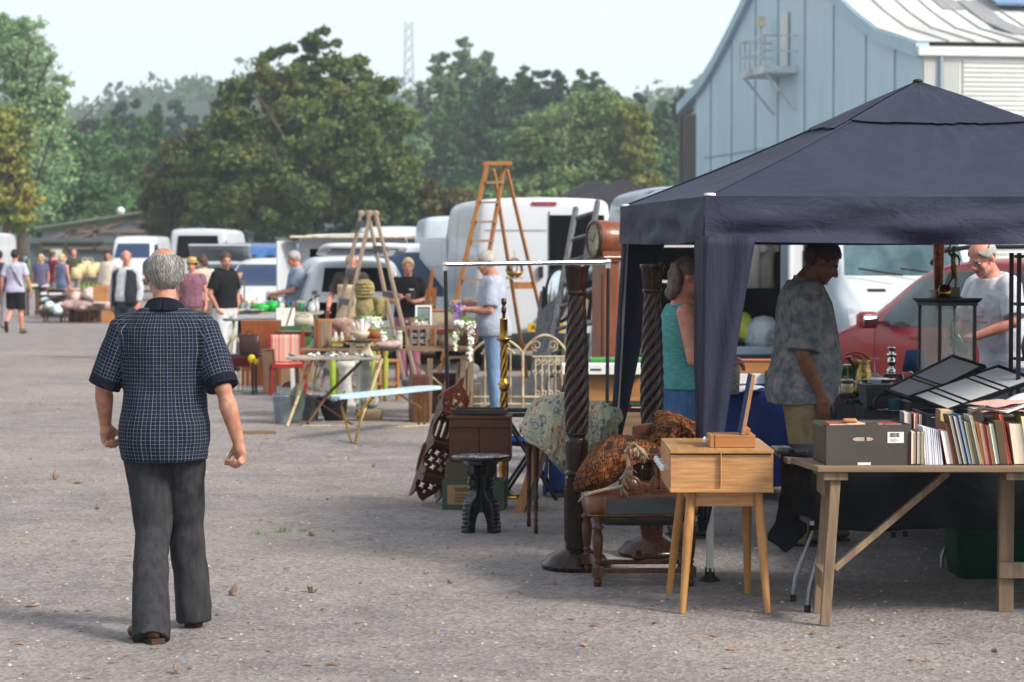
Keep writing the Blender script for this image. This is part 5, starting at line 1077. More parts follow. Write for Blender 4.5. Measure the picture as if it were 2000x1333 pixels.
lid(SC2,at(1850,808,p2_.y+.08),V((.5,.02,.17)),V((-.15,.33,.06)),(.2,.28,.62,.7))
b=MB(); b.cyl(c0+V((.02,-.012,.06)),c0+V((.04,-.012,.06)),.004); b.cyl(c0+V((.5,-.012,.06)),c0+V((.53,-.012,.06)),.004); P('clasp',b,SILVER,SC2)
for px,l in ((1922,'left one of the two brass candlesticks before the open case'),(1945,'right one of the two brass candlesticks before the open case')):
    p_=V((xx(px,12.75),12.75,TT)); b=MB(); b.lathe([(0,0),(.034,0),(.03,.01),(.008,.018),(.006,.09),(.009,.1),(.007,.12),(.022,.125),(.034,.128),(.012,.134),(.018,.145),(.02,.16),(.026,.164),(0,.16)],n=22); solo('brass_candlestick',b,BRASS,l,'candlestick',p_,group='pair of small brass candlesticks')
b=MB(); b.prism([(-.05,0),(.06,0),(.06,.08),(.0,.09),(-.04,.05)],(0,0,0),(1,0,0),(0,0,1),-.05); solo('wood_carving','small gold brown wooden carving right of the brass candlesticks',b,OLDW,'carving',V((xx(1975,12.7),12.7,TT)),bev=.008)
# black shelf unit at the right border
SU=thing('shelf_unit','slim black open shelf rack at the right border of the table','shelf unit',V((xx(1990,13.1),13.1,TT)))
for sx in (0,.4):
    for sy in (0,.2): b=MB(); b.box((sx,sy,.47),(.022,.022,.94)); P('upright',b,BLKP,SU,bev=.002)
for zz in (.03,.36,.66,.92): b=MB(); b.box((.2,.1,zz),(.378,.178,.016)); P('shelf_board',b,BLKP,SU)
b=MB(); b.lathe([(0,0),(.05,0),(.06,.06),(.045,.12),(.03,.16),(.036,.19),(0,.19)],n=20); solo('brown_vase','brown vase standing in the black shelf rack',b,M('vase_brown','#6b4a30','#4c3320',rough=.3),'vase',SU.location+V((.09,.08,.3685)))
t=thing('storage_crate','dark green plastic crate on the ground under the book table','crate',G(1965,1134)*1,0); b=MB(); b.loft([(0,.2,0,.24,.2),(0,.2,.3,.27,.23),(0,.2,.33,.275,.235)],40,pw=9); P('body',b,M('green_plastic','#0d4a34','#093826',rough=.4),t); b=MB(); b.loft([(0,.2,.33,.285,.245),(0,.2,.36,.285,.245)],40,pw=9); P('lid',b,M('green_plastic','#0d4a34'),t)
b=MB(); b.box((0,.15,.05),(.3,.25,.1)); solo('tool_box','dark blue case lying on the green crate under the table',b,M('blue_case','#1c2c4c',rough=.5),'box',t.location+V((.0,.05,.3605)),bev=.01)
t=thing('wooden_chair','wooden leg and bent steel chair standing behind the green crate','chair',G(1872,1112)); b=MB(); b.bar((0,0,0),(0,0,.45),.03,.03); P('leg',b,PINE,t); b=MB(); b.tube([(-.09,-.0,0),(-.09,0,.06),(-.07,0,.11),(-.0,.02,.13)],.012,10); P('steel_foot',b,STEEL,t); b=MB(); b.box((.1,.2,.44),(.4,.4,.03)); P('seat',b,PINE,t,bev=.01)
cloth_table('blue_tablecloth','royal blue cloth covering the table behind the woman in teal',xx(1395,16.4),xx(1560,16.4),16.4,17.7,.74,.1,NAVYCL,seed=9)
def on2(px,py,zt=.746): d=(CAMZ-zt)*F/(py-490.0); return V((xx(px,d),d,zt))
b=MB(); b.box((0,.15,.04),(.5,.25,.075)); t=solo('white_box','long white box on the blue cloth under the open wooden case',b,WHITE,'box',on2(1470,752),bev=.004)
text('MEDICA',.022,M('print_grey','#5a5a5e',bump=0),None,(0,0,0),(0,0,0)).location=(0,0,-9)
bpy.data.objects.remove(bpy.data.objects['lettering'])
t=thing('wooden_case','pale open wooden case with reddish lid edge on the white box','case',on2(1474,752)+V((0,.02,.0785))); b=MB(); b.box((0,.1,.04),(.27,.18,.08)); P('body',b,PINE,t,bev=.003); b=MB(); b.box((0,.1,.09),(.28,.19,.014)); P('lid',b,M('reddish_pine','#a5593a','#8a452b',rough=.5),t,bev=.002)
WOV=M('woven_bw','#c9c5ba','#2a2724',scale=80,rough=.8,bump=.3,stretch=(1,1,1.6))
b=MB(); b.loft([(0,0,0,.04,.05),(0,0,.2,.05,.055),(0,0,.24,.05,.055)],24,pw=4); solo('woven_basket','black and white woven tall basket at the edge of the blue cloth',b,WOV,'basket',on2(1432,770))
b=MB(); b.lathe([(0,.0),(.05,.0),(.075,.02),(.07,.022),(0,.008)],n=28); solo('brass_dish','shallow brass dish on the blue cloth beside the woven basket',b,BRASS,'dish',on2(1457,757))
b=MB(); b.grid(lambda u,v:V(((u-.5)*.3,(v-.5)*.4,.02+.03*nz(V((u*4,v*4,0))))),16,16); solo('lace_cloth','crumpled pale blue lace cloth on the blue table',b,M('lace','#b9c4d6','#9aa6bb',scale=60,rough=.9),'cloth',on2(1452,764),solid=.003)
b=MB(); b.box((0,0,.05),(.1,.03,.1)); solo('small_picture','small brown framed picture standing on the blue cloth',b,BROWNW,'picture',on2(1508,752),bev=.003)
# low pine tables between the posts
t=thing('low_table','low wooden table behind the bedposts carrying pine boxes','table',V((xx(1215,18.2),18.2,0))); b=MB(); b.box((0,.3,.50),(.55,.7,.03)); P('tabletop',b,OLDW,t,bev=.003)
for x_ in (-.24,.24):
    for y_ in (.0,.6): b=MB(); b.bar((x_,y_,0),(x_*.9,y_,.485),.035,.035,up=(0,1,0)); P('leg',b,OLDWV,t)
t=thing('game_box','dark red and green long flat boxed game lettered ANO on the low table','box',V((xx(1222,18),18.0,.5155))); b=MB(); b.box((0,.15,.0225),(.36,.28,.04)); P('body',b,M('game_red','#7a1f28','#5f151d',rough=.5),t,bev=.002); b=MB(); b.box((0,.008,.045),(.37,.03,.012)); P('green_edge',b,M('game_green','#1f5a40',rough=.5),t)
text('ANO',.034,WHITE,t,(-.03,.0085,.022),(PI/2,0,0))
for s_ in (.01,-.008): 
    b=MB(); b.box((.11,.0085,.024+s_),(.13,.003,.006)); P('stripe',b,WHITE,t)
t=thing('pine_chest','pale pine chest with dark knots under the long white box','chest',V((xx(1203,18.05),18.05,.568))); b=MB(); b.box((0,.2,.105),(.46,.36,.2)); P('body',b,wood('pine_chest_wood','#b08050','#96683c',axis=0,scale=3),t,bev=.004); b=MB(); b.box((0,.0185,.1),(.01,.002,.03)); P('keyhole',b,BLKP,t)
t=thing('white_box','long white cardboard box lying across the pine chest','box',V((xx(1180,17.95),17.95,.7745))); b=MB(); b.box((0,.18,.04),(.62,.3,.075)); P('body',b,WHITE,t,bev=.004); b=MB(); b.box((-.06,.0285,.04),(.08,.002,.016)); P('print_mark',b,M('print_grey','#7b7b80',bump=0),t)
b=MB(); b.box((0,.2,.025),(.7,.35,.045)); solo('green_board','bright green topped board behind the long white box',b,M('bright_green','#3f8f4a','#2f7a3a',rough=.6),'board',V((xx(1240,19.0),19.0,.80)),bev=.003)
t=thing('pine_box','wooden box under the green topped board','box',V((xx(1240,19.05),19.05,.0))); b=MB(); b.box((0,.2,.4),(.66,.3,.798)); P('body',b,OLDW,t,bev=.004)
cloth_table('blue_tarpaulin','dark blue sheet over a low bench behind the tapestry throw',xx(1075,16.6),xx(1200,16.6),16.6,17.3,.42,.04,NAVYCL,seed=12)
t=thing('folding_chair','blue canvas folding chair with black arm behind the crates','chair',V((xx(1030,16.4),16.4,0)))
for y_ in (0,.5): b=MB(); b.bar((-.18,y_,.585),(.2,y_,.585),.05,.03); P('armrest',b,BLKP,t,bev=.006)
b=MB(); b.grid(lambda u,v:V((-.15+.35*u,.03+.44*v,.40+.04*(u-.5)**2-.05*math.sin(PI*v))),8,8); b.grid(lambda u,v:V((.2+.08*v,.03+.44*u,.42+.42*v)),8,8); P('canvas_seat',b,cloth('royal_canvas','#1f3f9a','#193279'),t,solid=.004)
for y_ in (0,.5): b=MB(); b.cyl((-.18,y_,0),(.2,y_,.57),.012); b.cyl((.2,y_,0),(-.16,y_,.57),.012); b.cyl((.19,y_,.5),(.29,y_,.86),.012); P('frame',b,BLKP,t)
def skinmat(n,c,c2): return M('skin_'+n,c,c2,rough=.5,scale=22,bump=.12,bdist=.002,spec=.35)
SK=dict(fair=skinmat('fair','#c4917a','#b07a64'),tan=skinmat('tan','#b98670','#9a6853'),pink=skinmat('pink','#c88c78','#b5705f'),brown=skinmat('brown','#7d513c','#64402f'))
def hairmat(n,c,c2): return M('hair_'+n,c,c2,rough=.55,scale=40,stretch=(1,1,.18),bump=.8,bdist=.006,spec=.3)
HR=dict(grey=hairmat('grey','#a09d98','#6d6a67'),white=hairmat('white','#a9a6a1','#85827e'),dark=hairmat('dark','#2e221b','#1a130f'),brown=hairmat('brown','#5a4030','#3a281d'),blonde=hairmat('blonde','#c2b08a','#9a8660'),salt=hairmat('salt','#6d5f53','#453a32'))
TS=[(.78,.150,.108,0),(.88,.170,.125,-.008),(.95,.170,.125,-.004),(1.02,.160,.116,.003),(1.10,.156,.112,.006),(1.20,.164,.117,.004),(1.30,.176,.120,0),(1.38,.178,.112,-.006),(1.43,.160,.096,-.01),(1.47,.105,.076,-.014),(1.50,.062,.062,-.014)]
def tsec(z,g,belly):
    a=[t[0] for t in TS]; rx,ry,yo=[float(np.interp(z,a,[t[i] for t in TS])) for i in (1,2,3)]
    e=belly*math.exp(-((z-1.03)/.16)**2); sh=max(0,min(1,(z-1.36)/.1)); gg=g*(1-sh)+1*sh
    return rx*gg+e*.35, ry*gg+e*.6, yo+e*.45
class Pose: pass
def person(label,loc,heading,H=1.74,g=1.0,belly=0,lean=0,head=(0,0),arms={},legs={},skin='fair',hair=('short','brown'),top=None,bottom=None,shoe='#2a2320',vox=.01,group=None,face=True,seed=0,sock=None,roll=0,drop=0):
    s=H/1.75; t=thing('person',label,'person',loc,heading,group); SC=MX.Scale(s,4)
    RL_=MX.Rotation(-lean,3,'X'); PV=V((0,0,.95)); lp=lambda p: PV+RL_@(V(p)-PV) if V(p).z>.95 else V(p)
    sk=SK[skin]
    A={}
    for side,sg in (('L',-1),('R',1)):
        sh=lp((sg*.172*(1+(g-1)*.55),-.012,1.405-drop)); el,wr,hd,pn,curl=None,None,None,None,.35
        if side in arms:
            el,wr=V(arms[side][0]),V(arms[side][1]); q_=arms[side]
            hd=V(q_[2]).normalized() if len(q_)>2 else (wr-el).normalized(); pn=V(q_[3]).normalized() if len(q_)>3 else V((-sg,0,0)); curl=q_[4] if len(q_)>4 else .4
        else:
            el=lp((sg*.235*(1+(g-1)*.5),-.03,1.14)); wr=el+V((sg*.0,.06,-.245)); hd=V((-sg*.06,.12,-1)).normalized(); pn=V((-sg,0,0))
        A[side]=(sh,el,wr,hd,pn,curl,sg)
    Lg={}
    for side,sg in (('L',-1),('R',1)):
        hp=V((sg*.088*g,0,.89)); kn,an,toe,pt=(V((sg*.095,.015,.49)),V((sg*.1,-.02,.085)),V((sg*.12,1,0)),0)
        if side in legs:
            q_=legs[side]; kn,an=V(q_[0]),V(q_[1]); toe=V(q_[2]) if len(q_)>2 else V((sg*.15,1,0)); pt=q_[3] if len(q_)>3 else 0
        Lg[side]=(hp,kn,an,toe.normalized(),pt,sg)
    NP=lp((0,-.012,1.48)); HM=(MX.Rotation(head[0],3,'Z')@MX.Rotation(-(lean*.5+head[1]),3,'X')@MX.Rotation(roll,3,'Y')); hd_=lambda p: NP+HM@V(p)
    # ---- one continuous body
    b=MB(); b.T=SC; zs=[.8,.88,.95,1.02,1.1,1.2,1.3,1.38,1.43,1.47,1.5]
    secs=[]
    for z in zs:
        rx,ry,yo=tsec(z,g,belly); secs.append((lp((0,yo,z)),rx*.93,ry*.93,RL_ if z>.95 else None))
    b.loft(secs,24,pw=2.3)
    def limb(p,r): b.tube(p,r,14); [b.ell(q,rr,12) for q,rr in zip(p,r)]
    fr=max(.0088,vox*.95)
    for sh,el,wr,hd,pn,curl,sg in A.values():
        k=1+(g-1)*.4; m1=sh.lerp(el,.45); m2=el.lerp(wr,.3)
        limb([sh,m1,el,m2,wr],[.060*k,.050*k,.040*k,.042*k,.0275*k])
        ax=hd.cross(pn)*sg; ax.normalize(); pn=ax.cross(hd)*sg; qm=MX((ax,hd,pn)).transposed()
        b.ell(wr+hd*.05,(.041,.058,.019),14,rot=qm); b.cyl(wr-hd*.02,wr+hd*.04,.027,.03,12)
        for i,L_ in enumerate((.076,.084,.078,.062)):
            p0=wr+hd*(.092-.004*abs(i-1.3))+ax*(.029-.0195*i); pts=[p0-hd*.03,p0]; an_=0; fa=hd
            for sgm,da in ((.42,55),(.33,80),(.25,55)):
                an_+=R(da)*curl*(1+.06*(i-1.5)); dv=hd*math.cos(an_)+pn*math.sin(an_); pts.append(pts[-1]+dv*L_*sgm*1.02)
            b.tube(pts,[fr*1.08,fr*1.05,fr,fr*.93,fr*.8],8); b.ell(pts[-1],fr*.8,8)
        p0=wr+hd*.022+ax*.026; d1=(hd*.75+ax*.6+pn*.35).normalized(); d2=(hd*.8+ax*(.25-.3*curl)+pn*(.35+.5*curl)).normalized()
        b.tube([p0,p0+d1*.042,p0+d1*.042+d2*.034,p0+d1*.042+d2*.062],[.016,fr*1.3,fr*1.15,fr*.9],8); b.ell(p0+d1*.042+d2*.062,fr*.9,8)
    for hp,kn,an,toe,pt,sg in Lg.values():
        k=1+(g-1)*.4; m1=hp.lerp(kn,.5); m2=kn.lerp(an,.33)+V((0,-.015,0)); limb([hp,m1,kn,m2,an],[.086*k,.072*k,.056*k,.056*k,.038])
        b.ell(an+V((0,0,-.03))+toe*.06,(.035,.035,.03),10)
    b.tube([NP+HM@V((0,-.02,-.06)),hd_((0,-.012,.02)),hd_((0,.0,.1))],[.064*(.6+.4*g),.056,.054],14)
    e=lambda c,r,rot=None: b.ell(hd_(c),r,16,rot=HM@rot if rot else HM)
    e((0,.002,.18),(.076,.096,.094)); e((0,.036,.115),(.059,.068,.078)); e((0,.084,.058),(.023,.02,.02)); e((0,.07,.065),(.042,.032,.026))
    e((0,.086,.172),(.052,.02,.013)); [e((k*.036,.072,.122),(.026,.026,.026)) for k in (-1,1)]
    b.tube([hd_((0,.098,.163)),hd_((0,.117,.138)),hd_((0,.124,.122))],[.009,.012,.0145],10); e((0,.124,.121),(.015,.013,.012)); [e((k*.012,.113,.119),(.009,.011,.009)) for k in (-1,1)]
    e((0,.0985,.094),(.023,.011,.0065)); e((0,.0965,.083),(.02,.011,.0075))
    for k in (-1,1): e((k*.079,.0,.138),(.009,.021,.031),MX.Rotation(k*.35,3,'Z')); e((k*.08,.004,.116),(.008,.011,.012))
    me=blob(b,vox*s,4,'body'); body=P('body',me,[sk,M('lip','#a65e55','#98524a',rough=.45)],t)
    lipc=hd_((0,.102,.089))*s
    if vox<.012:
        iv=HM.transposed()
        for pl in me.polygons:
            c=iv@(pl.center-lipc)/s
            if abs(c.x)<.024-.3*abs(c.z) and abs(c.z)<.0115 and c.y>-.02: pl.material_index=1
    if face:
        for k in (-1,1):
            b=MB(); b.T=SC; b.ell(hd_((k*.032,.0875,.148)),(.0125,.008,.007),12,rot=HM); ey=P('eye',b,M('eye_white','#cfc8c0',rough=.2,bump=0),t)
            b=MB(); b.T=SC; b.ell(hd_((k*.031,.0945,.148)),(.0058,.003,.0058),10,rot=HM); P('iris',b,M('iris','#2e2622',rough=.15,bump=0),ey)
    # ---- hair
    hk,hc=hair; rr_=random.Random(seed)
    def keep(x,y,z):
        hl=.09 if y<-.035 else .09+(y+.035)/.118*.125
        if abs(x)>.055 and -.02<y<.03: hl=min(hl,.13)
        ok=z>hl and not (abs(x)>.058 and -.03<y<.032 and z<.165)
        if hk=='ring': ok=ok and z<.224-y*.12+.008*math.sin(x*90)
        if hk=='thin': ok=ok and (z<.262 or y<.0)
        return ok
    if hk!='none':
        hm=HR[hc] if isinstance(hc,str) else hc
        b=MB(); b.ell((0,.0,.18),(.0835,.1035,.1015),56)
        for i,p in enumerate(b.v):
            f=1+.02*nz(V(p)*38+V((seed,0,0)),1)+.03*nz(V((p[0]*120,p[1]*120,p[2]*18+seed)),1); c=V((0,0,.18)); b.v[i]=tuple(c+(V(p)-c)*f)
        ok=[keep(*(sum((V(b.v[i]) for i in f),V())/len(f))) for f in b.f]
        b.f=[f for f,o in zip(b.f,ok) if o]; b.mi=[0]*len(b.f); b.sm=[True]*len(b.f)
        b.v=[tuple(SC@hd_(p)) for p in b.v]; ho_=P('hair',b,hm,t,solid=.007*s)
        if hk in ('long','bob','curly'):
            b=MB(); b.T=SC
            zl=.0 if hk!='bob' else .06
            for i in range(26 if hk=='curly' else 20):
                a=PI+ (rr_.random()-.5)*(2.3 if hk!='bob' else 3.5); x,y=math.sin(a)*.078,math.cos(a)*.088-.006; z=zl+.02+rr_.random()*(.2-zl)
                rd=.022+.014*rr_.random(); b.ell(hd_((x,y,z)),(rd,rd,rd*1.25),10)
            P('hair_fall',blob(b,.009*s,2,'hair_fall'),hm,t)
        if face:
            b=MB(); b.T=SC
            for k in (-1,1): b.tube([hd_((k*.016,.103,.166)),hd_((k*.033,.101,.172)),hd_((k*.05,.083,.166))],[.003,.0042,.002],6)
            P('eyebrow',b,hm,t)
    # ---- clothes
    def drape(me,amp,fq=7,st=.45):
        no=[v.normal.copy() for v in me.vertices]; new=[]
        for v,n in zip(me.vertices,no):
            c=v.co; n1=nz(V((c.x*fq,c.y*fq,c.z*fq*st+seed)),1); n2=nz(V((c.x*fq*2.3+5,c.y*fq*2.3,c.z*fq*1.6+seed)),1)
            new+=list(c+n*(n1*amp+n2*amp*.45))
        me.vertices.foreach_set('co',new); me.update()
    out=Pose(); out.t=t; out.hd=hd_; out.HM=HM; out.s=s; out.A=A; out.L=Lg; out.lp=lp; out.SC=SC; out.body=body; out.NP=NP
    if top:
        ez=top.get('ease',.016); hem=top.get('hem',.82); ztop=top.get('neck',1.485); sl=top.get('sleeve',.6); b=MB(); b.T=SC
        zz=[hem]+[z for z in (.88,.95,1.02,1.1,1.2,1.3,1.38,1.43,1.465) if z>hem+.02]+[ztop]; secs=[]
        for z in zz:
            rx,ry,yo=tsec(z,g,belly); fl=top.get('flare',.012)*max(0,1-(z-hem)/.25); pz=lp((0,yo,z)); secs.append((pz,rx+ez+fl,ry+ez+fl,RL_ if z>.95 else None))
        b.loft(secs,32,pw=2.35)
        if sl>0:
            for sh,el,wr,hd,pn,curl,sg in A.values():
                k=1+(g-1)*.5; b.ell(sh+V((-sg*.012,0,.0)),.066*k+ez,14)
                if sl<=1: e_=sh.lerp(el,sl); w_=top.get('cuffr',.062)*k; b.tube([sh+V((-sg*.05,0,.01)),sh,sh.lerp(e_,.5),e_],[.07*k,.062*k+ez,.056*k+ez,w_+ez*.6],18)
                else:
                    e_=el.lerp(wr,sl-1); b.tube([sh+V((-sg*.05,0,.01)),sh,sh.lerp(el,.5),el,el.lerp(e_,.5),e_],[.07*k,.062*k+ez,.054*k+ez,.047*k+ez,.044*k+ez,.04*k+ez*.7],18); b.ell(el,.047*k+ez,12)
        else:
            for sh,el,wr,hd,pn,curl,sg in A.values(): b.tube([lp((sg*.115,-.012,1.455)),lp((sg*.1,-.012,1.38))],[.04+ez*.6,.06],12)
        me=blob(b,vox*s*1.05,3,top.get('name','shirt')); drape(me,top.get('amp',.006))
        if top.get('pat'):
            pa=[]
            for v in me.vertices:
                c=v.co/s; best=None
                for sh,el,wr,hd,pn,curl,sg in A.values():
                    ax=(el-sh); L_=ax.length; ax=ax/L_; al=(c-sh).dot(ax); rad=(c-sh-ax*al)
                    if -.01<al and rad.length<.115 and abs(c.x)>tsec(min(1.5,c.z),g,belly)[0]*.93+ez: best=(al,rad,ax,sg)
                if best:
                    al,rad,ax,sg=best; x_=V((0,-1,0)); x_=(x_-ax*x_.dot(ax)).normalized(); y_=ax.cross(x_); pa+= [math.atan2(rad.dot(y_),rad.dot(x_))*.075+.7*sg,al,0]
                else: pa+=[math.atan2(c.x,-(c.y-.0)*1.35)*.185,c.z,0]
            a_=me.attributes.new('pat','FLOAT_VECTOR','POINT'); a_.data.foreach_set('vector',pa)
        out.top=P(top.get('name','shirt'),me,top['mat'],t)
        if top.get('collar'):
            cm=top['collar'] if not isinstance(top['collar'],bool) else top['mat']; b=MB(); b.T=SC; ring=[]
            n=28
            def cf(u,v):
                a=2*PI*u-PI/2+PI; front=max(0,math.cos(a-PI/2))
                r=.069+.012*v; return lp((r*math.cos(a),r*.98*math.sin(a)-.012+.02*front*(1-v),1.508-.045*v-.02*front*(1-v)-.02*front*v+.012*max(0,-math.sin(a))))
            b.grid(cf,36,5); P('collar',b,cm,t,solid=.006)
    if bottom:
        ez=bottom.get('ease',.014); kd=bottom.get('kind','trousers'); b=MB(); b.T=SC; wz=bottom.get('waist',1.0); secs=[]
        for z in [zq for zq in (.80,.84,.9,.95,1.0,wz) if zq<=wz]:
            rx,ry,yo=tsec(z,g,belly*.6); secs.append((lp((0,yo,z)),rx+ez*.7,ry+ez*.7,RL_ if z>.95 else None))
        if kd=='skirt':
            hz_=bottom.get('hem',.45); rx,ry,yo=tsec(.88,g,belly); secs=[(V((0,0,hz_)),rx+.1,ry+.09,None),(V((0,0,(hz_+.8)/2)),rx+.05,ry+.05,None)]+[q for q in secs if q[0].z>.83]; b.loft(secs,28)
        else:
            b.loft(secs,28,pw=2.4)
            for hp,kn,an,toe,pt,sg in Lg.values():
                k=1+(g-1)*.6; lw=bottom.get('leg',1.0)
                if kd=='shorts': e_=hp.lerp(kn,bottom.get('len',.88)); b.tube([hp+V((0,0,.03)),hp.lerp(e_,.5),e_],[.1*k+ez,.094*k*lw+ez,.092*k*lw+ez],20)
                else:
                    e_=an+V((0,-.02,-.07 if bottom.get('straight') else -.06)); b.tube([hp+V((0,0,.03)),hp.lerp(kn,.5),kn,kn.lerp(an,.5),e_],[.098*k+ez,.086*k+ez,.073*k+ez,.070*k+ez,.071*k+ez] if bottom.get('straight') else [.098*k+ez,.082*k*lw+ez,.064*k*lw+ez,.064*lw+ez,.072*lw+ez],20); b.ell(kn,.064*k*lw+ez,12)
        me=blob(b,vox*s*1.05,3,kd if kd!='shorts' else 'shorts'); drape(me,bottom.get('amp',.006)); out.bottom=P({'skirt':'skirt','shorts':'shorts'}.get(kd,'trousers'),me,bottom['mat'],t)
    if shoe:
        for hp,kn,an,toe,pt,sg in Lg.values():
            b=MB(); b.T=SC; sd_=V((toe.y,-toe.x,0)); tq=(MX.Rotation(pt,3,sd_)@toe) if pt else toe; up=sd_.cross(tq); qm=MX((sd_,tq,up)).transposed(); hl=an-up*.06-tq*.05
            C=lambda f,h: hl+tq*f+up*h
            b.ell(C(.03,.03),(.041,.05,.052),12,rot=qm); b.ell(C(.1,.03),(.044,.085,.046),14,rot=qm); b.ell(C(.19,.022),(.048,.066,.036),14,rot=qm); b.tube([C(.03,.03),an+V((0,0,.02))],[.044,.047],12)
            m2=blob(b,.008*s,3,'shoe'); so_=P('shoe',m2,M('shoe_'+shoe,shoe,rough=.45,scale=20),t)
            b=MB(); b.T=SC; b.prism([(-.034,-.016),(.034,-.016),(.038,.1),(.043,.19),(.028,.248),(-.028,.248),(-.043,.19),(-.038,.1)],C(0,-.026),sd_,tq,.016); b.prism([(-.034,-.018),(.034,-.018),(.036,.06),(-.036,.06)],C(0,-.036),sd_,tq,.014); P('sole',b,M('sole','#3a2a20',rough=.8),so_,bev=.003)
    return out
def checkmat():
    m,nt,b=newmat('check_shirt'); L=nt.links.new; at_=nt.nodes.new('ShaderNodeAttribute'); at_.attribute_name='pat'; sp=nt.nodes.new('ShaderNodeSeparateXYZ'); L(at_.outputs['Vector'],sp.inputs[0])
    def line(sock,per,wd):
        q_=N(nt,'ShaderNodeMath',operation='MULTIPLY'); q_.inputs[1].default_value=1/per; L(sock,q_.inputs[0]); f=N(nt,'ShaderNodeMath',operation='FRACT'); L(q_.outputs[0],f.inputs[0]); l=N(nt,'ShaderNodeMath',operation='LESS_THAN'); l.inputs[1].default_value=wd; L(f.outputs[0],l.inputs[0])
        h=N(nt,'ShaderNodeMath',operation='MULTIPLY'); h.inputs[1].default_value=.5; L(q_.outputs[0],h.inputs[0]); hf=N(nt,'ShaderNodeMath',operation='FRACT'); L(h.outputs[0],hf.inputs[0]); al=N(nt,'ShaderNodeMath',operation='GREATER_THAN'); al.inputs[1].default_value=.5; L(hf.outputs[0],al.inputs[0]); return l.outputs[0],al.outputs[0]
    lx,ax=line(sp.outputs[0],.0168,.10); ly,ay=line(sp.outputs[1],.0168,.09)
    mx=N(nt,'ShaderNodeMath',operation='MAXIMUM'); L(lx,mx.inputs[0]); L(ly,mx.inputs[1])
    n=N(nt,'ShaderNodeTexNoise',_Scale=9,_Detail=3); L(coords(nt),n.inputs['Vector']); r=ramp(nt,n.outputs['Fac'],[(.3,'#0d111e'),(.7,'#151a2b')])
    bl=N(nt,'ShaderNodeMix',data_type='RGBA'); L(ax,bl.inputs[0]); bl.inputs[6].default_value=(*lin('#71757c'),1); bl.inputs[7].default_value=(*lin('#566178'),1)
    mc=N(nt,'ShaderNodeMix',data_type='RGBA'); L(mx.outputs[0],mc.inputs[0]); L(r.outputs[0],mc.inputs[6]); L(bl.outputs[2],mc.inputs[7]); L(mc.outputs[2],b.inputs['Base Color']); b.inputs['Roughness'].default_value=.9; b.inputs['Specular IOR Level'].default_value=.15
    w_=N(nt,'ShaderNodeTexNoise',_Scale=5.5,_Detail=3); w_.inputs['Distortion'].default_value=1.5; L(coords(nt,(1,1,.7)),w_.inputs['Vector']); bp=N(nt,'ShaderNodeBump',_Strength=.55,_Distance=.035); L(w_.outputs['Fac'],bp.inputs['Height']); L(bp.outputs[0],b.inputs['Normal']); return m
CHK=checkmat(); NAVYK=cloth('navy_knit','#0f1222','#0b0e1a',scale=12)
DENIM=lambda n,c,c2: M('denim_'+n,c,c2,rough=.95,scale=45,stretch=(1,1,.25),bump=.3,bdist=.003,spec=.15)
mloc=V(((321-1000)/441,10.7,0)); k=1/(441*.977); zz=lambda py:(1.7-(py-490)/441)/.977; xq=lambda px:(px-321)*k
mm=person('man in navy checked polo shirt and dark grey jeans walking away across the gravel',mloc,0,H=1.71,g=1.06,belly=.02,lean=R(3),head=(R(20),R(4)),
  arms={'L':((xq(200),.03,zz(757)),(xq(196),.12,zz(832)),(.14,.1,-1),(.75,-.75,.1),.98),'R':((xq(440),-.09,zz(757)),(xq(468),-.06,zz(862)),(.12,.05,-1),(-.75,-.75,0),.98)},
  legs={'L':((xq(295),.0,.47),(xq(309),-.26,.088),(-.55,.83,0),R(-6)),'R':((xq(352),.13,.48),(xq(366),.2,.10),(.12,1,0),R(4))},
  skin='tan',hair=('ring','grey'),vox=.0075,
  top=dict(mat=CHK,hem=.79,sleeve=.93,ease=.02,flare=.014,pat=True,amp=.011,cuffr=.055,neck=1.478),bottom=dict(mat=DENIM('grey','#38393c','#28292c'),leg=1,straight=1,ease=.008,amp=.016,waist=.98),shoe='#5a3322',seed=3,drop=.03)
b=MB(); b.T=mm.SC
for sh,el,wr,hd,pn,curl,sg in mm.A.values():
    p=sh.lerp(el,.93); d=(el-sh).normalized(); b.tube([p-d*.028,p-d*.01,p+d*.012],[.068,.07,.069],26)
    b2=MB(); b2.T=mm.SC; b2.tube([p-d*.03,p-d*.01,p+d*.014],[.0745,.0755,.0745],26); P('cuff',b2,NAVYK,mm.t)
b=MB(); b.T=mm.SC
def cf(u,v):
    a=2*PI*u-PI/2; back=max(0,-math.sin(a)); r=.072+.02*v; return mm.lp((r*1.08*math.cos(a),r*math.sin(a)-.016-.012*v*back,1.525-.06*v-.03*(1-back)*(1-v)))
b.grid(cf,44,6); P('collar',b,NAVYK,mm.t,solid=.007)
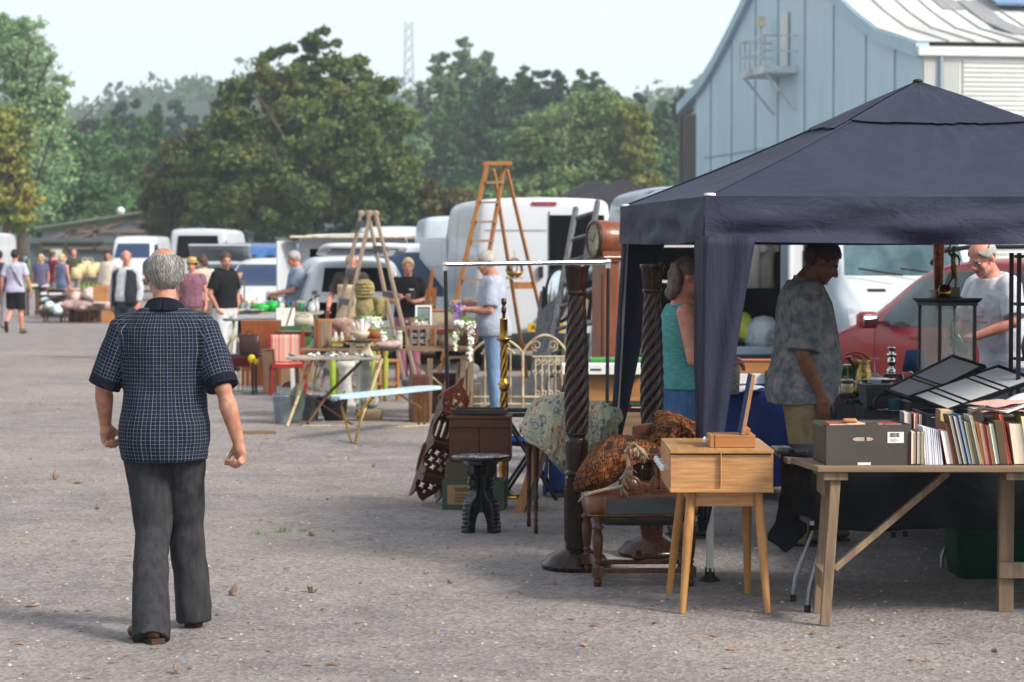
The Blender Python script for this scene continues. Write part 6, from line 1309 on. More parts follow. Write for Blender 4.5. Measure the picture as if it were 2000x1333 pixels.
# strands of his grey hair
def strands(pp,n,keep,mat,ln=.04,seed=1):
    g_=random.Random(seed); vs=[];fs=[]; c=V((0,0,.18))
    for i in range(n):
        while True:
            d=V((g_.gauss(0,1),g_.gauss(0,1),g_.gauss(0,1))).normalized(); p=c+V((d.x*.086,d.y*.107,d.z*.104))
            if keep(p.x,p.y,p.z): break
        nrm=V((d.x/.086,d.y/.107,d.z/.104)).normalized(); dn=V((nz(p*22)*1.3+g_.gauss(0,.12),nz(p*22+V((9,0,0)))*1.1-.25+g_.gauss(0,.1),-1)); tn=(dn-nrm*dn.dot(nrm)).normalized(); sdv=nrm.cross(tn)*.0011; l=ln*(.5+.7*g_.random()); lift=.002+.008*g_.random()
        q0=p; q1=p+tn*l*.5+nrm*lift*.9; q2=p+tn*l+nrm*lift*.5-V((0,0,0)); o=len(vs)
        vs+=[pp.SC@pp.hd(q) for q in (q0-sdv,q0+sdv,q1-sdv,q1+sdv,q2)]; fs+=[(o,o+1,o+3,o+2),(o+2,o+3,o+4)]
    b=MB(); b.add(vs,fs); return P('hair_strands',b,mat,pp.t)
keepring=lambda x,y,z: not (abs(x)>.058 and -.03<y<.03 and z<.165) and z>(.1 if y<-.035 else .1+(y+.035)/.118*.125) and z<.228-y*.12
strands(mm,4200,keepring,island('grey_strand',[(0,'#63605d'),(.4,'#83807c'),(.8,'#a8a5a0'),(1,'#c2bfba')],rough=.5),.04)
zz=lambda py,S_,s_:(1.7-(py-490)/S_)/s_
pm=M('palm_print_shirt','#8f8d88','#4a5362',rough=.9,scale=17,detail=6,bump=.35,bdist=.01)
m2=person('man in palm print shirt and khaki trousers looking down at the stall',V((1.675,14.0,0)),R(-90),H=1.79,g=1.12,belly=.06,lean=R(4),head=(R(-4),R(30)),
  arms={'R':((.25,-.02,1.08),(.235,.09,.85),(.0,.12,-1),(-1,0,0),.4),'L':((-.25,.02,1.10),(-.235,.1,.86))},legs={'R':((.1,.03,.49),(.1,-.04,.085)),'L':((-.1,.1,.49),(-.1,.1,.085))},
  skin='brown',hair=('short','dark'),vox=.0085,top=dict(mat=pm,hem=.80,sleeve=.93,ease=.03,flare=.03,amp=.012,collar=True,cuffr=.075),bottom=dict(mat=cloth('khaki','#8a7a5c','#776848',scale=9),leg=1.1,ease=.02,amp=.01),shoe='#5a4433',seed=5)  # skin tone darkened to suggest the shade under the canopy
b=MB(); b.box((.135,0,.56),(.02,.13,.16)); b.box((.135,.0,.63),(.026,.14,.05)); P('cargo_pocket',b,cloth('khaki','#8a7a5c'),m2.t,bev=.008)
TEAL=M('teal_linen','#5b9a98','#437f80',rough=.95,scale=25,stretch=(1,1,3),bump=.4,bdist=.006,spec=.1)
wm=person('woman in sleeveless teal top and denim shorts standing behind the near gazebo leg',V(((1333-1000)/S(14.35),14.35,0)),R(-88),H=1.66,g=1.16,belly=.03,lean=R(2),head=(R(-2),R(8)),
  arms={'R':((.27,.04,1.12),(.2,.25,1.09),(-.4,.9,.1),(0,0,-1),.5),'L':((-.25,.05,1.13),(-.15,.27,1.1),(.3,1,.1),(0,0,-1),.5)},skin='pink',hair=('curly','salt'),vox=.0095,
  top=dict(mat=TEAL,hem=.93,sleeve=0,ease=.018,flare=.02,amp=.009,name='tank_top',neck=1.45),bottom=dict(mat=DENIM('blue','#4d6f98','#3a5b84'),kind='shorts',len=.62,ease=.016),shoe='#3a3a3c',seed=8)
b=MB(); b.T=wm.SC
for k_ in (-1,1): b.tube([wm.hd((k_*.032+.016*math.cos(a),.108,.148+.013*math.sin(a))) for a in [i*PI/6 for i in range(12)]],.0014,6,closed=True); b.cyl(wm.hd((k_*.05,.105,.15)),wm.hd((k_*.08,.0,.15)),.0015,n=6)
P('glasses',b,M('wire_frame','#3a302a',rough=.3,metal=.7),wm.t)
WT=cloth('white_tee','#c0c2c9','#aaadb6',scale=7)
rm=person('bald bearded man with glasses in printed white t-shirt leaning over the table',V(((1968-1000)/S(17.0),17.0,0)),R(118),H=1.82,g=1.04,lean=R(17),head=(R(6),R(20)),
  arms={'L':((-.27,.16,1.16),(-.1,.36,1.06),(.75,.6,-.15),(.1,.2,-1),.75),'R':((.26,.16,1.14),(.10,.40,1.02),(-.6,.8,0),(-.5,-.3,.5),.6)},skin='pink',hair=('ring','white'),vox=.0085,top=dict(mat=WT,hem=.84,sleeve=.85,ease=.024,amp=.01,name='t_shirt'),bottom=dict(mat=DENIM('mid','#4a5f80','#3c506e')),seed=11)
b=MB(); b.T=rm.SC
for k_ in (-1,1): b.tube([rm.hd((k_*.032+.019*math.cos(a),.112,.146+.014*math.sin(a))) for a in [i*PI/7 for i in range(14)]],.0016,6,closed=True); b.tube([rm.hd((k_*.051,.11,.15)),rm.hd((k_*.078,.05,.153)),rm.hd((k_*.082,.0,.15))],.0016,6)
b.cyl(rm.hd((-.012,.115,.149)),rm.hd((.012,.115,.149)),.0016,n=6); P('glasses',b,M('wire_frame','#3a302a'),rm.t)
b=MB(); b.T=rm.SC
for i in range(60):
    a=(rnd.random()-.5)*2.6; z_=.06+rnd.random()*.035; b.ell(rm.hd((math.sin(a)*.056,.03+math.cos(a)*.062,z_)),(.006,.006,.008),6)
P('beard',b,HR['white'],rm.t)
bt=M('print_red','#a5626a',bump=0,rough=.9)
for sx,sz,l_ in ((0,1.30,'CASTAWAY'),(0,1.255,'Summer'),(0,1.22,'SURF SUPPLY CLUB')): pass
tx=[('~~~',1.29,.03),('Summer 05',1.215,.028),('SUPPLY CLUB',1.175,.03)]
for s_,z_,sz in tx[1:]:
    o=text(s_,sz,bt,rm.t,tuple(rm.SC@(rm.lp((.0,.172,z_+.04)))),(PI/2+R(-15),0,PI),name='shirt_print')
b=MB(); b.T=rm.SC; pr=[rm.lp((x_,.172,z_)) for x_,z_ in ((-.09,1.29),(-.02,1.345),(.03,1.33),(.09,1.36),(.1,1.30),(.02,1.28))]
for p_,q_ in zip(pr,pr[1:]+pr[:1]): b.cyl(p_,q_,.0018,n=5)
P('shirt_drawing',b,bt,rm.t)
wr=rm.A['L'][2]+rm.A['L'][3]*.075; wl=rm.t.matrix_basis@ (rm.SC@(wr+V((.03,.02,-.045))))
mw=MX.LocRotScale(rm.t.location,rm.t.rotation_euler,None); wl=mw@(rm.SC@(wr+V((.0,.02,-.05))))
b=MB(); b.lathe([(0,-.06),(.036,-.06),(.042,-.03),(.042,.05),(.026,.085),(.02,.11),(.03,.125),(.03,.135),(0,.135)],n=26); solo('black_flask',b,M('black_gloss','#0f1014','#08090b',rough=.15,coat=.5),'glossy black bottle shaped vase held by the bearded man','vase',wl,tilt=(R(8),R(-26)))
wh=person('white haired man in pale grey t-shirt and light jeans reaching towards the flowers',V(((967-1000)/S(25),25,0)),R(92),H=1.70,g=1.1,belly=.05,lean=R(5),head=(R(0),R(14)),
  arms={'L':((-.24,.06,1.12),(-.17,.33,1.13),(.1,1,.05),(0,0,-1),.5),'R':((.24,.1,1.14),(.15,.36,1.2),(-.1,1,.1),(0,0,-1),.5)},skin='tan',hair=('short','white'),vox=.011,top=dict(mat=cloth('pale_grey_tee','#a3a9b8','#9096a6',scale=7),hem=.84,sleeve=.85,ease=.024,name='t_shirt'),bottom=dict(mat=DENIM('light','#7b95b8','#67809f')),seed=14)
BLK=cloth('black_polo','#17181b','#101114',scale=8); LIN=lambda n,c,c2=None: cloth(n,c,c2,scale=8)
def mid(label,px,d,hdg,H,topm,botm,vox=.013,**k):
    return person(label,V(((px-1000)/S(d),d,0)),R(hdg),H=H,vox=vox,top=dict(mat=topm,**k.pop('top',{})),bottom=dict(mat=botm,**k.pop('bottom',{})),**k)
WTR_=LIN('white_trouser','#c4c5c7','#b2b4b8')
mid('man in black polo and white trousers with hands in pockets looking right',440,34,-128,1.68,BLK,WTR_,g=1.05,head=(R(-25),R(12)),arms={'L':((-.29,-.03,1.14),(-.2,.04,.92),(.3,.1,-1),(1,0,0),.3),'R':((.29,-.03,1.14),(.2,.04,.92),(-.3,.1,-1),(-1,0,0),.3)},skin='tan',hair=('short','brown'),top=dict(hem=.93,sleeve=.75,collar=True),bottom=dict(leg=1.15),seed=21)
MAUVE=M('mauve_floral','#8f6372','#5d3a4c',rough=.95,scale=30,bump=.2); 
sh_=mid('woman in straw hat and mauve floral blouse behind the walking mans shoulder',375,40,178,1.56,MAUVE,LIN('taupe','#7d6d62'),g=1.15,skin='pink',hair=('bob','brown'),top=dict(hem=.85,sleeve=.45,name='blouse'),arms={'L':((-.26,.0,1.12),(-.27,.06,.88)),'R':((.26,.0,1.12),(.27,.06,.88))},seed=22)
b=MB(); b.T=sh_.SC
STRAW=M('straw','#c9a563','#a9854a',rough=.85,scale=60,bump=.5); b.lathe([(.088,.0),(.15,-.008),(.152,-.004),(.088,.012),(.086,.05),(.075,.085),(.05,.095),(0,.098)],sh_.hd((0,.0,.215)),28,ax=sh_.HM); ht=P('straw_hat',b,STRAW,sh_.t); b=MB(); b.T=sh_.SC; b.lathe([(.0885,.012),(.0885,.03)],sh_.hd((0,0,.215)),28,ax=sh_.HM,cap=False); P('hat_band',b,M('hat_band','#6b5138'),ht,solid=.003)
mid('brown haired woman in cream top seen from behind by the estate car',397,44,10,1.62,LIN('cream_top','#cfc2ab','#bcae96'),LIN('taupe','#7d6d62'),skin='fair',hair=('bob','brown'),top=dict(hem=.85,sleeve=.3),seed=23)
w9=mid('bald man in dark waistcoat over pale shirt left of the walking man',246,38,160,1.70,LIN('pale_shirt','#b9bcc0','#a5a9ae'),LIN('slate_trouser','#3d474c'),g=1.12,belly=.05,head=(R(35),0),skin='pink',hair=('ring','white'),top=dict(hem=.93,sleeve=1.85,ease=.012),seed=24)
b=MB(); b.T=w9.SC; VEST=LIN('dark_vest','#2b2c33','#222329')
for sg in (-1,1):
    def vf(u,v,sg=sg):
        z=.86+.58*v; rx,ry,yo=tsec(z,1.12,.05); a=R(62)-u*R(62+88) if True else 0
        a=R(90)-R(24)-u*R(66+90); x_=math.cos(a)*(rx+.03); y_=math.sin(a)*(ry+.035)+yo; return w9.lp((sg*x_,y_,z))
    b.grid(vf,14,10)
P('waistcoat',b,VEST,w9.t,solid=.012); b=MB(); b.T=w9.SC; b.loft([(0,.005,.955,.20,.155),(0,.005,.985,.20,.155)],24); P('belt',b,M('belt_leather','#2a1d1c'),w9.t)
wk=mid('man in lavender shirt and black shorts with shoulder strap walking away at far left',30,49.5,-3,1.72,LIN('lavender','#b3b1c4','#a09eb3'),LIN('black_shorts','#1b1a20'),g=1.03,skin='pink',hair=('short','dark'),top=dict(hem=.86,sleeve=.75,flare=.02),bottom=dict(kind='shorts',len=.95),legs={'L':((-.1,.05,.5),(-.13,-.25,.22),(-.1,.5,-.8),0),'R':((.1,.06,.49),(.11,.08,.085))},arms={'L':((-.27,-.05,1.13),(-.29,.02,.88)),'R':((.27,-.03,1.13),(.31,.06,.88))},shoe='#5a4a38',seed=25)
b=MB(); b.T=wk.SC; b.tube([(-.11,.0,1.47),(-.075,-.125,1.4),(.04,-.15,1.22),(.15,-.13,1.02),(.19,-.02,.93)],.013,6); P('shoulder_strap',b,M('strap_dark','#23242a'),wk.t)
mid('person in dark top cut by the left border of the picture',-1,53,0,1.7,LIN('navy_top','#232a3c'),LIN('grey_trouser','#8a8588'),skin='pink',hair=('short','dark'),seed=26)
mid('white haired man in grey blue t-shirt beside the open white car door',580,37,98,1.70,LIN('greyblue_tee','#7f8fa3','#6d7d91'),LIN('stone_trouser','#b4a890'),g=1.08,belly=.04,head=(0,R(18)),skin='pink',hair=('short','white'),top=dict(hem=.86,sleeve=.8,ease=.022),arms={'L':((-.25,.08,1.12),(-.12,.32,1.08),(.3,1,0),(0,0,-1),.6),'R':((.25,.08,1.12),(.12,.33,1.08),(-.3,1,0),(0,0,-1),.6)},seed=27)
ap=mid('man in dark t-shirt and long cream apron behind the weathered trestle ladder',688,33,165,1.66,LIN('charcoal_tee','#3a3a37','#2d2d2b'),LIN('taupe','#7d6d62'),g=1.12,lean=R(8),head=(R(30),R(15)),skin='pink',hair=('ring','grey'),top=dict(hem=.86,sleeve=.75),arms={'L':((-.3,.02,1.12),(-.2,.16,.92)),'R':((.3,.1,1.12),(.26,.3,.98))},seed=28)
b=MB(); b.T=ap.SC; b.grid(lambda u,v: ap.lp(((u-.5)*(.34+.1*(1-v)),.155+.02*(1-v)-.05*abs(2*u-1)**2,.45+.88*v)),12,14); P('apron',b,LIN('apron_cream','#cfc0a0','#bda98a'),ap.t,solid=.004)
bw=mid('woman in black polo and pink trousers holding a phone by the dark windscreen',797,32,172,1.60,BLK,LIN('pink_trouser','#a86a80','#96586e'),g=1.08,head=(R(8),R(5)),skin='tan',hair=('short','blonde'),top=dict(hem=.90,sleeve=.75,collar=True),arms={'L':((-.27,.02,1.14),(-.1,.22,1.12),(.4,.5,.6),(.6,-.4,.4),.6),'R':((.27,.02,1.14),(.12,.24,1.12),(-.4,.5,.6),(-.6,-.4,.4),.6)},seed=29)
for p_,nm in ((bw,'name_badge'),):
    b=MB(); b.T=p_.SC; b.box(p_.lp((-.08,.148,1.30)),(.07,.006,.016)); P(nm,b,WHITE,p_.t)
b=MB(); b.box((0,0,0),(.07,.012,.13)); solo('phone','dark phone in the hand of the woman in pink trousers',b,BLKPL,'phone',bw.t.location+V((.08,-.33,1.12)),tilt=(R(-30),0),bev=.004)
# far shoppers
fv=.022
mid('blonde woman in blue grey dress at the far quilts',122,62,-30,1.62,LIN('bluegrey_dress','#66718f','#57627f'),LIN('bluegrey_dress','#66718f'),vox=fv,skin='pink',hair=('bob','blonde'),top=dict(hem=.8,sleeve=0,name='dress_top'),bottom=dict(kind='skirt',hem=.3),face=False,seed=31)
mid('person in burgundy top at the far stall by the shed',104,70,-40,1.68,LIN('burgundy','#6b1f33'),LIN('grey_trouser','#8a8588'),vox=fv,skin='pink',hair=('short','brown'),top=dict(sleeve=1.8),face=False,seed=32)
mid('person with straw coloured sun hat and violet top at the far stall',80,66,170,1.6,LIN('violet_top','#5d5a78'),LIN('taupe','#7d6d62'),vox=fv,skin='tan',hair=('bob','blonde'),face=False,seed=33)
mid('bald man in dark olive top before the white shed window',145,72,190,1.74,LIN('olive_top','#3f4636'),LIN('grey_trouser','#8a8588'),vox=fv,skin='pink',hair=('ring','grey'),top=dict(sleeve=1.8),face=False,seed=34)
mid('dark haired person in pale cream shirt beside the far white van',213,58,160,1.70,LIN('cream_shirt','#d3c7b5'),LIN('taupe','#7d6d62'),vox=fv,skin='tan',hair=('short','dark'),top=dict(sleeve=1.8),face=False,seed=35)
mid('person in light blue top behind the blonde woman',127,75,0,1.7,LIN('lightblue_top','#9fb0c6'),LIN('grey_trouser','#8a8588'),vox=fv,skin='pink',hair=('short','brown'),face=False,seed=36)
TYRE=M('tyre','#1b1b1c','#121213',rough=.85); RIM=M('rim','#9a9c9f','#7c7e82',rough=.35,metal=.7); GLS=M('car_glass','#16222b','#101a21',rough=.04,bump=0,spec=.45); GLB=M('car_glass_blue','#26395a','#1f304a',rough=.06,bump=0,spec=.4)
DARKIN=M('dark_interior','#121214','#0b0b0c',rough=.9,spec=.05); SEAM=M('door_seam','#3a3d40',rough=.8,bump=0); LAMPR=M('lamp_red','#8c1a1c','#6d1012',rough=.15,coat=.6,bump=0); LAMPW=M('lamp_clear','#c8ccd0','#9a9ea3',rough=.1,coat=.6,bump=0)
PLATEY=M('plate_yellow','#c79d2a',rough=.4,bump=0); PLATEW=M('plate_white','#d0d0cc',rough=.4,bump=0); BUMP=M('bumper_black','#232427','#1b1c1e',rough=.7)
paint=lambda n,c,c2=None: M('paint_'+n,c,c2 or c,rough=.38,scale=1.2,bump=0,coat=.3,dirt=None)
def vehicle(name,label,cat,loc,heading,st,mat,wheels,wr=.33,open_rear=None,group=None,glass_=None,mirrors=None,plate='PLATEY',lamps=(),rear_lamps=(),sides=(),screens=(),rears=(),seams=(),bumper=True,rear_mat=None):
    """st: stations (y, z bottom, half width low, z belt, half width belt, z top, half width top), rear first"""
    t=thing(name,label,cat,loc,heading,group); b=MB(); ring=[]
    for y,zb,wb,zm,wm,zt,wt in st:
        zt_=max(zt,zm+.02); h=zt_-zm
        hp=[(0,zb),(wb*.9,zb),(wb,zb+.08),(wm*.995+.0,(zb+zm)/2),(wm,zm),(wm+(wt-wm)*.5,zm+h*.5),(wt,zt_-min(.1,h*.3)),(wt*.94,zt_-min(.015,h*.08)),(wt*.5,zt_),(0,zt_+.012)]
        ring.append([(x,y,z) for x,z in hp]+[(-x,y,z) for x,z in hp[-2:0:-1]])
    n=len(ring[0]); vs=[p for r in ring for p in r]
    fs=[(i*n+j,i*n+(j+1)%n,(i+1)*n+(j+1)%n,(i+1)*n+j) for i in range(len(st)-1) for j in range(n)]
    b.add(vs,fs,0,True)
    k=len(st)-1
    if not open_rear: b.add(ring[0],[tuple(range(n-1,-1,-1))],0,True)
    b.add(ring[-1],[tuple(range(n))],0,True)
    me=b.mesh('body'); bm=bmesh.new(); bm.from_mesh(me); bmesh.ops.remove_doubles(bm,verts=bm.verts,dist=1e-4); bmesh.ops.recalc_face_normals(bm,faces=bm.faces); bm.to_mesh(me); bm.free()
    me=evalmesh(me,[('SUBSURF',dict(levels=2,render_levels=2))]); me.polygons.foreach_set('use_smooth',[True]*len(me.polygons)); me.materials.clear()
    body=P('body',me,mat,t); bv=BVHTree.FromPolygons([v.co.copy() for v in me.vertices],[tuple(p.vertices) for p in me.polygons])
    def decal(pn,orig,d,mt,off=.008,nu=10,nv=8,parent=t):
        q=MB(); d=V(d); vs=[];ok=True
        for j in range(nv+1):
            for i in range(nu+1):
                o=V(orig(i/nu,j/nv)); h=bv.ray_cast(o,d)
                vs.append(h[0]-d*off if h[0] else None)
        fs=[(j*(nu+1)+i,j*(nu+1)+i+1,(j+1)*(nu+1)+i+1,(j+1)*(nu+1)+i) for j in range(nv) for i in range(nu)]
        fs=[f for f in fs if all(vs[i] is not None for i in f) and max((vs[a]-vs[b_]).length for a in f for b_ in f)<.6]
        if not fs: return None
        q.add([v if v is not None else V((0,0,0)) for v in vs],fs,0,True)
        used=sorted({i for f in fs for i in f}); mp={i:k_ for k_,i in enumerate(used)}; q.v=[q.v[i] for i in used]; q.f=[tuple(mp[i] for i in f) for f in q.f]
        return P(pn,q,mt,parent)
    def quad(c): return lambda u,v: tuple((c[0][k]*(1-u)+c[1][k]*u)*(1-v)+(c[3][k]*(1-u)+c[2][k]*u)*v for k in range(2))
    gl=glass_ or GLS
    for s_ in (-1,1):
        for c in sides:
            f=quad(c); decal('side_window',lambda u,v: (s_*4,*f(u,v)),(-s_,0,0),gl)
        for c in seams:
            f=quad(c); decal('door_seam',lambda u,v: (s_*4,*f(u,v)),(-s_,0,0),SEAM,.004,2,10)
    for c in screens: f=quad(c); decal('windscreen',lambda u,v:(f(u,v)[0],12,f(u,v)[1]),(0,-1,0),gl,.012,14,8)
    for c in rears: f=quad(c); decal('rear_window',lambda u,v:(f(u,v)[0],-4,f(u,v)[1]),(0,1,0),rear_mat or gl,.012,14,8)
    for c in lamps:
        for s_ in (-1,1): f=quad(c); decal('headlight',lambda u,v:(s_*f(u,v)[0],12,f(u,v)[1]),(0,-1,0),LAMPW,.015,6,5)
    for c in rear_lamps:
        for s_ in (-1,1): f=quad(c); decal('tail_light',lambda u,v:(s_*f(u,v)[0],-4,f(u,v)[1]),(0,1,0),LAMPR,.015,4,6)
    if 'stepladder' not in label:
        f=quad(((-.26,.6),(.26,.6),(.26,.71),(-.26,.71)))
        if not open_rear: decal('number_plate',lambda u,v:(f(u,v)[0],-4,f(u,v)[1]),(0,1,0),PLATEY,.02,4,2)
        decal('number_plate',lambda u,v:(f(u,v)[0],12,f(u,v)[1]-.05),(0,-1,0),PLATEW,.03,4,2)
    for y in wheels:
        for s_ in (-1,1):
            ax=MX.Rotation(PI/2*s_,3,'Y'); wm=max(q[4] for q in st); c=V((s_*(wm-.19),y,wr))
            b=MB(); b.lathe([(wr*.62,0),(wr*.93,0),(wr,.03),(wr,.17),(wr*.94,.2),(wr*.64,.205),(wr*.62,.18)],c,28,ax=ax,cap=False); ty=P('wheel',b,TYRE,t)
            b=MB(); b.lathe([(0,.15),(wr*.2,.17),(wr*.3,.15),(wr*.6,.17),(wr*.63,.19)],c,20,ax=ax); P('rim',b,RIM,ty)
            b=MB(); b.lathe([(wr*1.12,.205),(wr*1.17,.205)],c,28,ax=ax,cap=False); P('wheel_arch',b,DARKIN,t)
    if bumper:
        y0,zb,wb=st[0][0],st[0][1],st[0][2]; b=MB(); b.loft([(0,y0+.05,zb-.03,wb+.03,.12),(0,y0+.05,zb+.18,wb+.03,.12)],28,pw=6); P('bumper',b,BUMP,t,bev=.02)
        y0,zb,wb=st[-1][0],st[-1][1],st[-1][2]; b=MB(); b.loft([(0,y0-.05,zb-.03,wb+.06,.14),(0,y0-.05,zb+.2,wb+.06,.14)],28,pw=5); P('bumper',b,BUMP if bumper=='b' else mat,t,bev=.02)
    if mirrors:
        for s_ in (-1,1):
            x,y,z,w_,h_=mirrors; b=MB(); b.loft([(s_*(x+w_/2+.05),y,z,w_/2*.8,.05),(s_*(x+w_/2+.05),y,z+h_*.2,w_/2,.07),(s_*(x+w_/2+.05),y,z+h_*.8,w_/2,.07),(s_*(x+w_/2+.05),y,z+h_,w_/2*.7,.045)],20,pw=4); b.bar((s_*(x-.05),y,z+.05),(s_*(x+.08),y,z+.05),.05,.04); mr=P('wing_mirror',b,BUMP if name=='van' else mat,t)
            b=MB(); b.loft([(s_*(x+w_/2+.05),y-.066,z+h_*.15,w_/2*.82,.006),(s_*(x+w_/2+.05),y-.066,z+h_*.82,w_/2*.82,.006)],16,pw=5); P('mirror_glass',b,M('car_mirror','#9fb0b8','#9fb0b8',rough=.04,metal=1,bump=0),mr)
    if open_rear:
        x0,z0,z1,dep=open_rear; b=MB(); y=.06
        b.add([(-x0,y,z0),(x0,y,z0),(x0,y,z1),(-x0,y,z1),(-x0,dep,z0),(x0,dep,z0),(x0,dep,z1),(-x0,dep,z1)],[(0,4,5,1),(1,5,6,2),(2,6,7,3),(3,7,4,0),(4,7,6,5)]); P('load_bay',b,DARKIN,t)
        y0,zb,wb,zm,wm,zt,wt=st[0]
        ou=[(-wb*.97,zb+.02),(wb*.97,zb+.02),(wm,zm),(wt,zt-.1),(wt*.8,zt-.01),(-wt*.8,zt-.01),(-wt,zt-.1),(-wm,zm)]; me=curvemesh([ou,[(-x0,z0),(x0,z0),(x0,z1),(-x0,z1)]],.05,.008); o=P('rear_frame',me,mat,t); o.rotation_euler=(PI/2,0,0); o.location=(0,.035,0)
    t['_dec']=0; del t['_dec']; return t,decal,quad,bv
def vanst(H=2.42,w=1.0,L=5.5,nose=1.0):
    k=H/2.42; d=L-5.5
    return [(0,.36,.92*w,1.25,.97*w,H-.02,.905*w),(.06,.34,.93*w,1.25,.985*w,H,.925*w),(.3,.33,.95*w,1.25,.99*w,H+.01,.93*w),(2.6+d*.6,.32,.96*w,1.25,.99*w,H+.01,.93*w),(3.5+d,.32,.96*w,1.22,.99*w,H-.01,.92*w),(3.95+d,.32,.96*w,1.2,.985*w,H-.12*k,.86*w),(4.4+d,.32,.95*w,1.16,.97*w,1.16+(H-1.16)*.55,.84*w),(4.78+d,.32,.94*w,1.1,.96*w,1.32,.80*w),(5.25+d,.32,.92*w,.98,.93*w,1.12,.72*w),(5.45+d,.33,.88*w,.82,.87*w,.93,.66*w),(5.52+d,.36,.8*w,.62,.8*w,.7,.6*w)]
def van(label,loc,heading,H=2.42,w=1.0,col=None,rear=None,L=5.5,plate=None,**k):
    d=L-5.5; r=vehicle('van',label,'van',loc,heading,vanst(H,w,L),col,(.95,4.45+d),.34,open_rear=rear,
      screens=[((-.76*w,1.40),(.76*w,1.40),(.68*w,H-.3),(-.68*w,H-.3))],sides=[((3.62+d,1.28),(4.5+d,1.28),(4.12+d,min(1.95,H-.32)),(3.62+d,min(1.95,H-.32)))],lamps=[((.52*w,.78),(.84*w,.8),(.84*w,1.02),(.6*w,.95))],rear_lamps=[((.87*w,.8),(.95*w,.8),(.92*w,1.3),(.85*w,1.3))],
      seams=[((3.55+d,.45),(3.57+d,.45),(3.57+d,H-.25),(3.55+d,H-.25)),((2.2,.45),(2.22,.45),(2.22,H-.2),(2.2,H-.2)),((.5,1.2),(3.5+d,1.2),(3.5+d,1.215),(.5,1.215))],mirrors=(.97*w,4.35+d,1.25,.2,.32),bumper='b',**k)
    return r
def cent(px,d): return V(((px-1000)/S(d),d,0))
WHV=paint('white','#c3c7cb','#bbc0c5'); SILV=paint('silver_blue','#8f9fae','#8595a5'); GREYV=paint('silver','#9ba2a8','#91989f'); REDV=paint('red','#9a0c16','#8c0a13'); BLUV=paint('blue','#2f5f98','#274f82'); PALE=paint('pale_silver','#b9c3cc','#aab5bf')
# big white van, rear towards the camera, right rear door open
t,decal,quad,bv=van('big white panel van with its right rear door open behind the tall stepladder',V((.47,34,0)),R(8.8),2.44,col=WHV)
f=quad(((.06,.72),(.9,.72),(.84,2.2),(.06,2.2))); decal('shaded_opening',lambda u,v:(f(u,v)[0],-4,f(u,v)[1]),(0,1,0),DARKIN,.02,10,12)  # dark sheet on the closed body paints the shaded load bay
f=quad(((-.2,2.335),(.16,2.335),(.16,2.385),(-.2,2.385))); decal('brake_light',lambda u,v:(f(u,v)[0],-4,f(u,v)[1]),(0,1,0),LAMPR,.02,6,2)
f=quad(((.045,.55),(.06,.55),(.06,2.25),(.045,2.25))); decal('door_seam',lambda u,v:(f(u,v)[0],-4,f(u,v)[1]),(0,1,0),SEAM,.015,2,12)
f=quad(((-.85,1.98),(.02,1.98),(.02,2.0),(-.85,2.0))); decal('door_crease',lambda u,v:(f(u,v)[0],-4,f(u,v)[1]),(0,1,0),M('crease_grey','#a9adb1',bump=0),.012,10,2)
b=MB(); b.box((.0,.4,.75),(.82,.05,1.55)); b.box((.2,.37,1.45),(.3,.03,.3)); o=P('rear_door',b,WHV,t,bev=.03); o.location=(.93,-.02,.55); o.rotation_euler=(0,0,R(68)); 
for v in o.data.vertices: v.co.x+=.41; v.co.y-=.4
b=MB(); b.box((0,-.06,.62),(.52,.02,.12)); pl=P('number_plate',b,PLATEY,t); text('AV15 BRK',.1,BLKP,pl,(0,-.072,.62),(PI/2,0,0))
for k_ in (-.25,.1): 
    b=MB(); b.box((-.07,-.03,1.2+k_*2),(.06,.05,.16)); P('door_latch',b,BUMP,t)
b=MB(); b.box((.36,0,.7),(.72,.05,1.4)); b.box((.36,.02,1.15),(.5,.03,.42)); o=P('cab_door',b,WHV,t,bev=.03); o.location=(-.97,3.3,.5); o.rotation_euler=(0,0,R(118)); b=MB(); b.box((.36,-.028,1.15),(.46,.006,.4)); P('door_window',b,GLS,o)
for k_ in range(6): pass
# silver blue van seen along its left side, rear open
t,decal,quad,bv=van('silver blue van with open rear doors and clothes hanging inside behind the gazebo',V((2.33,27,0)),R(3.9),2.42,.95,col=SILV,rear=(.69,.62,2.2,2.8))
b=MB(); b.box((.38,0,.8),(.76,.05,1.6)); o=P('rear_door',b,SILV,t,bev=.03); o.location=(-.92,.0,.6); o.rotation_euler=(0,0,R(-97))
b=MB(); b.box((.4,-.03,1.2),(.5,.01,.45)); P('door_window',b,GLS,o)
b=MB(); b.box((-.36,0,.8),(.72,.06,1.6)); o=P('rear_door',b,WHV,t,bev=.03); o.location=(.90,.0,.6); o.rotation_euler=(0,0,R(70))
b=MB(); b.tube([(-.02,-.05,.1),(-.03,-.06,.7),(-.01,-.06,1.55)],.02,8); b.box((-.05,-.05,1.0),(.05,.06,.2)); b.box((-.05,-.05,.45),(.05,.06,.2)); P('door_hinge',b,BUMP,o)
b=MB()
for z_ in (.95,1.35,1.75): b.box((-.45,.7,z_),(.6,.9,.02))
b.box((-.15,.3,1.4),(.03,.03,1.55)); P('bay_shelf',b,WHITEP,t)
mw=MX.LocRotScale(t.location,t.rotation_euler,None)
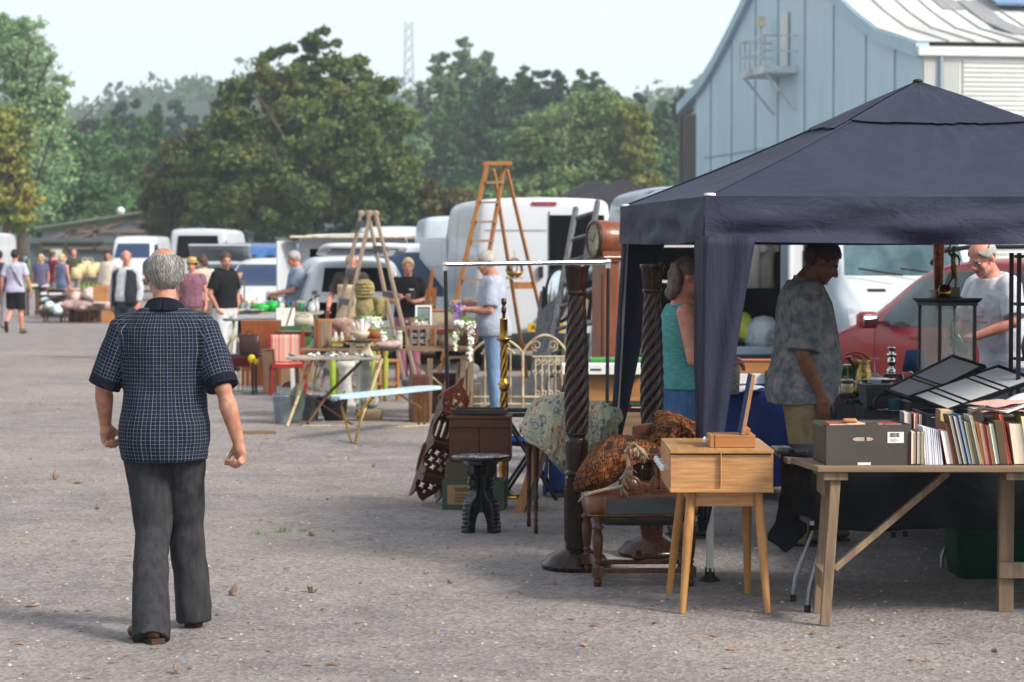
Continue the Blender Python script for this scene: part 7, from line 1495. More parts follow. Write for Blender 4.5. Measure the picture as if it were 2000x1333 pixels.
for k_,(lx,c,l_) in enumerate(((.32,'#9a9690','pale grey shirt hanging in the silver blue van, left one'),(.50,'#8b8882','grey striped shirt hanging at the right in the silver blue van'))):
    b=MB(); b.loft([(0,0,0,.15,.035),(0,0,.3,.14,.04),(0,0,.55,.16,.04),(0,0,.64,.13,.03),(0,0,.68,.05,.02)],18); b.tube([(-.12,0,.6),(-.2,0,.42)],[.06,.055],10); b.tube([(.12,0,.6),(.2,0,.42)],[.06,.055],10); b.tube([(0,0,.66),(0,0,.74)],.006,6)
    solo('hanging_shirt',b,M('shirt_'+c,c,rough=.95,scale=5,bump=.8,bdist=.03,stretch=(3,3,.4)),l_,'shirt',mw@V((lx,.12+.1*k_,1.28)),R(10),group='shirts hanging in the van')
b=MB()
for i in range(14): b.ell((rnd.gauss(0,.12),rnd.gauss(0,.06),.1+abs(rnd.gauss(0,.09))),(.1,.08,.09),10)
o=solo('yellow_bag',blob(b,.02,3,'yellow_bag'),M('lime_yellow','#a9b03a','#8c9430',rough=.7,scale=10),'lime yellow bag in the load bay of the silver blue van','bag',mw@V((.18,.25,.64)))
b=MB(); b.lathe([(0,0),(.2,0),(.22,.06),(.2,.24),(.1,.33),(0,.35)],n=26); solo('enamel_tub',b,M('chipped_enamel','#a9b4ba','#8b979e',rough=.35,scale=8,dirt='#3c3f40'),'upturned chipped white enamel tub beside the lime yellow bag','tub',mw@V((.52,.2,.62)))
b=MB(); b.lathe([(.05,0),(.06,.08),(.055,.16),(.04,.17)],n=18); b.tube([(.05,0,.14),(.11,0,.12),(.11,0,.05),(.05,0,.03)],.01,8); solo('white_jug',b,WHITEP,'small white jug above the lime yellow bag','jug',mw@V((.02,.05,.98)))
b=MB(); b.box((0,0,.17),(.3,.25,.34)); solo('cardboard_box',b,KRAFT,'brown cardboard box in the left of the silver blue van','box',mw@V((-.45,.3,.62)),bev=.01)
# white van facing the camera
t,decal,quad,bv=van('white van facing forwards with a big windscreen behind the man in the shade',V((4.62,34.6,0)),R(183),2.45,1.0,col=WHV,glass_=M('windscreen_reflection','#5d7880','#33484f',scale=1.6,stretch=(1,1,.35),rough=.12,bump=0))  # streaks in the windscreen colour paint its reflections
f=quad(((-.4,.62),(.4,.62),(.38,.86),(-.38,.86))); decal('grille',lambda u,v:(f(u,v)[0],12,f(u,v)[1]),(0,-1,0),BUMP,.02,8,4)
for s_ in (-.42,.32): f=quad(((s_,1.20),(s_+.22,1.20),(s_+.22,1.235),(s_,1.235))); decal('bonnet_vent',lambda u,v:(f(u,v)[0],12,f(u,v)[1]),(0,-1,0),BUMP,.012,5,2)
b=MB(); b.cyl((-.5,5.0,1.40),(.1,4.86,1.48),.012); b.cyl((.1,5.0,1.40),(.62,4.86,1.48),.012); P('wiper',b,BUMP,t)
# red people carrier
RC=[(0,.42,.74,.95,.80,1.15,.70),(.06,.36,.8,.95,.85,1.5,.64),(.35,.34,.82,.96,.87,1.6,.63),(1.2,.33,.83,.95,.875,1.64,.63),(2.2,.33,.83,.95,.875,1.62,.62),(2.75,.33,.83,.94,.87,1.47,.62),(3.3,.33,.83,.92,.86,1.08,.70),(3.85,.33,.82,.86,.84,.98,.66),(4.2,.35,.78,.74,.78,.84,.58),(4.32,.4,.7,.6,.7,.7,.52)]
t,decal,quad,bv=vehicle('car','red people carrier with black roof rails parked behind the display cabinet','car',V((5.46,21.1,0)),R(22),RC,REDV,(.75,3.35),.31,glass_=M('teal_reflection_glass','#47656b','#15201f',scale=1.2,rough=.08,bump=0),  # light teal in the window colour paints a reflection
  sides=[((1.98,.99),(3.02,.96),(2.56,1.42),(2.02,1.5)),((1.02,1.0),(1.9,.99),(1.94,1.5),(1.06,1.52)),((.3,1.03),(.94,1.0),(.98,1.5),(.42,1.46))],screens=[((-.62,1.1),(.62,1.1),(.52,1.5),(-.52,1.5))],rears=[((-.58,1.02),(.58,1.02),(.5,1.46),(-.5,1.46))],
  rear_lamps=[((.66,.85),(.8,.85),(.7,1.3),(.62,1.3))],lamps=[((.42,.62),(.72,.66),(.7,.8),(.45,.76))],seams=[((1.9,.99),(1.985,.99),(2.025,1.5),(1.94,1.5)),((.3,.965),(3.05,.925),(3.05,.955),(.3,.995)),((1.94,.42),(1.95,.42),(1.95,.95),(1.94,.95)),((.98,.5),(.99,.5),(1.0,1.5),(.99,1.5)),((3.0,.42),(3.01,.42),(3.02,.95),(3.01,.95))],mirrors=(.88,2.86,.95,.2,.16))
for s_ in (-1,1):
    b=MB(); b.tube([(s_*.6,.25,1.58),(s_*.6,.42,1.70),(s_*.6,.8,1.735),(s_*.6,1.7,1.735),(s_*.6,2.2,1.70),(s_*.6,2.38,1.58)],[.03,.03,.022,.022,.03,.03],10); P('roof_rail',b,BLKPL,t)
for y_ in (1.3,2.25): 
    b=MB(); b.box((-.885,y_,.88),(.025,.16,.03)); b.box((.885,y_,.88),(.025,.16,.03)); P('door_handle',b,REDV,t,bev=.006)
# red bonnet at right edge: second red car
SED=lambda k=1.0,h=1.45:[(0,.42,.74,.88,.80,.95,.66),(.08,.36,.8,.9,.84,1.02,.66),(.7,.34,.82,.92,.86,h*.9,.60),(1.3,.33,.83,.92,.87,h,.60),(2.1,.33,.83,.91,.87,h*.99,.60),(2.6,.33,.83,.9,.86,h*.87,.62),(3.1,.33,.82,.86,.85,.98,.70),(3.8,.33,.8,.78,.82,.88,.64),(4.15,.36,.74,.64,.75,.74,.56),(4.25,.4,.66,.55,.66,.62,.5)]
HATCH=lambda h=1.5:[(0,.42,.74,.9,.80,1.05,.68),(.06,.36,.8,.92,.85,h*.93,.62),(.3,.34,.82,.93,.86,h*.98,.62)]+SED(1,h)[3:]
def car(label,loc,heading,h,col,open_rear=None,**k):
    return vehicle('car',label,'car',loc,heading,HATCH(h),col,(.72,3.2),.3,open_rear=open_rear,sides=[((1.75,.96),(2.85,.92),(2.45,h*.88),(1.8,h*.93)),((.75,.98),(1.68,.96),(1.72,h*.93),(.85,h*.92))],screens=[((-.62,1.0),(.62,1.0),(.52,h*.92),(-.52,h*.92))],rears=[((-.58,.96),(.58,.96),(.5,h*.89),(-.5,h*.89))],rear_mat=DARKIN if open_rear else None,lamps=[((.42,.6),(.7,.62),(.68,.74),(.45,.72))],rear_lamps=[((.64,.75),(.78,.75),(.7,1.1),(.62,1.1))],mirrors=(.87,2.72,.92,.18,.14),**k)  # with open_rear a dark sheet paints the shaded opening, not a window
car('second red car at the right border behind the bearded man',cent(2045,26.5),R(6),1.55,REDV)
van('far white van facing the viewer before the grey shed',cent(252,98)+V((0,5.5,0)),R(180),2.3,.97,col=WHV,glass_=GLB)
t,decal,quad,bv=van('white van with its dark tailgate window facing the viewer, behind the straw hat woman',cent(387,80),R(-4),2.42,.98,col=WHV)
f=quad(((-.74,1.45),(.74,1.45),(.66,2.2),(-.66,2.2))); decal('rear_window',lambda u,v:(f(u,v)[0],-4,f(u,v)[1]),(0,1,0),DARKIN,.02,10,6)
b=MB(); b.box((.36,0,.7),(.72,.05,1.5)); o=P('rear_door',b,PALE,t,bev=.03); o.location=(.93,0,.6); o.rotation_euler=(0,0,R(-75))
t,decal,quad,bv=car('silver estate car with raised tailgate behind the man in black polo',cent(432,50),R(4),1.5,GREYV,open_rear=(.6,.6,.93,1.6))
b=MB(); b.box((0,-.42,.0),(1.25,.85,.05)); b.box((0,-.46,-.04),(1.0,.6,.02)); o=P('tailgate',b,GREYV,t,bev=.03); o.location=(0,.1,1.5); o.rotation_euler=(R(-22),0,0)
car('white hatchback facing the viewer with its door open by the grey blue t-shirt man',cent(516,47)+V((0,4.2,0)),R(176),1.55,WHV,glass_=GLB)
t=bpy.data.objects[[o.name for o in bpy.data.objects if o.get('label','').startswith('white hatchback facing')][0]]
b=MB(); b.prism([(0,0),(.95,0),(.95,.45),(.55,.95),(0,1.0)],(0,.03,0),(1,0,0),(0,0,1),-.06); o=P('open_door',b,WHV,t,bev=.02); o.location=(-.86,2.7,.4); o.rotation_euler=(0,0,R(-100)); b=MB(); b.prism([(.08,.5),(.85,.5),(.5,.9),(.08,.93)],(0,.035,0),(1,0,0),(0,0,1),-.07); P('door_window',b,GLB,o)
van('dark blue low van far behind the open car door',cent(505,64)+V((0,5,0)),R(170),1.9,.95,col=BLUV,glass_=GLB)
t,decal,quad,bv=van('old white camper van with a black open load bay',cent(690,41),R(3),1.98,1.0,col=WHV,rear=(.74,.62,1.74,2.8),L=5.0)
b=MB(); b.box((0,-.35,1.93),(2.1,.75,.04)); P('awning',b,CREAMP,t,bev=.01)
b=MB(); b.box((.38,0,.62),(.76,.05,1.24)); o=P('rear_door',b,WHV,t,bev=.03); o.location=(-.97,.0,.62); o.rotation_euler=(0,0,R(-112))
t,decal,quad,bv=car('white hatchback with raised tailgate behind the man in the cream apron',cent(700,36.5),R(12),1.62,WHV,open_rear=(.6,.6,.93,1.5))
b=MB(); b.loft([(0,-.45,0,.66,.48),(0,-.45,.07,.62,.45)],28,pw=5); o=P('tailgate',b,WHV,t); o.location=(0,.1,1.62); o.rotation_euler=(R(-8),0,0); b=MB(); b.box((0,-.5,-.012),(1.0,.6,.015)); P('tailgate_window',b,GLB,o)
car('white people carrier with a wide blue windscreen behind the woman in black polo',cent(797,36)+V((0,4.2,0)),R(178),1.82,WHV,glass_=GLB)
van('pale silver van roof showing behind the weathered trestle ladder',cent(742,58)+V((0,5.5,0)),R(185),2.3,.98,col=PALE)
van('grey green windowed van just left of the big white van',cent(922,45),R(5),2.34,.96,col=PALE,glass_=M('green_glass','#45594f','#3a4c43',rough=.05,coat=1,bump=0))
van('white lorry body cut by the left border',cent(-62,86),R(0),2.35,1.05,col=WHV)
car('white car roof behind the tailgate of the white van',cent(468,92),R(0),1.9,WHV)
for px,d_,l_ in ((1163,44,'dark gazebo top, the left one of two behind the silver blue van'),(1212,42,'dark gazebo top, the right one of two behind the silver blue van')):
    c=cent(px,d_); t=thing('gazebo',l_,'gazebo',c,R(12),'dark gazebos beyond the vans'); b=MB(); zt=1.7+(490-350)/S(d_); b.add([(-1.5,-1.5,2.2),(1.5,-1.5,2.2),(1.5,1.5,2.2),(-1.5,1.5,2.2),(0,0,zt),(-1.5,-1.5,1.95),(1.5,-1.5,1.95),(1.5,1.5,1.95),(-1.5,1.5,1.95)],[(0,1,4),(1,2,4),(2,3,4),(3,0,4),(5,6,1,0),(6,7,2,1),(7,8,3,2),(8,5,0,3)]); P('canopy',b,M('charcoal_canopy','#2c2a30','#232127',rough=.8,scale=4),t)
    for x_ in (-1.45,1.45):
        for y_ in (-1.45,1.45): b=MB(); b.box((x_,y_,1.05),(.04,.04,2.1)); P('leg',b,BLKP,t)
xx=lambda px,d:(px-1000)/S(d)
zz_=lambda py,d:CAMZ-(py-490)/S(d)
P3=lambda px,py,d:V((xx(px,d),d,zz_(py,d)))
IRON=M('cream_iron','#cdbf9f','#a8946c',rough=.6,scale=20,dirt='#7d6242'); WROUGHT=M('dark_iron','#26241f','#191814',rough=.6)
def rod(b,pts,r,n=7): b.tube(pts,r,n)
# tall stepladder
t=thing('stepladder','tall orange brown wooden stepladder standing open before the big white van','ladder',(0,0,0)); d=31
TL,TR=P3(951,325,30.8),P3(985,325,31.1); BL,BR=V((xx(853,30.6),30.6,0)),V((xx(911,30.9),30.9,0)); RL_,RR_=P3(964,332,31.5),P3(990,332,31.6); GL_,GR_=V((xx(1029,32.3),32.3,0)),V((xx(1086,32.4),32.4,0))
for a_,c_ in ((TL,BL),(TR,BR)): b=MB(); b.bar(a_,c_,.035,.085,up=(.3,1,0)); P('stile',b,LADW,t)
for a_,c_ in ((RL_,GL_),(RR_,GR_)): b=MB(); b.bar(a_,c_,.035,.06,up=(.3,1,0)); P('rear_leg',b,LADW,t)
for py in (357,396,434,471,509,547,585,622,660,697,730):
    f=(py-325)/(749-325); b=MB(); b.bar(TL.lerp(BL,f),TR.lerp(BR,f),.1,.028); P('tread',b,OLDW,t)
b=MB(); b.box(P3(970,321,31.1),(.35,.30,.05),R(8)); P('top_platform',b,LADW,t,bev=.005)
for f in (.55,.85): b=MB(); b.bar(RL_.lerp(GL_,f),RR_.lerp(GR_,f),.03,.09); P('rear_rail',b,LADW,t)
b=MB(); b.tube([TL.lerp(BL,.62),P3(960,580,31.4),RL_.lerp(GL_,.55)],.008,5); P('stay_cord',b,FR,t)
# chandelier hanging by the ladder
t=thing('chandelier','small gilt basket chandelier hanging in the tall stepladder','chandelier',P3(1005,545,31.9)); b=MB(); b.lathe([(.0,.0),(.06,.02),(.1,.06),(.11,.1)],n=20,cap=False); 
for i in range(10): a=i*PI/5; b.tube([(.11*math.cos(a),.11*math.sin(a),.1),(.09*math.cos(a),.09*math.sin(a),.2),(.03*math.cos(a),.03*math.sin(a),.27)],.008,5)
b.lathe([(.115,.17),(.12,.19),(.115,.21)],n=20,cap=False); P('basket',b,M('gilt','#b3925c','#8a6a3a',rough=.4,metal=.7),t,solid=.004)
b=MB(); b.cyl((0,0,.26),(0,0,.38),.006)
for i in range(16): a=i*PI/8; b.ell((.105*math.cos(a),.105*math.sin(a),.02-.015*(i%2)),.014,7)
P('bead_fringe',b,M('bead','#cdb48c',rough=.15),t)
# weathered trestle ladder
t=thing('trestle_ladder','weathered paint spattered wooden trestle ladder standing open among the stalls','ladder',(0,0,0))
PEEL=M('peeling_wood','#9c8d7c','#776859',rough=.85,scale=6,stretch=(5,5,.7),bump=.4,dirt='#a58072')
for a_,c_ in ((P3(724,418,29.2),V((xx(646,29.0),29.0,0))),(P3(706,418,30.0),V((xx(628,30.0),30.0,0))),(P3(734,418,29.2),V((xx(818,29.3),29.3,0))),(P3(719,418,30.0),V((xx(792,30.0),30.0,0)))):
    b=MB(); b.bar(a_,c_,.03,.085,up=(.2,1,0)); b.ell(a_,(.045,.02,.045),10); P('stile',b,PEEL,t)
for a_,c_,fs in (((P3(724,418,29.2),V((xx(646,29.0),29.0,0))),(P3(706,418,30.0),V((xx(628,30.0),30.0,0))),(.06,.33,.5,.7,.9)),((P3(734,418,29.2),V((xx(818,29.3),29.3,0))),(P3(719,418,30.0),V((xx(792,30.0),30.0,0))),(.2,.46,.72,.97))):
    for f in fs: b=MB(); b.bar(a_[0].lerp(a_[1],f),c_[0].lerp(c_[1],f),.07,.075); P('cross_rail',b,GREYW,t)
# easel
t=thing('easel','orange wooden artists easel beside the open cab door of the white van','easel',(0,0,0))
b=MB(); b.bar(P3(845,527,31.2),P3(827,665,31.0),.03,.05); b.bar(P3(836,565,31.1),P3(822,690,30.9),.03,.06); b.bar(P3(849,562,31.3),P3(842,690,31.3),.03,.06); P('posts',b,wood('easel_wood','#b06a2c','#8d5220',axis=2,scale=4),t)
b=MB(); b.bar(P3(826,592,31),P3(848,592,31.2),.04,.06); P('ledge',b,OLDW,t)
# leaning salvage: shutters, ladder and boards
def plank(lab,name,a_,c_,w_,th_,mat,cat,slats=0,group=None):
    t=thing(name,lab,cat,(0,0,0),0,group); a_,c_=V(a_),V(c_); ax=(c_-a_).normalized(); sdv=V((.75,-.66,0)); sdv=(sdv-ax*sdv.dot(ax)).normalized(); n_=ax.cross(sdv); L_=(c_-a_).length; qm=MX((sdv,ax,n_)).transposed(); mid_=(a_+c_)/2
    b=MB()
    if slats:
        for e in (-1,1): b.box(mid_+sdv*e*(w_/2-.025),(.05,L_,th_),qm)
        for k_ in range(slats): b.box(a_+ax*(L_*(k_+.5)/slats),(w_-.1,.03 if slats>6 else .05,th_*.7),qm)
    else: b.box(mid_,(w_,L_,th_),qm); b.box(mid_+n_*th_*.55,(w_*.5,L_*.9,th_*.3),qm)
    P('boards' if not slats else 'frame',b,mat,t,bev=.004); return t
plank('grey panelled shutter leaning left of the dark mirror','shutter',V((xx(1052,26.5),26.5,0)),P3(1078,565,27.3),.30,.05,GREYW,'shutter')
plank('long silvered wooden ladder leaning against the silver blue van','ladder',V((xx(1075,25.6),25.6,0)),P3(1146,400,27.6),.34,.05,GREYW,'ladder',slats=9)
plank('shorter grey ladder leaning beside the long silvered one','ladder',V((xx(1120,25.2),25.2,0)),P3(1168,470,27.0),.30,.05,GREYW,'ladder',slats=5)
plank('rough grey board leaning behind the barley twist bedpost','board',V((xx(1098,25.4),25.4,0)),P3(1132,590,26.4),.22,.04,OLDWV,'board')
plank('white painted board leaning on the silver blue van','board',V((xx(1160,25.9),25.9,0)),P3(1178,500,27.2),.2,.03,WHITEP,'board')
t=thing('standing_mirror','dark oval standing mirror before the open van door','mirror',V((xx(1093,27.2),27.2,0))); b=MB(); b.ell((0,0,1.2),(.17,.03,.32),24); P('frame',b,BLKP,t); b=MB(); b.ell((0,-.022,1.2),(.14,.018,.28),24); P('mirror_glass',b,M('mirror','#d9dfe2'),t); b=MB(); b.bar((-.2,0,0),(-.18,0,1.3),.03,.03); b.bar((.2,0,0),(.18,0,1.3),.03,.03); P('stand',b,BLKP,t)
# longcase clock
t=thing('longcase_clock','tall reddish longcase clock with round drum head behind the bedpost','clock',V((xx(1165,20),20.0,0)),R(-68))
t.scale=(.83,.83,.83)
CLW=wood('clock_walnut','#7d4526','#5a2f1a',axis=2,scale=3,rough=.35,coat=.25)
b=MB(); b.box((0,.1,.18),(.42,.24,.36)); b.box((0,.1,.38),(.38,.21,.05)); P('plinth',b,CLW,t,bev=.008)
b=MB(); b.box((0,.1,1.17),(.30,.17,1.54)); P('trunk_case',b,CLW,t,bev=.008); b=MB(); b.box((0,.012,1.17),(.2,.012,1.3)); P('door',b,wood('clock_door','#8d5230','#6a3a20',axis=2,scale=3,rough=.3),t,bev=.01)
b=MB(); b.box((0,.1,1.955),(.36,.2,.035)); b.box((0,.1,1.98),(.40,.23,.025)); P('moulding',b,CLW,t,bev=.008)
qx=MX.Rotation(PI/2,3,'X'); b=MB(); b.lathe([(.0,-.24),(.19,-.24),(.19,0),(.0,0)],(0,-.02,2.16),40,ax=qx); b.box((0,.1,2.03),(.3,.2,.1)); P('drum_head',b,CLW,t,bev=.004)
b=MB(); b.lathe([(.15,.0),(.185,.0),(.19,.02),(.165,.03),(.15,.02)],(0,-.02,2.16),40,ax=qx,cap=False); P('bezel',b,M('dark_bezel','#3a2a22','#241a15',rough=.3),t)
b=MB(); b.lathe([(0,.012),(.155,.012)],(0,-.02,2.16),40,ax=qx); dl=P('dial',b,M('dial_cream','#c9bfa6','#b3a78c',rough=.4),t); b=MB(); b.box((.03,-.036,2.19),(.008,.003,.08),MX.Rotation(.6,3,'Y')); b.box((-.03,-.036,2.15),(.1,.003,.007),MX.Rotation(.3,3,'Y'))
for i in range(12): a=i*PI/6; b.box((.125*math.sin(a),-.034,2.16+.125*math.cos(a)),(.008,.002,.024),MX.Rotation(a,3,'Y'))
P('hands_and_hours',b,BLKP,dl)
# cream iron bedstead / gate
t=thing('iron_bedhead','cream painted wrought iron bedhead with double arch and scrolls','bedhead',(0,0,0)); d=25.4; b=MB(); r=.011
p=lambda px,py,dd=0:P3(px,py,d+dd)
for px,y0 in ((922,688),(1021,686),(1108,686)): rod(b,[p(px,y0),V((xx(px,d),d,0))],.015)
def arch(x0,x1,y0,yt):
    pts=[]
    for i in range(19):
        u_=i/18; pts.append(p(x0+(x1-x0)*u_, y0-(y0-yt)*math.sin(PI*u_)**.8))
    rod(b,pts,.013)
arch(922,1021,690,660); arch(1021,1108,690,655); arch(940,1005,692,676)
for y_ in (790,776): rod(b,[p(922,y_),p(1108,y_)],.011)
rod(b,[p(1040,697),p(1108,697)],.009)
for px in (947,972,997): rod(b,[p(px,676 if px==972 else 684),p(px,790)],.009)
def scroll(cx,cy,r0,turns,s_,st=0):
    rod(b,[p(cx+s_*r0*(1-.75*i/26)*math.cos(st+i/26*turns*2*PI),cy+r0*(1-.75*i/26)*math.sin(st+i/26*turns*2*PI)) for i in range(27)],.007,6)
for cx,s_ in ((1048,1),(1080,-1)): scroll(cx,675,11,1.4,s_,PI/2)
for cx,s_ in ((955,1),(988,-1)): scroll(cx,678,9,1.3,s_,PI/2)
for k_ in range(5):
    px=1046+k_*13; rod(b,[p(px,700),p(px,790)],.007); scroll(px+3,708,7,1.2,1,-PI/2); scroll(px+3,768,6,1.2,-1,PI/2); scroll(px-3,728,6,1.0,-1,PI/2)
P('frame',b,IRON,t)
def sbox(name,label,cat,px,py,d,w_,h_,dep,mat,rz=0,base=None,bev=.004,group=None):
    """box whose front bottom centre shows at px,py"""
    z0=zz_(py,d) if base is None else base
    b=MB(); b.box((0,dep/2,h_/2),(w_,dep,h_)); return solo(name,b,mat,label,cat,V((xx(px,d),d,z0)),rz,group,bev=bev)
def turned(name,label,cat,px,d,base,prof,mat,n=20,group=None):
    b=MB(); b.lathe(prof,n=n); return solo(name,b,mat,label,cat,V((xx(px,d),d,base)),0,group)
def slat_table(label,x0,x1,d0,d1,z,mat_top,legmat,xl=True,slats=6,legr=.011):
    t=thing('garden_table',label,'table',(0,0,0),0); b=MB(); X0,X1=xx(x0,d0),xx(x1,d0)
    for k_ in range(slats): y=d0+(d1-d0)*(k_+.5)/slats; b.box(((X0+X1)/2,y,z),(X1-X0,(d1-d0)/slats*.82,.022))
    for X in (X0+.08,X1-.08): b.box((X,(d0+d1)/2,z-.018),(.04,d1-d0-.04,.014))
    P('slatted_top',b,mat_top,t,bev=.002)
    for X in (X0+.1,X1-.1):
        if xl:
            for a_,c_ in (((X-.09,d0+.03,0),(X+.11,d1-.05,z-.03)),((X-.11,d1-.03,0),(X+.09,d0+.05,z-.03))): b=MB(); b.bar(a_,c_,.018,.02); P('leg',b,legmat,t)
        else:
            for y in (d0+.06,d1-.06): b=MB(); b.bar((X,y,0),(X,y,z-.02),.04,.04); P('leg',b,legmat,t,bev=.003)
    return t,X0,X1
# front slatted table with small trinkets
slat_table('pale slatted folding garden table with crossed metal legs and trinkets',558,738,23.35,23.95,.655,M('pale_slats','#a59b90','#82776c',rough=.8,scale=8),IRON)
b=MB(); b.tube([P3(600,828,23.4),P3(640,770,23.7),P3(706,706,24.0)],.016,7); b.tube([P3(599,772,23.9),P3(690,832,23.4)],.010,6); solo('garden_pole',b,BROWNW,'bent dark brown pole slanting under the slatted table','pole')
b=MB(); b.bar(P3(590,832,23.3),P3(692,832,23.3),.012,.012); b.bar(P3(748,836,23.2),P3(838,831,23.4),.012,.012); solo('floor_rail',b,IRON,'thin cream rail along the feet of the folding tables','rail')
for i in range(22):
    px=566+165*rnd.random(); dd=23.4+.45*rnd.random(); b=MB(); k_=.012+.016*rnd.random(); b.ell((0,0,k_*.7),(k_*1.5,k_*1.2,k_*.75),9); b.ell((k_,0,k_*1.2),(k_*.6,k_*.5,k_*.6),8)
    solo('trinket',b,M('trinket_%d'%(i%6),['#b9bdc2','#8c8f96','#d8d6d0','#5f646c','#a39884','#c6cdd6'][i%6],rough=.3),'small greyish metal or china trinket scattered on the pale slatted table','trinket',V((xx(px,dd),dd,.667)),rnd.random()*3,group='trinkets on the slatted table')
# long brown table behind it
slat_table('long brown plank table behind the slatted one bearing crates and flowers',586,915,24.3,25.2,.70,OLDW,IRON)
t=bpy.data.objects['garden_table.001']
for a_,c_ in (((840,700),(836,826)),((905,700),(902,808)),((920,700),(916,806))): 
    b=MB(); b.bar(P3(*a_,24.4),V((xx(c_[0],24.4),24.4,0)),.09 if c_[0]<850 else .07,.06); P('post',b,OLDWV,t,bev=.004)
for a_,c_ in (((808,706),(905,790)),((862,706),(800,760)),((877,700),(868,760))): b=MB(); b.tube([P3(*a_,24.5),P3(*c_,24.4)],.012,6); P('cross_stay',b,IRON if c_[0]>810 else BROWNW,t)
TB=.712
# crate of slate letters
t=thing('letter_crate','wooden divided crate with black slates lettered upside down on the long table','crate',(0,0,0)); d=24.4; X0,X1=xx(792,d),xx(918,d); b=MB(); zt=zz_(640,d)
for z_ in (TB+.012,zt): b.box(((X0+X1)/2,d+.02,z_),(X1-X0,.04,.026)); b.box(((X0+X1)/2,d+.3,z_),(X1-X0,.02,.026))
for px in (793,803,818,833,850,916): b.box((xx(px,d),d+.02,(TB+zt)/2),(.022,.038,zt-TB-.02))
b.box(((X0+X1)/2,d+.16,TB+.006),(X1-X0,.3,.01)); b.box((X1,d+.16,(TB+zt)/2),(.015,.3,zt-TB)); b.box((xx(884,d),d+.31,(TB+zt)/2),(.32,.012,zt-TB-.02)); P('frame',b,OLDW,t,bev=.002)
b=MB(); b.bar(P3(745,641,24.45),P3(793,641,24.4),.03,.02); P('handle_bar',b,OLDW,t)
SL=M('slate','#20262f','#181d24',rough=.7)
for px,a_,c_ in ((810,'SU','SS'),(825,'UI','OR')):
    b=MB(); b.box((xx(px,d),d+.022,(TB+zt)/2),(.055,.012,zt-TB-.05)); s_=P('slate',b,SL,t)
    CH=M('chalk','#c3c7cb',bump=0); text(a_,.05,CH,s_,(xx(px,d),d+.0135,zt-.075),(PI/2,PI,0)); text(c_,.055,CH,s_,(xx(px,d),d+.0135,TB+.07),(PI/2,0,0),mirror=True)
t=thing('flower_pot','pale clay pot with a worn pink rim standing in the letter crate','pot',V((xx(873,24.55),24.55,TB+.012))); b=MB(); b.lathe([(0,0),(.07,0),(.098,.13),(.09,.13),(.065,.02),(0,.02)],n=26); P('body',b,M('pale_clay','#b5a08a','#978370',rough=.85,scale=14),t); b=MB(); b.lathe([(.1,.13),(.112,.135),(.114,.18),(.102,.18),(.095,.13)],n=26,cap=False); P('rim',b,M('pink_rim','#b9675f','#a2574f',rough=.8),t)
def wisteria(label,px,py0,py1,d,col,w_):
    t=thing('flower_spray',label,'flowers',(0,0,0),0,'artificial wisteria sprays'); m=island('petal_'+col[0],[(0,col[0]),(.6,col[1]),(1,col[2])],rough=.7); vs=[];fs=[]; n=170; L_=py1-py0
    for i in range(n):
        f=rnd.random(); py=py0+L_*f; wd=w_*(1-f*.75)*(.4+.6*rnd.random()); c=P3(px+rnd.gauss(0,.5)*wd,py,d+rnd.gauss(0,.03)); o=len(vs); q_=.016
        u_=V((rnd.gauss(0,1),rnd.gauss(0,1),rnd.gauss(0,1))).normalized(); v_=u_.orthogonal().normalized()
        vs+=[c-u_*q_,c-v_*q_*.7+V((0,0,.004)),c+u_*q_,c+v_*q_*.7]; fs+=[(o,o+1,o+2,o+3)]
    b=MB(); b.add(vs,fs); P('petals',b,m,t); b=MB(); b.tube([P3(px-2,py0-8,d),P3(px,py0+L_*.5,d),P3(px,py1,d)],.004,5)
    for i in range(7): c=P3(px+rnd.gauss(0,w_*.5),py0+rnd.random()*L_*.3-4,d+rnd.gauss(0,.02)); e=V((rnd.gauss(0,.03),rnd.gauss(0,.02),rnd.gauss(0,.02))); b.add([c,c+e+V((0,0,.02)),c+e*2,c+e-V((0,0,.02))],[(0,1,2,3)])
    P('stem_and_leaves',b,TUFT,t)
wisteria('purple artificial wisteria in the hand of the white haired man',893,592,650,24.6,('#6f4f9a','#8a6ab5','#b59ad0'),16)
wisteria('longest white artificial wisteria hanging over the table end',919,628,706,24.25,('#cfd0c8','#e0e0da','#eceae4'),13)
wisteria('short white wisteria bunch beside the purple one',901,627,640,24.4,('#cfd0c9','#e0e0d9','#ecebe4'),14)
wisteria('small white and yellow wisteria tail before the pink rimmed pot',889,648,686,24.3,('#c9cfb9','#dde0d0','#d8cf9a'),9)
wisteria('white lily flowers in the terracotta basket',733,620,645,24.7,('#dfe2d8','#eceeea','#b7cf8a'),22)
wisteria('white blossom hanging from the wooden tray edge',749,648,672,24.35,('#d5d8d8','#e6e8e8','#f0f0ee'),9)
wisteria('lilac and cream posy before the white framed picture',820,628,640,24.8,('#b8a8c8','#d8cdb8','#d9d2dc'),22)
def frame_(label,px,py,d,w_,h_,mat,pic,tilt=-8,rz=0):
    t=thing('picture_frame',label,'picture frame',V((xx(px,d),d,zz_(py,d))),R(rz),None,(R(tilt),0)); b=MB(); f=.02
    for c,s_ in (((0,0,f/2),(w_,.02,f)),((0,0,h_-f/2),(w_,.02,f)),((-w_/2+f/2,0,h_/2),(f,.02,h_-2*f)),((w_/2-f/2,0,h_/2),(f,.02,h_-2*f))): b.box(c,s_)
    P('frame',b,mat,t,bev=.003); b=MB(); b.box((0,.004,h_/2),(w_-2*f,.006,h_-2*f)); P('picture',b,pic,t); return t
frame_('white framed landscape picture leaning behind the letter crate',827,640,24.9,.17,.23,WHITEP,M('dim_landscape','#7d8a82','#55645c',scale=12))
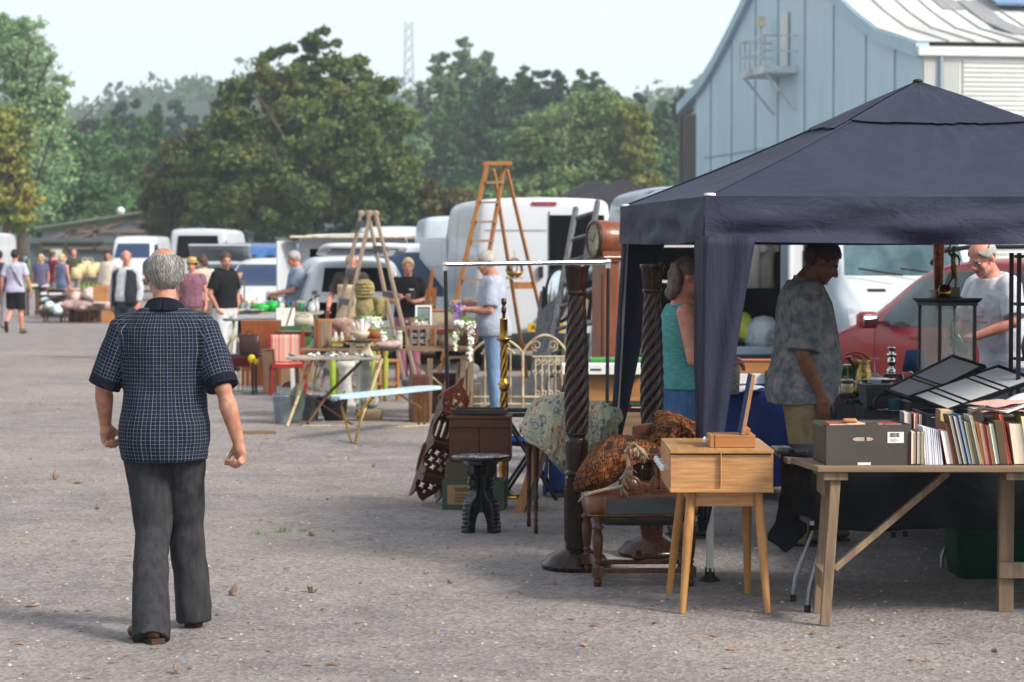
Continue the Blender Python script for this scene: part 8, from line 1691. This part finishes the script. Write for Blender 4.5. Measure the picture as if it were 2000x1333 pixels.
frame_('canvas back of a wide picture leaning behind the letter crate',872,640,24.95,.40,.19,PINE,M('linen_back','#b3a48c','#9d8e76',scale=10,rough=.9),rz=-8)
# drawer box, cushion, bowl of rods, jars, scales on the long table
t=thing('drawer_box','small upright wooden drawer box with orange wood sides','drawer',V((xx(636,24.5),24.5,TB)),R(28)); b=MB(); b.box((0,.06,.15),(.15,.10,.29)); P('box',b,wood('drawer_orange','#a8642e','#864c20',axis=2,scale=4),t,bev=.003); b=MB(); b.box((0,.006,.15),(.12,.012,.25)); P('panel',b,OLDWV,t); b=MB(); b.bar((.03,.03,.3),(.03,.03,.38),.03,.03); P('post_stub',b,BROWNW,t)
b=MB(); b.loft([(0,0,0,.03,.03),(.02,0,.06,.085,.07),(.05,0,.12,.11,.08),(.0,0,.19,.09,.07),(-.06,0,.24,.04,.04)],24); solo('stuffed_form',blob(b,.012,3,'stuffed_form'),M('dusty_pink','#a8948a','#7d5a4c',rough=.9,scale=12),'pinkish brown rounded stuffed form standing on the long table','ornament',V((xx(678,24.7),24.7,.81)),tilt=(0,R(-30)))
b=MB(); rod(b,[V((xx(682,24.7),24.7,TB)),V((xx(680,24.7),24.7,.9))],.006); rod(b,[V((xx(690,24.7),24.72,TB)),V((xx(684,24.7),24.72,.9))],.006); b.box((xx(686,24.7),24.7,TB+.006),(.14,.1,.012)); solo('wire_stand',b,WROUGHT,'thin dark wire stand holding the pinkish stuffed form','stand')
t=thing('bowl_of_rods','cream bowl full of white rods on the old scales','bowl',V((xx(704,24.35),24.35,.80))); b=MB(); b.lathe([(0,0),(.05,0),(.085,.05),(.095,.085),(.088,.085),(.045,.01),(0,.01)],n=26); P('bowl',b,M('cream_glaze','#c9b9a0','#b3a184',rough=.4),t); b=MB()
for i in range(16): a=rnd.random()*6.28; b.cyl((.03*math.cos(a),.03*math.sin(a),.03),(.09*math.cos(a),.07*math.sin(a),.13+.06*rnd.random()),.009,n=7)
P('rods',b,WHITE,t)
t=thing('kitchen_scales','old cream enamel kitchen scales at the front of the long table','scales',V((xx(702,24.0),24.0,.666))); b=MB(); b.prism([(-.13,0),(-.01,0),(-.03,.05),(-.045,.11),(-.09,.11),(-.1,.06)],(0,.05,0),(1,0,0),(0,0,1),-.1); b.prism([(.0,0),(.13,0),(.1,.05),(.085,.11),(.05,.11),(.03,.06)],(0,.05,0),(1,0,0),(0,0,1),-.1); b.box((0,.0,.115),(.26,.05,.02)); P('base',b,CREAMP,t,bev=.006); b=MB(); b.lathe([(.0,.125),(.13,.13),(.135,.145),(0,.135)],n=26); P('pan',b,WROUGHT,t)
t=thing('wooden_tray','orange wooden tray standing on blocks on the long table','tray',V((xx(712,24.6),24.6,.745))); b=MB(); b.box((0,.15,.02),(.6,.3,.03)); b.box((0,0,.045),(.6,.015,.02)); b.box((0,.3,.045),(.6,.015,.02)); P('board',b,PINE,t,bev=.004); b=MB(); b.box((-.2,.15,-.015),(.05,.2,.04)); b.box((.2,.15,-.015),(.05,.2,.04)); P('block',b,OLDW,t)
t=thing('flower_basket','terracotta coloured round basket holding the white lilies','basket',V((xx(733,24.7),24.7,.785))); b=MB(); b.lathe([(0,0),(.08,0),(.11,.12),(.1,.12),(.07,.01),(0,.01)],n=24); P('basket',b,M('wicker_orange','#a5653a','#7d4826',scale=60,rough=.8,bump=.6,stretch=(1,1,3)),t)
turned('glass_jar','old white glass jar beside the slate crate','jar',779,24.4,TB,[(0,0),(.035,0),(.038,.02),(.038,.13),(.03,.15),(.034,.155),(.034,.18),(0,.185)],M('milky_jar','#b5b8aa','#98a08c',rough=.2))
turned('glass_jar','dark wire caged jar right next to the white jar','jar',788,24.5,TB,[(0,0),(.03,0),(.033,.02),(.033,.12),(.02,.15),(.022,.17),(0,.17)],M('dark_jar','#3c4038','#2a2d27',rough=.2))
b=MB(); b.ell((0,0,.04),(.14,.08,.045),16); b.ell((.06,0,.05),(.09,.07,.04),14); solo('folded_quilt',blob(b,.012,4,'folded_quilt'),M('pink_white_quilt','#b8a29e','#8f7876',scale=18,rough=.9),'folded pinkish white quilt under the wooden tray','quilt',V((xx(758,24.3),24.3,TB)))
for i,(px,c,l) in enumerate(((655,'#c9c5bc','white figurine left end before the stuffed form'),(667,'#b9b2a4','cream shell ornament before the stuffed form'),(690,'#d0ccc2','white bird figurine beside the wire stand'),(612,'#8d9298','grey tin box lid on the left of the long table'),(622,'#b4b8bc','silver pewter pot beside the wooden drawer'))):
    turned('ornament',l,'ornament',px,24.45+.04*i,TB if px<640 else .78,[(0,0),(.03,0),(.022,.02),(.028,.05),(.014,.07),(.018,.085),(0,.1)],M('orn2_'+c,c,rough=.4))
# mannequin torso with khaki scarf, pedestal
t=thing('dress_form','dressmakers torso wrapped in a khaki scarf on a pale pedestal','dress form',V((xx(712,25.3),25.3,0))); b=MB(); b.loft([(0,0,1.02,.09,.07),(0,0,1.1,.10,.08),(0,0,1.18,.085,.065),(0,0,1.3,.11,.08),(0,0,1.37,.09,.06),(0,0,1.4,.04,.04)],22)
for k_ in range(5): b.lathe([(.07,1.2+.035*k_),(.1,1.215+.035*k_),(.07,1.23+.035*k_)],(0.01*(k_%2),0,0),18,cap=False)
P('scarf_wrapped_torso',blob(b,.009,3,'torso'),cloth('khaki_scarf','#8f8358','#6f6542',scale=14),t); b=MB(); b.lathe([(.1,0),(.1,.03),(.06,.06),(.06,.95),(.08,1.0),(.08,1.02)],n=20); P('pedestal',b,M('pale_pedestal','#b5bab2','#a0a79f',rough=.6),t)
b=MB(); b.cyl((0,0,0),(0,0,.22),.026,.024); solo('white_candle',b,WHITE,'thick white church candle behind the bowl of rods','candle',V((xx(706,24.9),24.9,.785)))
b=MB(); b.grid(lambda u,v:V(((u-.5)*.20,.02*math.sin(u*9),.25*v)),12,4); solo('khaki_apron',b,cloth('khaki_scarf','#8f8358'),'hanging tan cloth with dark stain right of the dress form','cloth',V((xx(738,25.6),25.6,.96)),solid=.004)
# bench with pale blue top
t=thing('ironing_bench','low bench with pale blue top and gold folding legs','bench',(0,0,0)); a_=P3(655,771,21.6); c_=P3(850,764,23.3); b=MB(); ax=(c_-a_); ax.z=0; sdv=V((ax.y,-ax.x,0)).normalized()*.13; n_=14; out_=[]
a_.z=c_.z=.40
pts=[a_+ax*.06-sdv*.9,a_-sdv*.35,a_+sdv*.35,a_+ax*.06+sdv*.9,c_-ax*.06+sdv,c_+sdv*.4,c_-sdv*.4,c_-ax*.06-sdv]; b.add(pts+[q_-V((0,0,.03)) for q_ in pts],[tuple(range(8)),tuple(range(15,7,-1))]+[(i,8+i,8+(i+1)%8,(i+1)%8) for i in range(8)]); P('bench_top',b,M('pale_blue_top','#9fb8c6','#b4c2c8',rough=.5,scale=3),t,bev=.004)
GOLD=M('gold_tube','#a8822f','#86661f',rough=.35,metal=.8)
for (px,py),(tx,f) in (((686,866),(.1,-.6)),((693,868),(.22,.6)),((818,833),(.9,-.6)),((829,832),(.8,.6))):
    g_=G(px,py); tp_=a_+ax*tx+sdv*f-V((0,0,.03)); b=MB(); b.tube([g_,g_.lerp(tp_,.75)+V((0,0,.02)),tp_+V((.05 if tx<.5 else -.12,0,0))],.012,8); P('leg',b,GOLD,t)
b=MB(); b.tube([a_+ax*.2-V((0,0,.2)),a_+ax*.38-V((0,0,.035))],.01,6); b.tube([c_-ax*.15-V((0,0,.2)),c_-ax*.4-V((0,0,.035))],.01,6); P('brace',b,GOLD,t)
# buckets, planter, oval board, basket below
GALVB=M('galv_bucket','#8f9ca5','#737f88',rough=.4,metal=.6,scale=10)
def bucket(label,px,py,h_,r_,mat):
    t=thing('bucket',label,'bucket',G(px,py)); b=MB(); b.lathe([(0,.02),(r_*.72,0),(r_*.76,.01),(r_*.97,h_*.9),(r_,h_*.92),(r_*1.03,h_),(r_*.96,h_),(r_*.9,h_*.9),(r_*.7,.03),(0,.03)],n=28); P('body',b,mat,t); b=MB(); b.tube([(r_*math.cos(a),.02,h_-.0+r_*.5*-math.sin(a)) for a in [i*PI/10 for i in range(11)]],.004,6); P('handle',b,STEEL,t)
bucket('pale galvanised bucket at the left foot of the slatted table',553,828,.285,.105,GALVB); bucket('second grey bucket behind the oval board',606,822,.25,.1,M('dark_galv','#6b7377','#565d61',rough=.5,metal=.5))
t=thing('oval_board','worn grey green oval board leaning between bucket and table','board',G(572,827),R(20),None,(R(-12),R(14))); b=MB(); b.loft([(0,0,0,.05,.012),(0,0,.06,.075,.014),(0,0,.2,.09,.015),(0,0,.32,.075,.014),(0,0,.4,.03,.012)],24); P('board',b,M('verdigris','#7d8c84','#5c6b63',rough=.7,scale=10,dirt='#a8ada3'),t)
b=MB(); b.lathe([(0,0),(.09,0),(.13,.1),(.14,.2),(.15,.23),(.14,.24),(.12,.2),(0,.12)],n=28); solo('black_planter',b,BLKPL,'black plastic planter with lilac heads beneath the tables','planter',G(652,822)); wisteria('lilac flower heads in the black planter',652,775,783,23.9,('#9a8fb0','#b8aec8','#cfc8d6'),26)
b=MB(); b.loft([(0,0,0,.12,.09),(0,0,.10,.14,.1),(0,0,.11,.145,.105)],28,pw=5); solo('wicker_basket',b,M('wicker_pale','#a89878','#7d6f54',scale=50,rough=.85,bump=.7,stretch=(1,1,2.5)),'shallow pale wicker basket under the blue bench','basket',G(722,822))
b=MB(); b.ell((0,0,.05),(.1,.07,.06),16); b.ell((.05,.02,.07),(.05,.05,.05),10); solo('carved_stone',blob(b,.012,3,'carved_stone'),M('mottled_stone','#a5a59d','#5d6058',scale=25,rough=.9),'mottled carved stone lying in the pale basket','stone carving',G(722,818)+V((0,.05,.105)))
def pillar(label,px,d):
    t=turned('stone_pillar',label,'pillar',px,d,0,[(0,0),(.11,0),(.11,.05),(.08,.08),(.085,.12),(.065,.2),(.06,.34),(.075,.38),(.07,.4),(.1,.44),(.1,.5),(0,.5)],M('white_stone','#c9c6bd','#a8a59b',rough=.9,scale=12),24,'pair of white stone pillars')
pillar('left white stone baluster pillar under the long table',675,26.2); pillar('right white stone baluster pillar under the long table',706,26.4)
LIME=M('lime_paint','#93b03a','#7d9a2c',rough=.5,scale=8,dirt='#b0894a')
t=thing('lime_table','lime green painted table with turned legs behind the long table','table',V((xx(698,26.8),26.8,0))); b=MB(); b.box((0,.3,.70),(.72,.6,.03)); b.box((0,.02,.65),(.62,.02,.09)); P('tabletop',b,LIME,t,bev=.004)
for x_,y_ in ((-.28,.05),(.17,.05),(.28,.5),(-.28,.5)): b=MB(); b.lathe([(0,0),(.022,0),(.028,.1),(.036,.3),(.038,.45),(.026,.5),(.036,.53),(.036,.69)],(x_,y_,0),14); P('leg',b,LIME,t)
def ladder_chair(label,px,py,d,mat,rz,h_=.9,w_=.4,seat=None,group=None):
    t=thing('wooden_chair',label,'chair',V((xx(px,d),d,0)),R(rz),group)
    for x_ in (-w_/2,w_/2):
        b=MB(); b.bar((x_,0,0),(x_*.95,0,.44),.035,.035); P('leg',b,mat,t); b=MB(); b.bar((x_,.38,0),(x_*.95,.44,h_),.035,.035); P('back_leg',b,mat,t)
    b=MB(); b.box((0,.19,.45),(w_+.04,.42,.035)); P('seat',b,seat or mat,t,bev=.01)
    for z_ in (.6,.74,h_-.03): b=MB(); b.bar((-w_/2,.41,z_),(w_/2,.41,z_),.02,.06); P('back_slat',b,mat,t)
    b=MB(); b.bar((-w_/2,0,.2),(w_/2,0,.2),.02,.02); b.bar((-w_/2,.0,.15),(-w_/2,.39,.15),.02,.02); b.bar((w_/2,.0,.15),(w_/2,.39,.15),.02,.02); P('stretcher',b,mat,t); return t
ladder_chair('orange wooden chair showing its rungs under the long table',748,0,27.3,LADW,35,.85)
sbox('tea_chest','dark brown wooden chest standing under the right end of the long table','chest',822,828,23.9,.17,.46,.3,BROWNW,R(10),0.0)
sbox('tea_chest','brown wooden box further right under the long table','chest',866,800,25.2,.25,.42,.3,CRW,0,0.0)
b=MB(); b.ell((0,0,.0),(.12,.09,.07),14); b.ell((.05,0,.08),(.09,.07,.07),12); solo('linen_bundle',blob(b,.014,3,'linen_bundle'),M('grey_linen','#a5a39d','#83817b',rough=.95,scale=8),'bundle of grey patterned linen at the foot of the bedhead','linen',V((xx(912,25.6),25.6,.36)))
sbox('stone_trough','grey stone block supporting the linen bundle','stone block',912,800,25.5,.28,.29,.3,M('grey_stone','#77746c','#5b5852',rough=.95,scale=8),0,0.0)
frame_('old window frame leaning beneath the right end of the long table',908,803,25.0,.18,.5,OLDWV,M('dark_pane','#4a4944','#3a3935',rough=.3),tilt=-6)
d=30.5
CAB=wood('orange_cabinet','#9c5424','#7f4019',axis=2,scale=2.5,rough=.4)
sbox('cabinet','orange brown wooden cabinet turned with its back to the viewer','cabinet',506,748,30.4,.46,.82,.35,CAB,R(-3),0.0)
t=thing('leather_bag','dark brown leather gladstone bag before the orange cabinet','bag',P3(487,692,28.6)*1); t.location.z=.475; b=MB(); b.loft([(0,0,0,.12,.06),(0,0,.12,.125,.065),(0,0,.21,.12,.045),(0,0,.235,.11,.02)],28,pw=4); P('body',b,M('bag_leather','#3b231c','#281712',rough=.4,scale=12),t,bev=.004); b=MB(); b.tube([(-.05,-.02,.23),(-.03,-.03,.27),(.03,-.03,.27),(.05,-.02,.23)],.008,7); P('handle',b,M('bag_leather','#3b231c'),t)
t=thing('iron_stand','black iron stand frame carrying the red case and leather bag','stand',V((xx(470,28.5),28.5,0))); b=MB()
for x_ in (-.2,.14): b.bar((x_,0,0),(x_,0,.46),.025,.025); b.bar((x_,.35,0),(x_,.35,.46),.025,.025)
b.bar((-.21,0,.46),(.3,0,.46),.025,.025); b.bar((-.21,.35,.46),(.3,.35,.46),.025,.025); b.box((.0,.17,.462),(.5,.36,.02)); P('frame',b,BLKP,t); b=MB()
for k_ in range(6): b.bar((-.17+.055*k_,.0,.05),(-.17+.055*k_,.0,.28),.02,.01)
P('cane_back',b,CREAMP,t)
sbox('red_case','red case with black lettering marks under the iron stand top','case',462,722,28.9,.3,.12,.2,M('dull_red','#8c2320','#6d1815',rough=.5,scale=8),0,.31)
for i,(px,l) in enumerate(((491,'large yellow ball on the iron stand corner'),(500,'smaller yellow ball right of the large one'))): b=MB(); b.ell((0,0,.03),(.045-.015*i,.03,.05-.015*i),16); solo('yellow_ball',b,M('bright_yellow','#d8b81e','#c5a514',rough=.4),l,'ball',P3(px,706+i*6,28.45))
t=thing('tripod_stool','round grey topped table on cream tripod legs by the white trousers','table',V((xx(456,31),31,0))); b=MB(); b.lathe([(0,.80),(.13,.80),(.14,.81),(.14,.83),(0,.835)],n=28); P('tabletop',b,M('grey_green_top','#6b7a78','#596664',rough=.5),t); b=MB()
for k_ in range(3): a=k_*2.1+.4; b.bar((.02*math.cos(a),.02*math.sin(a),.62),(.16*math.cos(a),.16*math.sin(a),.38),.03,.02); b.bar((.16*math.cos(a),.16*math.sin(a),.38),(.2*math.cos(a),.2*math.sin(a),0),.03,.02)
b.cyl((0,0,.55),(0,0,.81),.02); P('tripod',b,CREAMP,t)
t=thing('painted_stool','pale blue topped stool with white painted legs','stool',V((xx(549,29),29,0))); b=MB(); b.box((0,.12,.52),(.27,.27,.035)); P('seat',b,M('sky_paint','#6f9fb5','#5f8fa5',rough=.5),t,bev=.01); b=MB(); b.box((0,0,.465),(.24,.02,.06)); b.box((0,.25,.465),(.24,.02,.06)); P('apron',b,WHITEP,t)
for x_ in (-.11,.11):
    for y_ in (.02,.23): b=MB(); b.bar((x_*1.2,y_,0),(x_,y_,.5),.03,.03); P('leg',b,WHITEP,t)
RDP=M('red_paint','#9c1f22','#7d1518',rough=.4,scale=6)
STR=M('red_stripe_canvas','#a8392f','#cfc0ae',rough=.95,scale=9,stretch=(3.2,.01,.01),bump=0)
t=thing('red_chair','red painted low chair with red and cream striped seat cloth','chair',V((xx(566,28.4),28.4,0)),R(12))
for x_,y_,h_ in ((-.2,0,.38),(.2,0,.38),(-.2,.38,.75),(.2,.38,.75)): b=MB(); b.bar((x_-.03*(y_==0),y_-.06*(y_==0),0),(x_,y_,h_),.03,.03); P('leg',b,RDP,t)
b=MB(); b.bar((-.22,-.02,.34),(.22,-.02,.36),.03,.04); P('rail',b,RDP,t); b=MB(); b.bar((-.22,.38,.36),(.22,.38,.36),.03,.04); P('rail',b,RDP,t); b=MB(); b.grid(lambda u,v:V((-.19+.38*u,.40,.30+.40*v+.0*u)),10,8); b.grid(lambda u,v:V((-.19+.38*u,.40*v,.37-.03*math.sin(PI*v))),10,8); P('striped_cloth',b,STR,t,solid=.006)
frame_('tall narrow brown frame leaning on the blue stool',527,768,28.3,.16,.52,BROWNW,M('frame_back','#5c4636','#463428',rough=.8),tilt=-9,rz=24)
t=thing('pedestal_table','reddish wooden pedestal table with thick top','table',V((xx(570,30),30,0))); b=MB(); b.box((0,.2,.665),(.46,.4,.06)); P('tabletop',b,wood('red_brown','#6d3120','#4f2014',axis=0,scale=3,rough=.35),t,bev=.006); b=MB(); b.lathe([(.16,0),(.15,.04),(.05,.08),(.04,.3),(.06,.4),(.04,.5),(.08,.63)],(0.02,.2,0),18); P('pedestal',b,REDW,t)
sbox('painted_chest','green painted wooden trunk behind the pedestal table','trunk',577,690,31.2,.38,.36,.3,M('painted_chest','#3f6a38','#2f5229',rough=.7,scale=5,dirt='#8a8f6a'),0,.36); sbox('packing_box','brown box under the green painted trunk','box',577,745,31.25,.42,.355,.3,KRAFT,0,0.0)
t=thing('toaster','cream rounded vintage bread bin on the green trunk','bread bin',V((xx(592,31.3),31.3,.722))); b=MB(); b.loft([(0,.1,0,.13,.1),(0,.1,.09,.13,.1),(0,.1,.14,.11,.085),(0,.1,.16,.08,.06)],28,pw=3.5); P('body',b,M('cream_enamel','#c9c2b0','#b5ad9a',rough=.3),t); b=MB(); b.tube([(-.1,.0,.13),(0,-.01,.165),(.1,.0,.13)],.006,6); P('handle',b,BROWNW,t)
sbox('white_box','white plastic box with blue edge on the glassware table','box',556,640,32.2,.23,.23,.25,WHITE,0,.70); sbox('trestle_board','pale board carrying the white plastic box','table',556,644,32.1,.45,.03,.4,CREAMP,0,.668)
b=MB(); b.bar((-.1,.15,0),(-.1,.15,.667),.04,.04); b.bar((.1,.15,0),(.1,.15,.667),.04,.04); o=solo('trestle_support',b,OLDWV,'pair of wooden supports beneath the pale board','trestle',V((xx(556,32.1),32.1,0)))
b=MB(); b.tube([P3(540,690,29.6),P3(560,634,29.6)],.008,6); b.bar(P3(560,634,29.6),P3(574,588,29.6),.03,.02); solo('long_brush',b,OLDW,'long handled wooden brush slanting before the white box','brush')
# glassware table
GT=.80; d=35.5
t=thing('glassware_table','long pale table crowded with glassware behind the orange cabinet','table',(0,0,0)); b=MB(); X0,X1=xx(442,d),xx(625,d); b.box(((X0+X1)/2,d+.35,GT-.02),(X1-X0,.8,.035)); P('tabletop',b,M('pale_board','#b5ada0','#9d9588',rough=.7),t)
for x_ in (X0+.08,X1-.08):
    for y_ in (d+.05,d+.65): b=MB(); b.bar((x_,y_,0),(x_,y_,GT-.04),.035,.035); P('leg',b,OLDWV,t)
cols=[('#2f7a55','green'),('#27468c','cobalt blue'),('#b9c4c6','clear'),('#d3d6d4','white'),('#5d8f9c','teal'),('#8fa08a','pale green'),('#c9b48a','amber')]
BT=[[(0,0),(.035,0),(.036,.1),(.012,.16),(.012,.21),(.016,.215),(0,.215)],[(0,0),(.045,0),(.05,.05),(.05,.09),(.03,.12),(.034,.13),(0,.13)],[(0,0),(.03,0),(.006,.01),(.006,.07),(.04,.11),(.042,.16),(.036,.16),(0,.1)],[(0,0),(.03,0),(.05,.05),(.02,.1),(.022,.13),(0,.13)]]
kinds=['slim bottle','squat jar','stemmed glass','round vase']
protos={}
for i in range(64):
    ci=rnd.randrange(7); ki=rnd.randrange(4); px=446+174*rnd.random(); dd=35.55+.65*rnd.random(); key=(ci,ki)
    if key not in protos:
        protos[key]=turned('glass_vessel','%s %s on the crowded glassware table'%(cols[ci][1],kinds[ki]),'glassware',px,dd,GT,BT[ki],M('vessel_'+cols[ci][1],cols[ci][0],rough=.1,bump=0,coat=.5),16,'glassware on the long pale table')
    else: dup(protos[key],V((xx(px,dd),dd,GT)))
for px,w_,h_,l in ((510,.16,.10,'bright green bowl heap on the glassware table, the left larger one'),(532,.09,.11,'bright green bowl on the glassware table, the right smaller one')): 
    b=MB(); b.lathe([(0,0),(w_*.6,0),(w_,h_),(w_*.92,h_),(w_*.5,.02),(0,.02)],n=26); b.ell((0,0,h_*.8),(w_*.85,w_*.8,h_*.5)); solo('green_bowl',b,M('vivid_green','#1fae3c','#189231',rough=.4),l,'bowl',V((xx(px,35.6),35.6,GT+.02 if px>520 else GT)))
b=MB(); b.grid(lambda u,v:V(((u-.5)*.55,(v-.5)*.3,.03+.03*nz(V((u*6,v*6,2))))),18,10); solo('lace_runner',b,M('grey_lace','#a9aba4','#8f918a',scale=40,rough=.9),'crumpled grey lace heap at the left of the glassware table','cloth',V((xx(478,35.4),35.45,GT)),solid=.01)
b=MB(); b.lathe([(.06,0),(.115,.0),(.12,.006),(.062,.012),(.06,.07),(.045,.1),(0,.105)],n=24); solo('brown_hat',b,M('brown_felt','#7d5f3a','#624a2c',rough=.9),'brown felt hat resting on the glassware table','hat',V((xx(533,36.2),36.2,GT+.14)),tilt=(R(-30),R(20)))
sbox('hat_box','dark box under the brown felt hat','box',533,600,36.15,.18,.135,.15,BROWNW,0,GT)
b=MB(); b.lathe([(0,0),(.06,0),(.09,.05),(.1,.12),(.08,.12),(.05,.02),(0,.02)],n=22); solo('pottery_bowl',b,M('pink_clay','#b08a74','#94705a',rough=.7),'pink clay bowl behind the man in black polo','bowl',V((xx(461,36.4),36.4,GT+.45)))
t=thing('display_stand','wooden display stand with clay jars right of the man in black polo','stand',V((xx(464,36.4),36.4,GT))); b=MB(); b.box((0,0,.01),(.24,.2,.02)); b.box((0,0,.44),(.22,.18,.015)); b.bar((-.1,0,.02),(-.1,0,.43),.02,.02); b.bar((.1,0,.02),(.1,0,.43),.02,.02); P('frame',b,OLDW,t); turned('clay_jar','rust brown clay jar on the wooden display stand','jar',466,36.4,GT+.02,[(0,0),(.06,0),(.09,.1),(.05,.2),(.06,.22),(0,.22)],M('rust_clay','#8a5236','#6d3d26',rough=.6))
d=58
def heap(name,label,cat,px,py,d,w_,h_,mat,seed,n=9,base=None):
    g_=random.Random(seed); b=MB(); k_=1/S(d); 
    for i in range(n): b.ell((g_.uniform(-.5,.5)*w_*k_,g_.uniform(-.2,.3),g_.uniform(.1,.6)*h_*k_),(w_*k_*.28,.28,h_*k_*.35),12)
    return solo(name,blob(b,.035,3,name),mat,label,cat,V((xx(px,d),d,zz_(py,d) if base is None else base)))
QU=M('floral_quilt','#cfc4bb','#b08a86',scale=5,rough=.95); 
heap('quilt_heap','big heap of flowered white quilts on the far left stall','quilts',166,588,58,58,30,QU,1); heap('quilt_heap','patchwork quilts spilling in front of the big quilt heap','quilts',165,604,57,70,22,M('patchwork','#b8a8a0','#7d4a48',scale=6,rough=.95),2)
heap('cushion','pale aqua cushion at the left end of the far quilts','cushion',90,590,57.5,20,14,M('aqua_cushion','#a9c6c4','#93b2b0',rough=.9),3,4); heap('cushion','wine and grey cushion atop the far quilts','cushion',112,583,57.5,28,12,M('wine_cushion','#5c3a48','#453040',rough=.9),4,4)
heap('quilt_heap','aqua white flowered eiderdown hanging over the far chairs','quilts',113,612,57,36,26,M('aqua_floral','#bfd0cc','#a3b8b6',scale=5,rough=.95),5,6); heap('pouffe','beige upholstered pouffe at the left end of the far stall','pouffe',89,612,57.3,16,22,M('beige_fabric','#a99c8c','#8f8374',rough=.9),6,5)
for i,(px,l,rz) in enumerate(((103,'dark framed far chair under the aqua eiderdown',0),(133,'orange wooden chair left of the far quilts front',-20),(152,'orange wooden stool like chair at the far quilts front',25),(190,'pale wooden chair with slat back beside the far boxes',-10))):
    ladder_chair(l,px,0,57.6,LADW if i in (1,2) else BROWNW if i==0 else PINE,rz,.75,.42,group='chairs at the far left stall')
sbox('bench_board','pale board table before the waistcoat man','table',205,616,56.5,.55,.03,.4,WHITEP,0,.47); sbox('pine_crate','pine crate under the pale board table','crate',210,629,56.6,.30,.3,.3,PINE,0,0.0); sbox('pine_crate','pale wooden case standing on the pale board table','crate',196,610,56.7,.35,.38,.25,PINE,0,.505); sbox('brown_chest','dark chest under the quilts of the far stall','chest',165,628,58,.7,.42,.4,BROWNW,0,0.0)
for i,(px,l) in enumerate(((65,'left brown side table at the far left stall'),(88,'right brown side table at the far left stall'))):
    t=thing('side_table',l,'table',V((xx(px,63),63,0)),0,'brown side tables at the far left'); b=MB(); b.box((0,.2,.72),(.55,.5,.04)); P('tabletop',b,OLDW,t)
    for x_ in (-.22,.22):
        for y_ in (.0,.4): b=MB(); b.bar((x_,y_,0),(x_,y_,.7),.05,.05); P('leg',b,BROWNW,t)
heap('linen_heap','greenish white pile on the left brown side table','linens',62,545,63,18,10,M('pale_linen','#c2c4ae','#a9ad92',rough=.9),8,4,.74); heap('linen_heap','white and blue linen pile on the right brown side table','linens',86,545,63,20,8,M('white_blue_linen','#b8bcc6','#9aa0ae',rough=.9),9,4,.74)
sbox('dark_trunk','black trunk with white top behind the far quilts','trunk',100,583,60,.5,.55,.4,BLKP,0,0.05); sbox('white_board','white board lying on the black trunk','board',100,557,60,.52,.06,.42,WHITE,0,.605)
LS=M('lamp_cream','#cdbb93','#b5a27a',rough=.8)
for i,px in enumerate((150,160,169,178,187,196,204)):
    t=thing('standard_lamp',['leftmost cream shaded lamp in the far lamp row','second cream lamp from the left in the far row','third lamp from the left in the far row','middle lamp with the widest view in the far row','lamp right of the middle in the far row','sixth lamp from the left in the far row','rightmost lamp of the far row behind the waistcoat man'][i],'lamp',V((xx(px,60+.4*(i%3)),60+.4*(i%3),0)),0,'cream lamps at the far left stall'); h_=1.05+.2*((i*37)%5)/5; b=MB(); b.lathe([(.13,0),(.12,.03),(.025,.06),(.03,.4),(.02,.7),(.025,h_)],n=12); P('stem',b,BRASS if i%2 else OLDWV,t); b=MB(); b.lathe([(.17,h_-.05),(.11,h_+.24)],n=16,cap=False); P('lamp_shade',b,LS,t,solid=.004)
heap('blanket_heap','mixed pink white blankets before the cream shirted person','blankets',205,585,57.5,30,18,M('pink_blanket','#c0a79e','#a58a84',scale=5,rough=.95),12,5)
sbox('log','pale timber offcut lying on the gravel right of the walking mans arm','timber',505,848,22.4,.32,.03,.05,OLDW,R(4),0.0); sbox('white_plank','white painted plank lying on the gravel by the red chair','plank',502,766,29.0,.3,.035,.12,WHITEP,R(3),0.0)
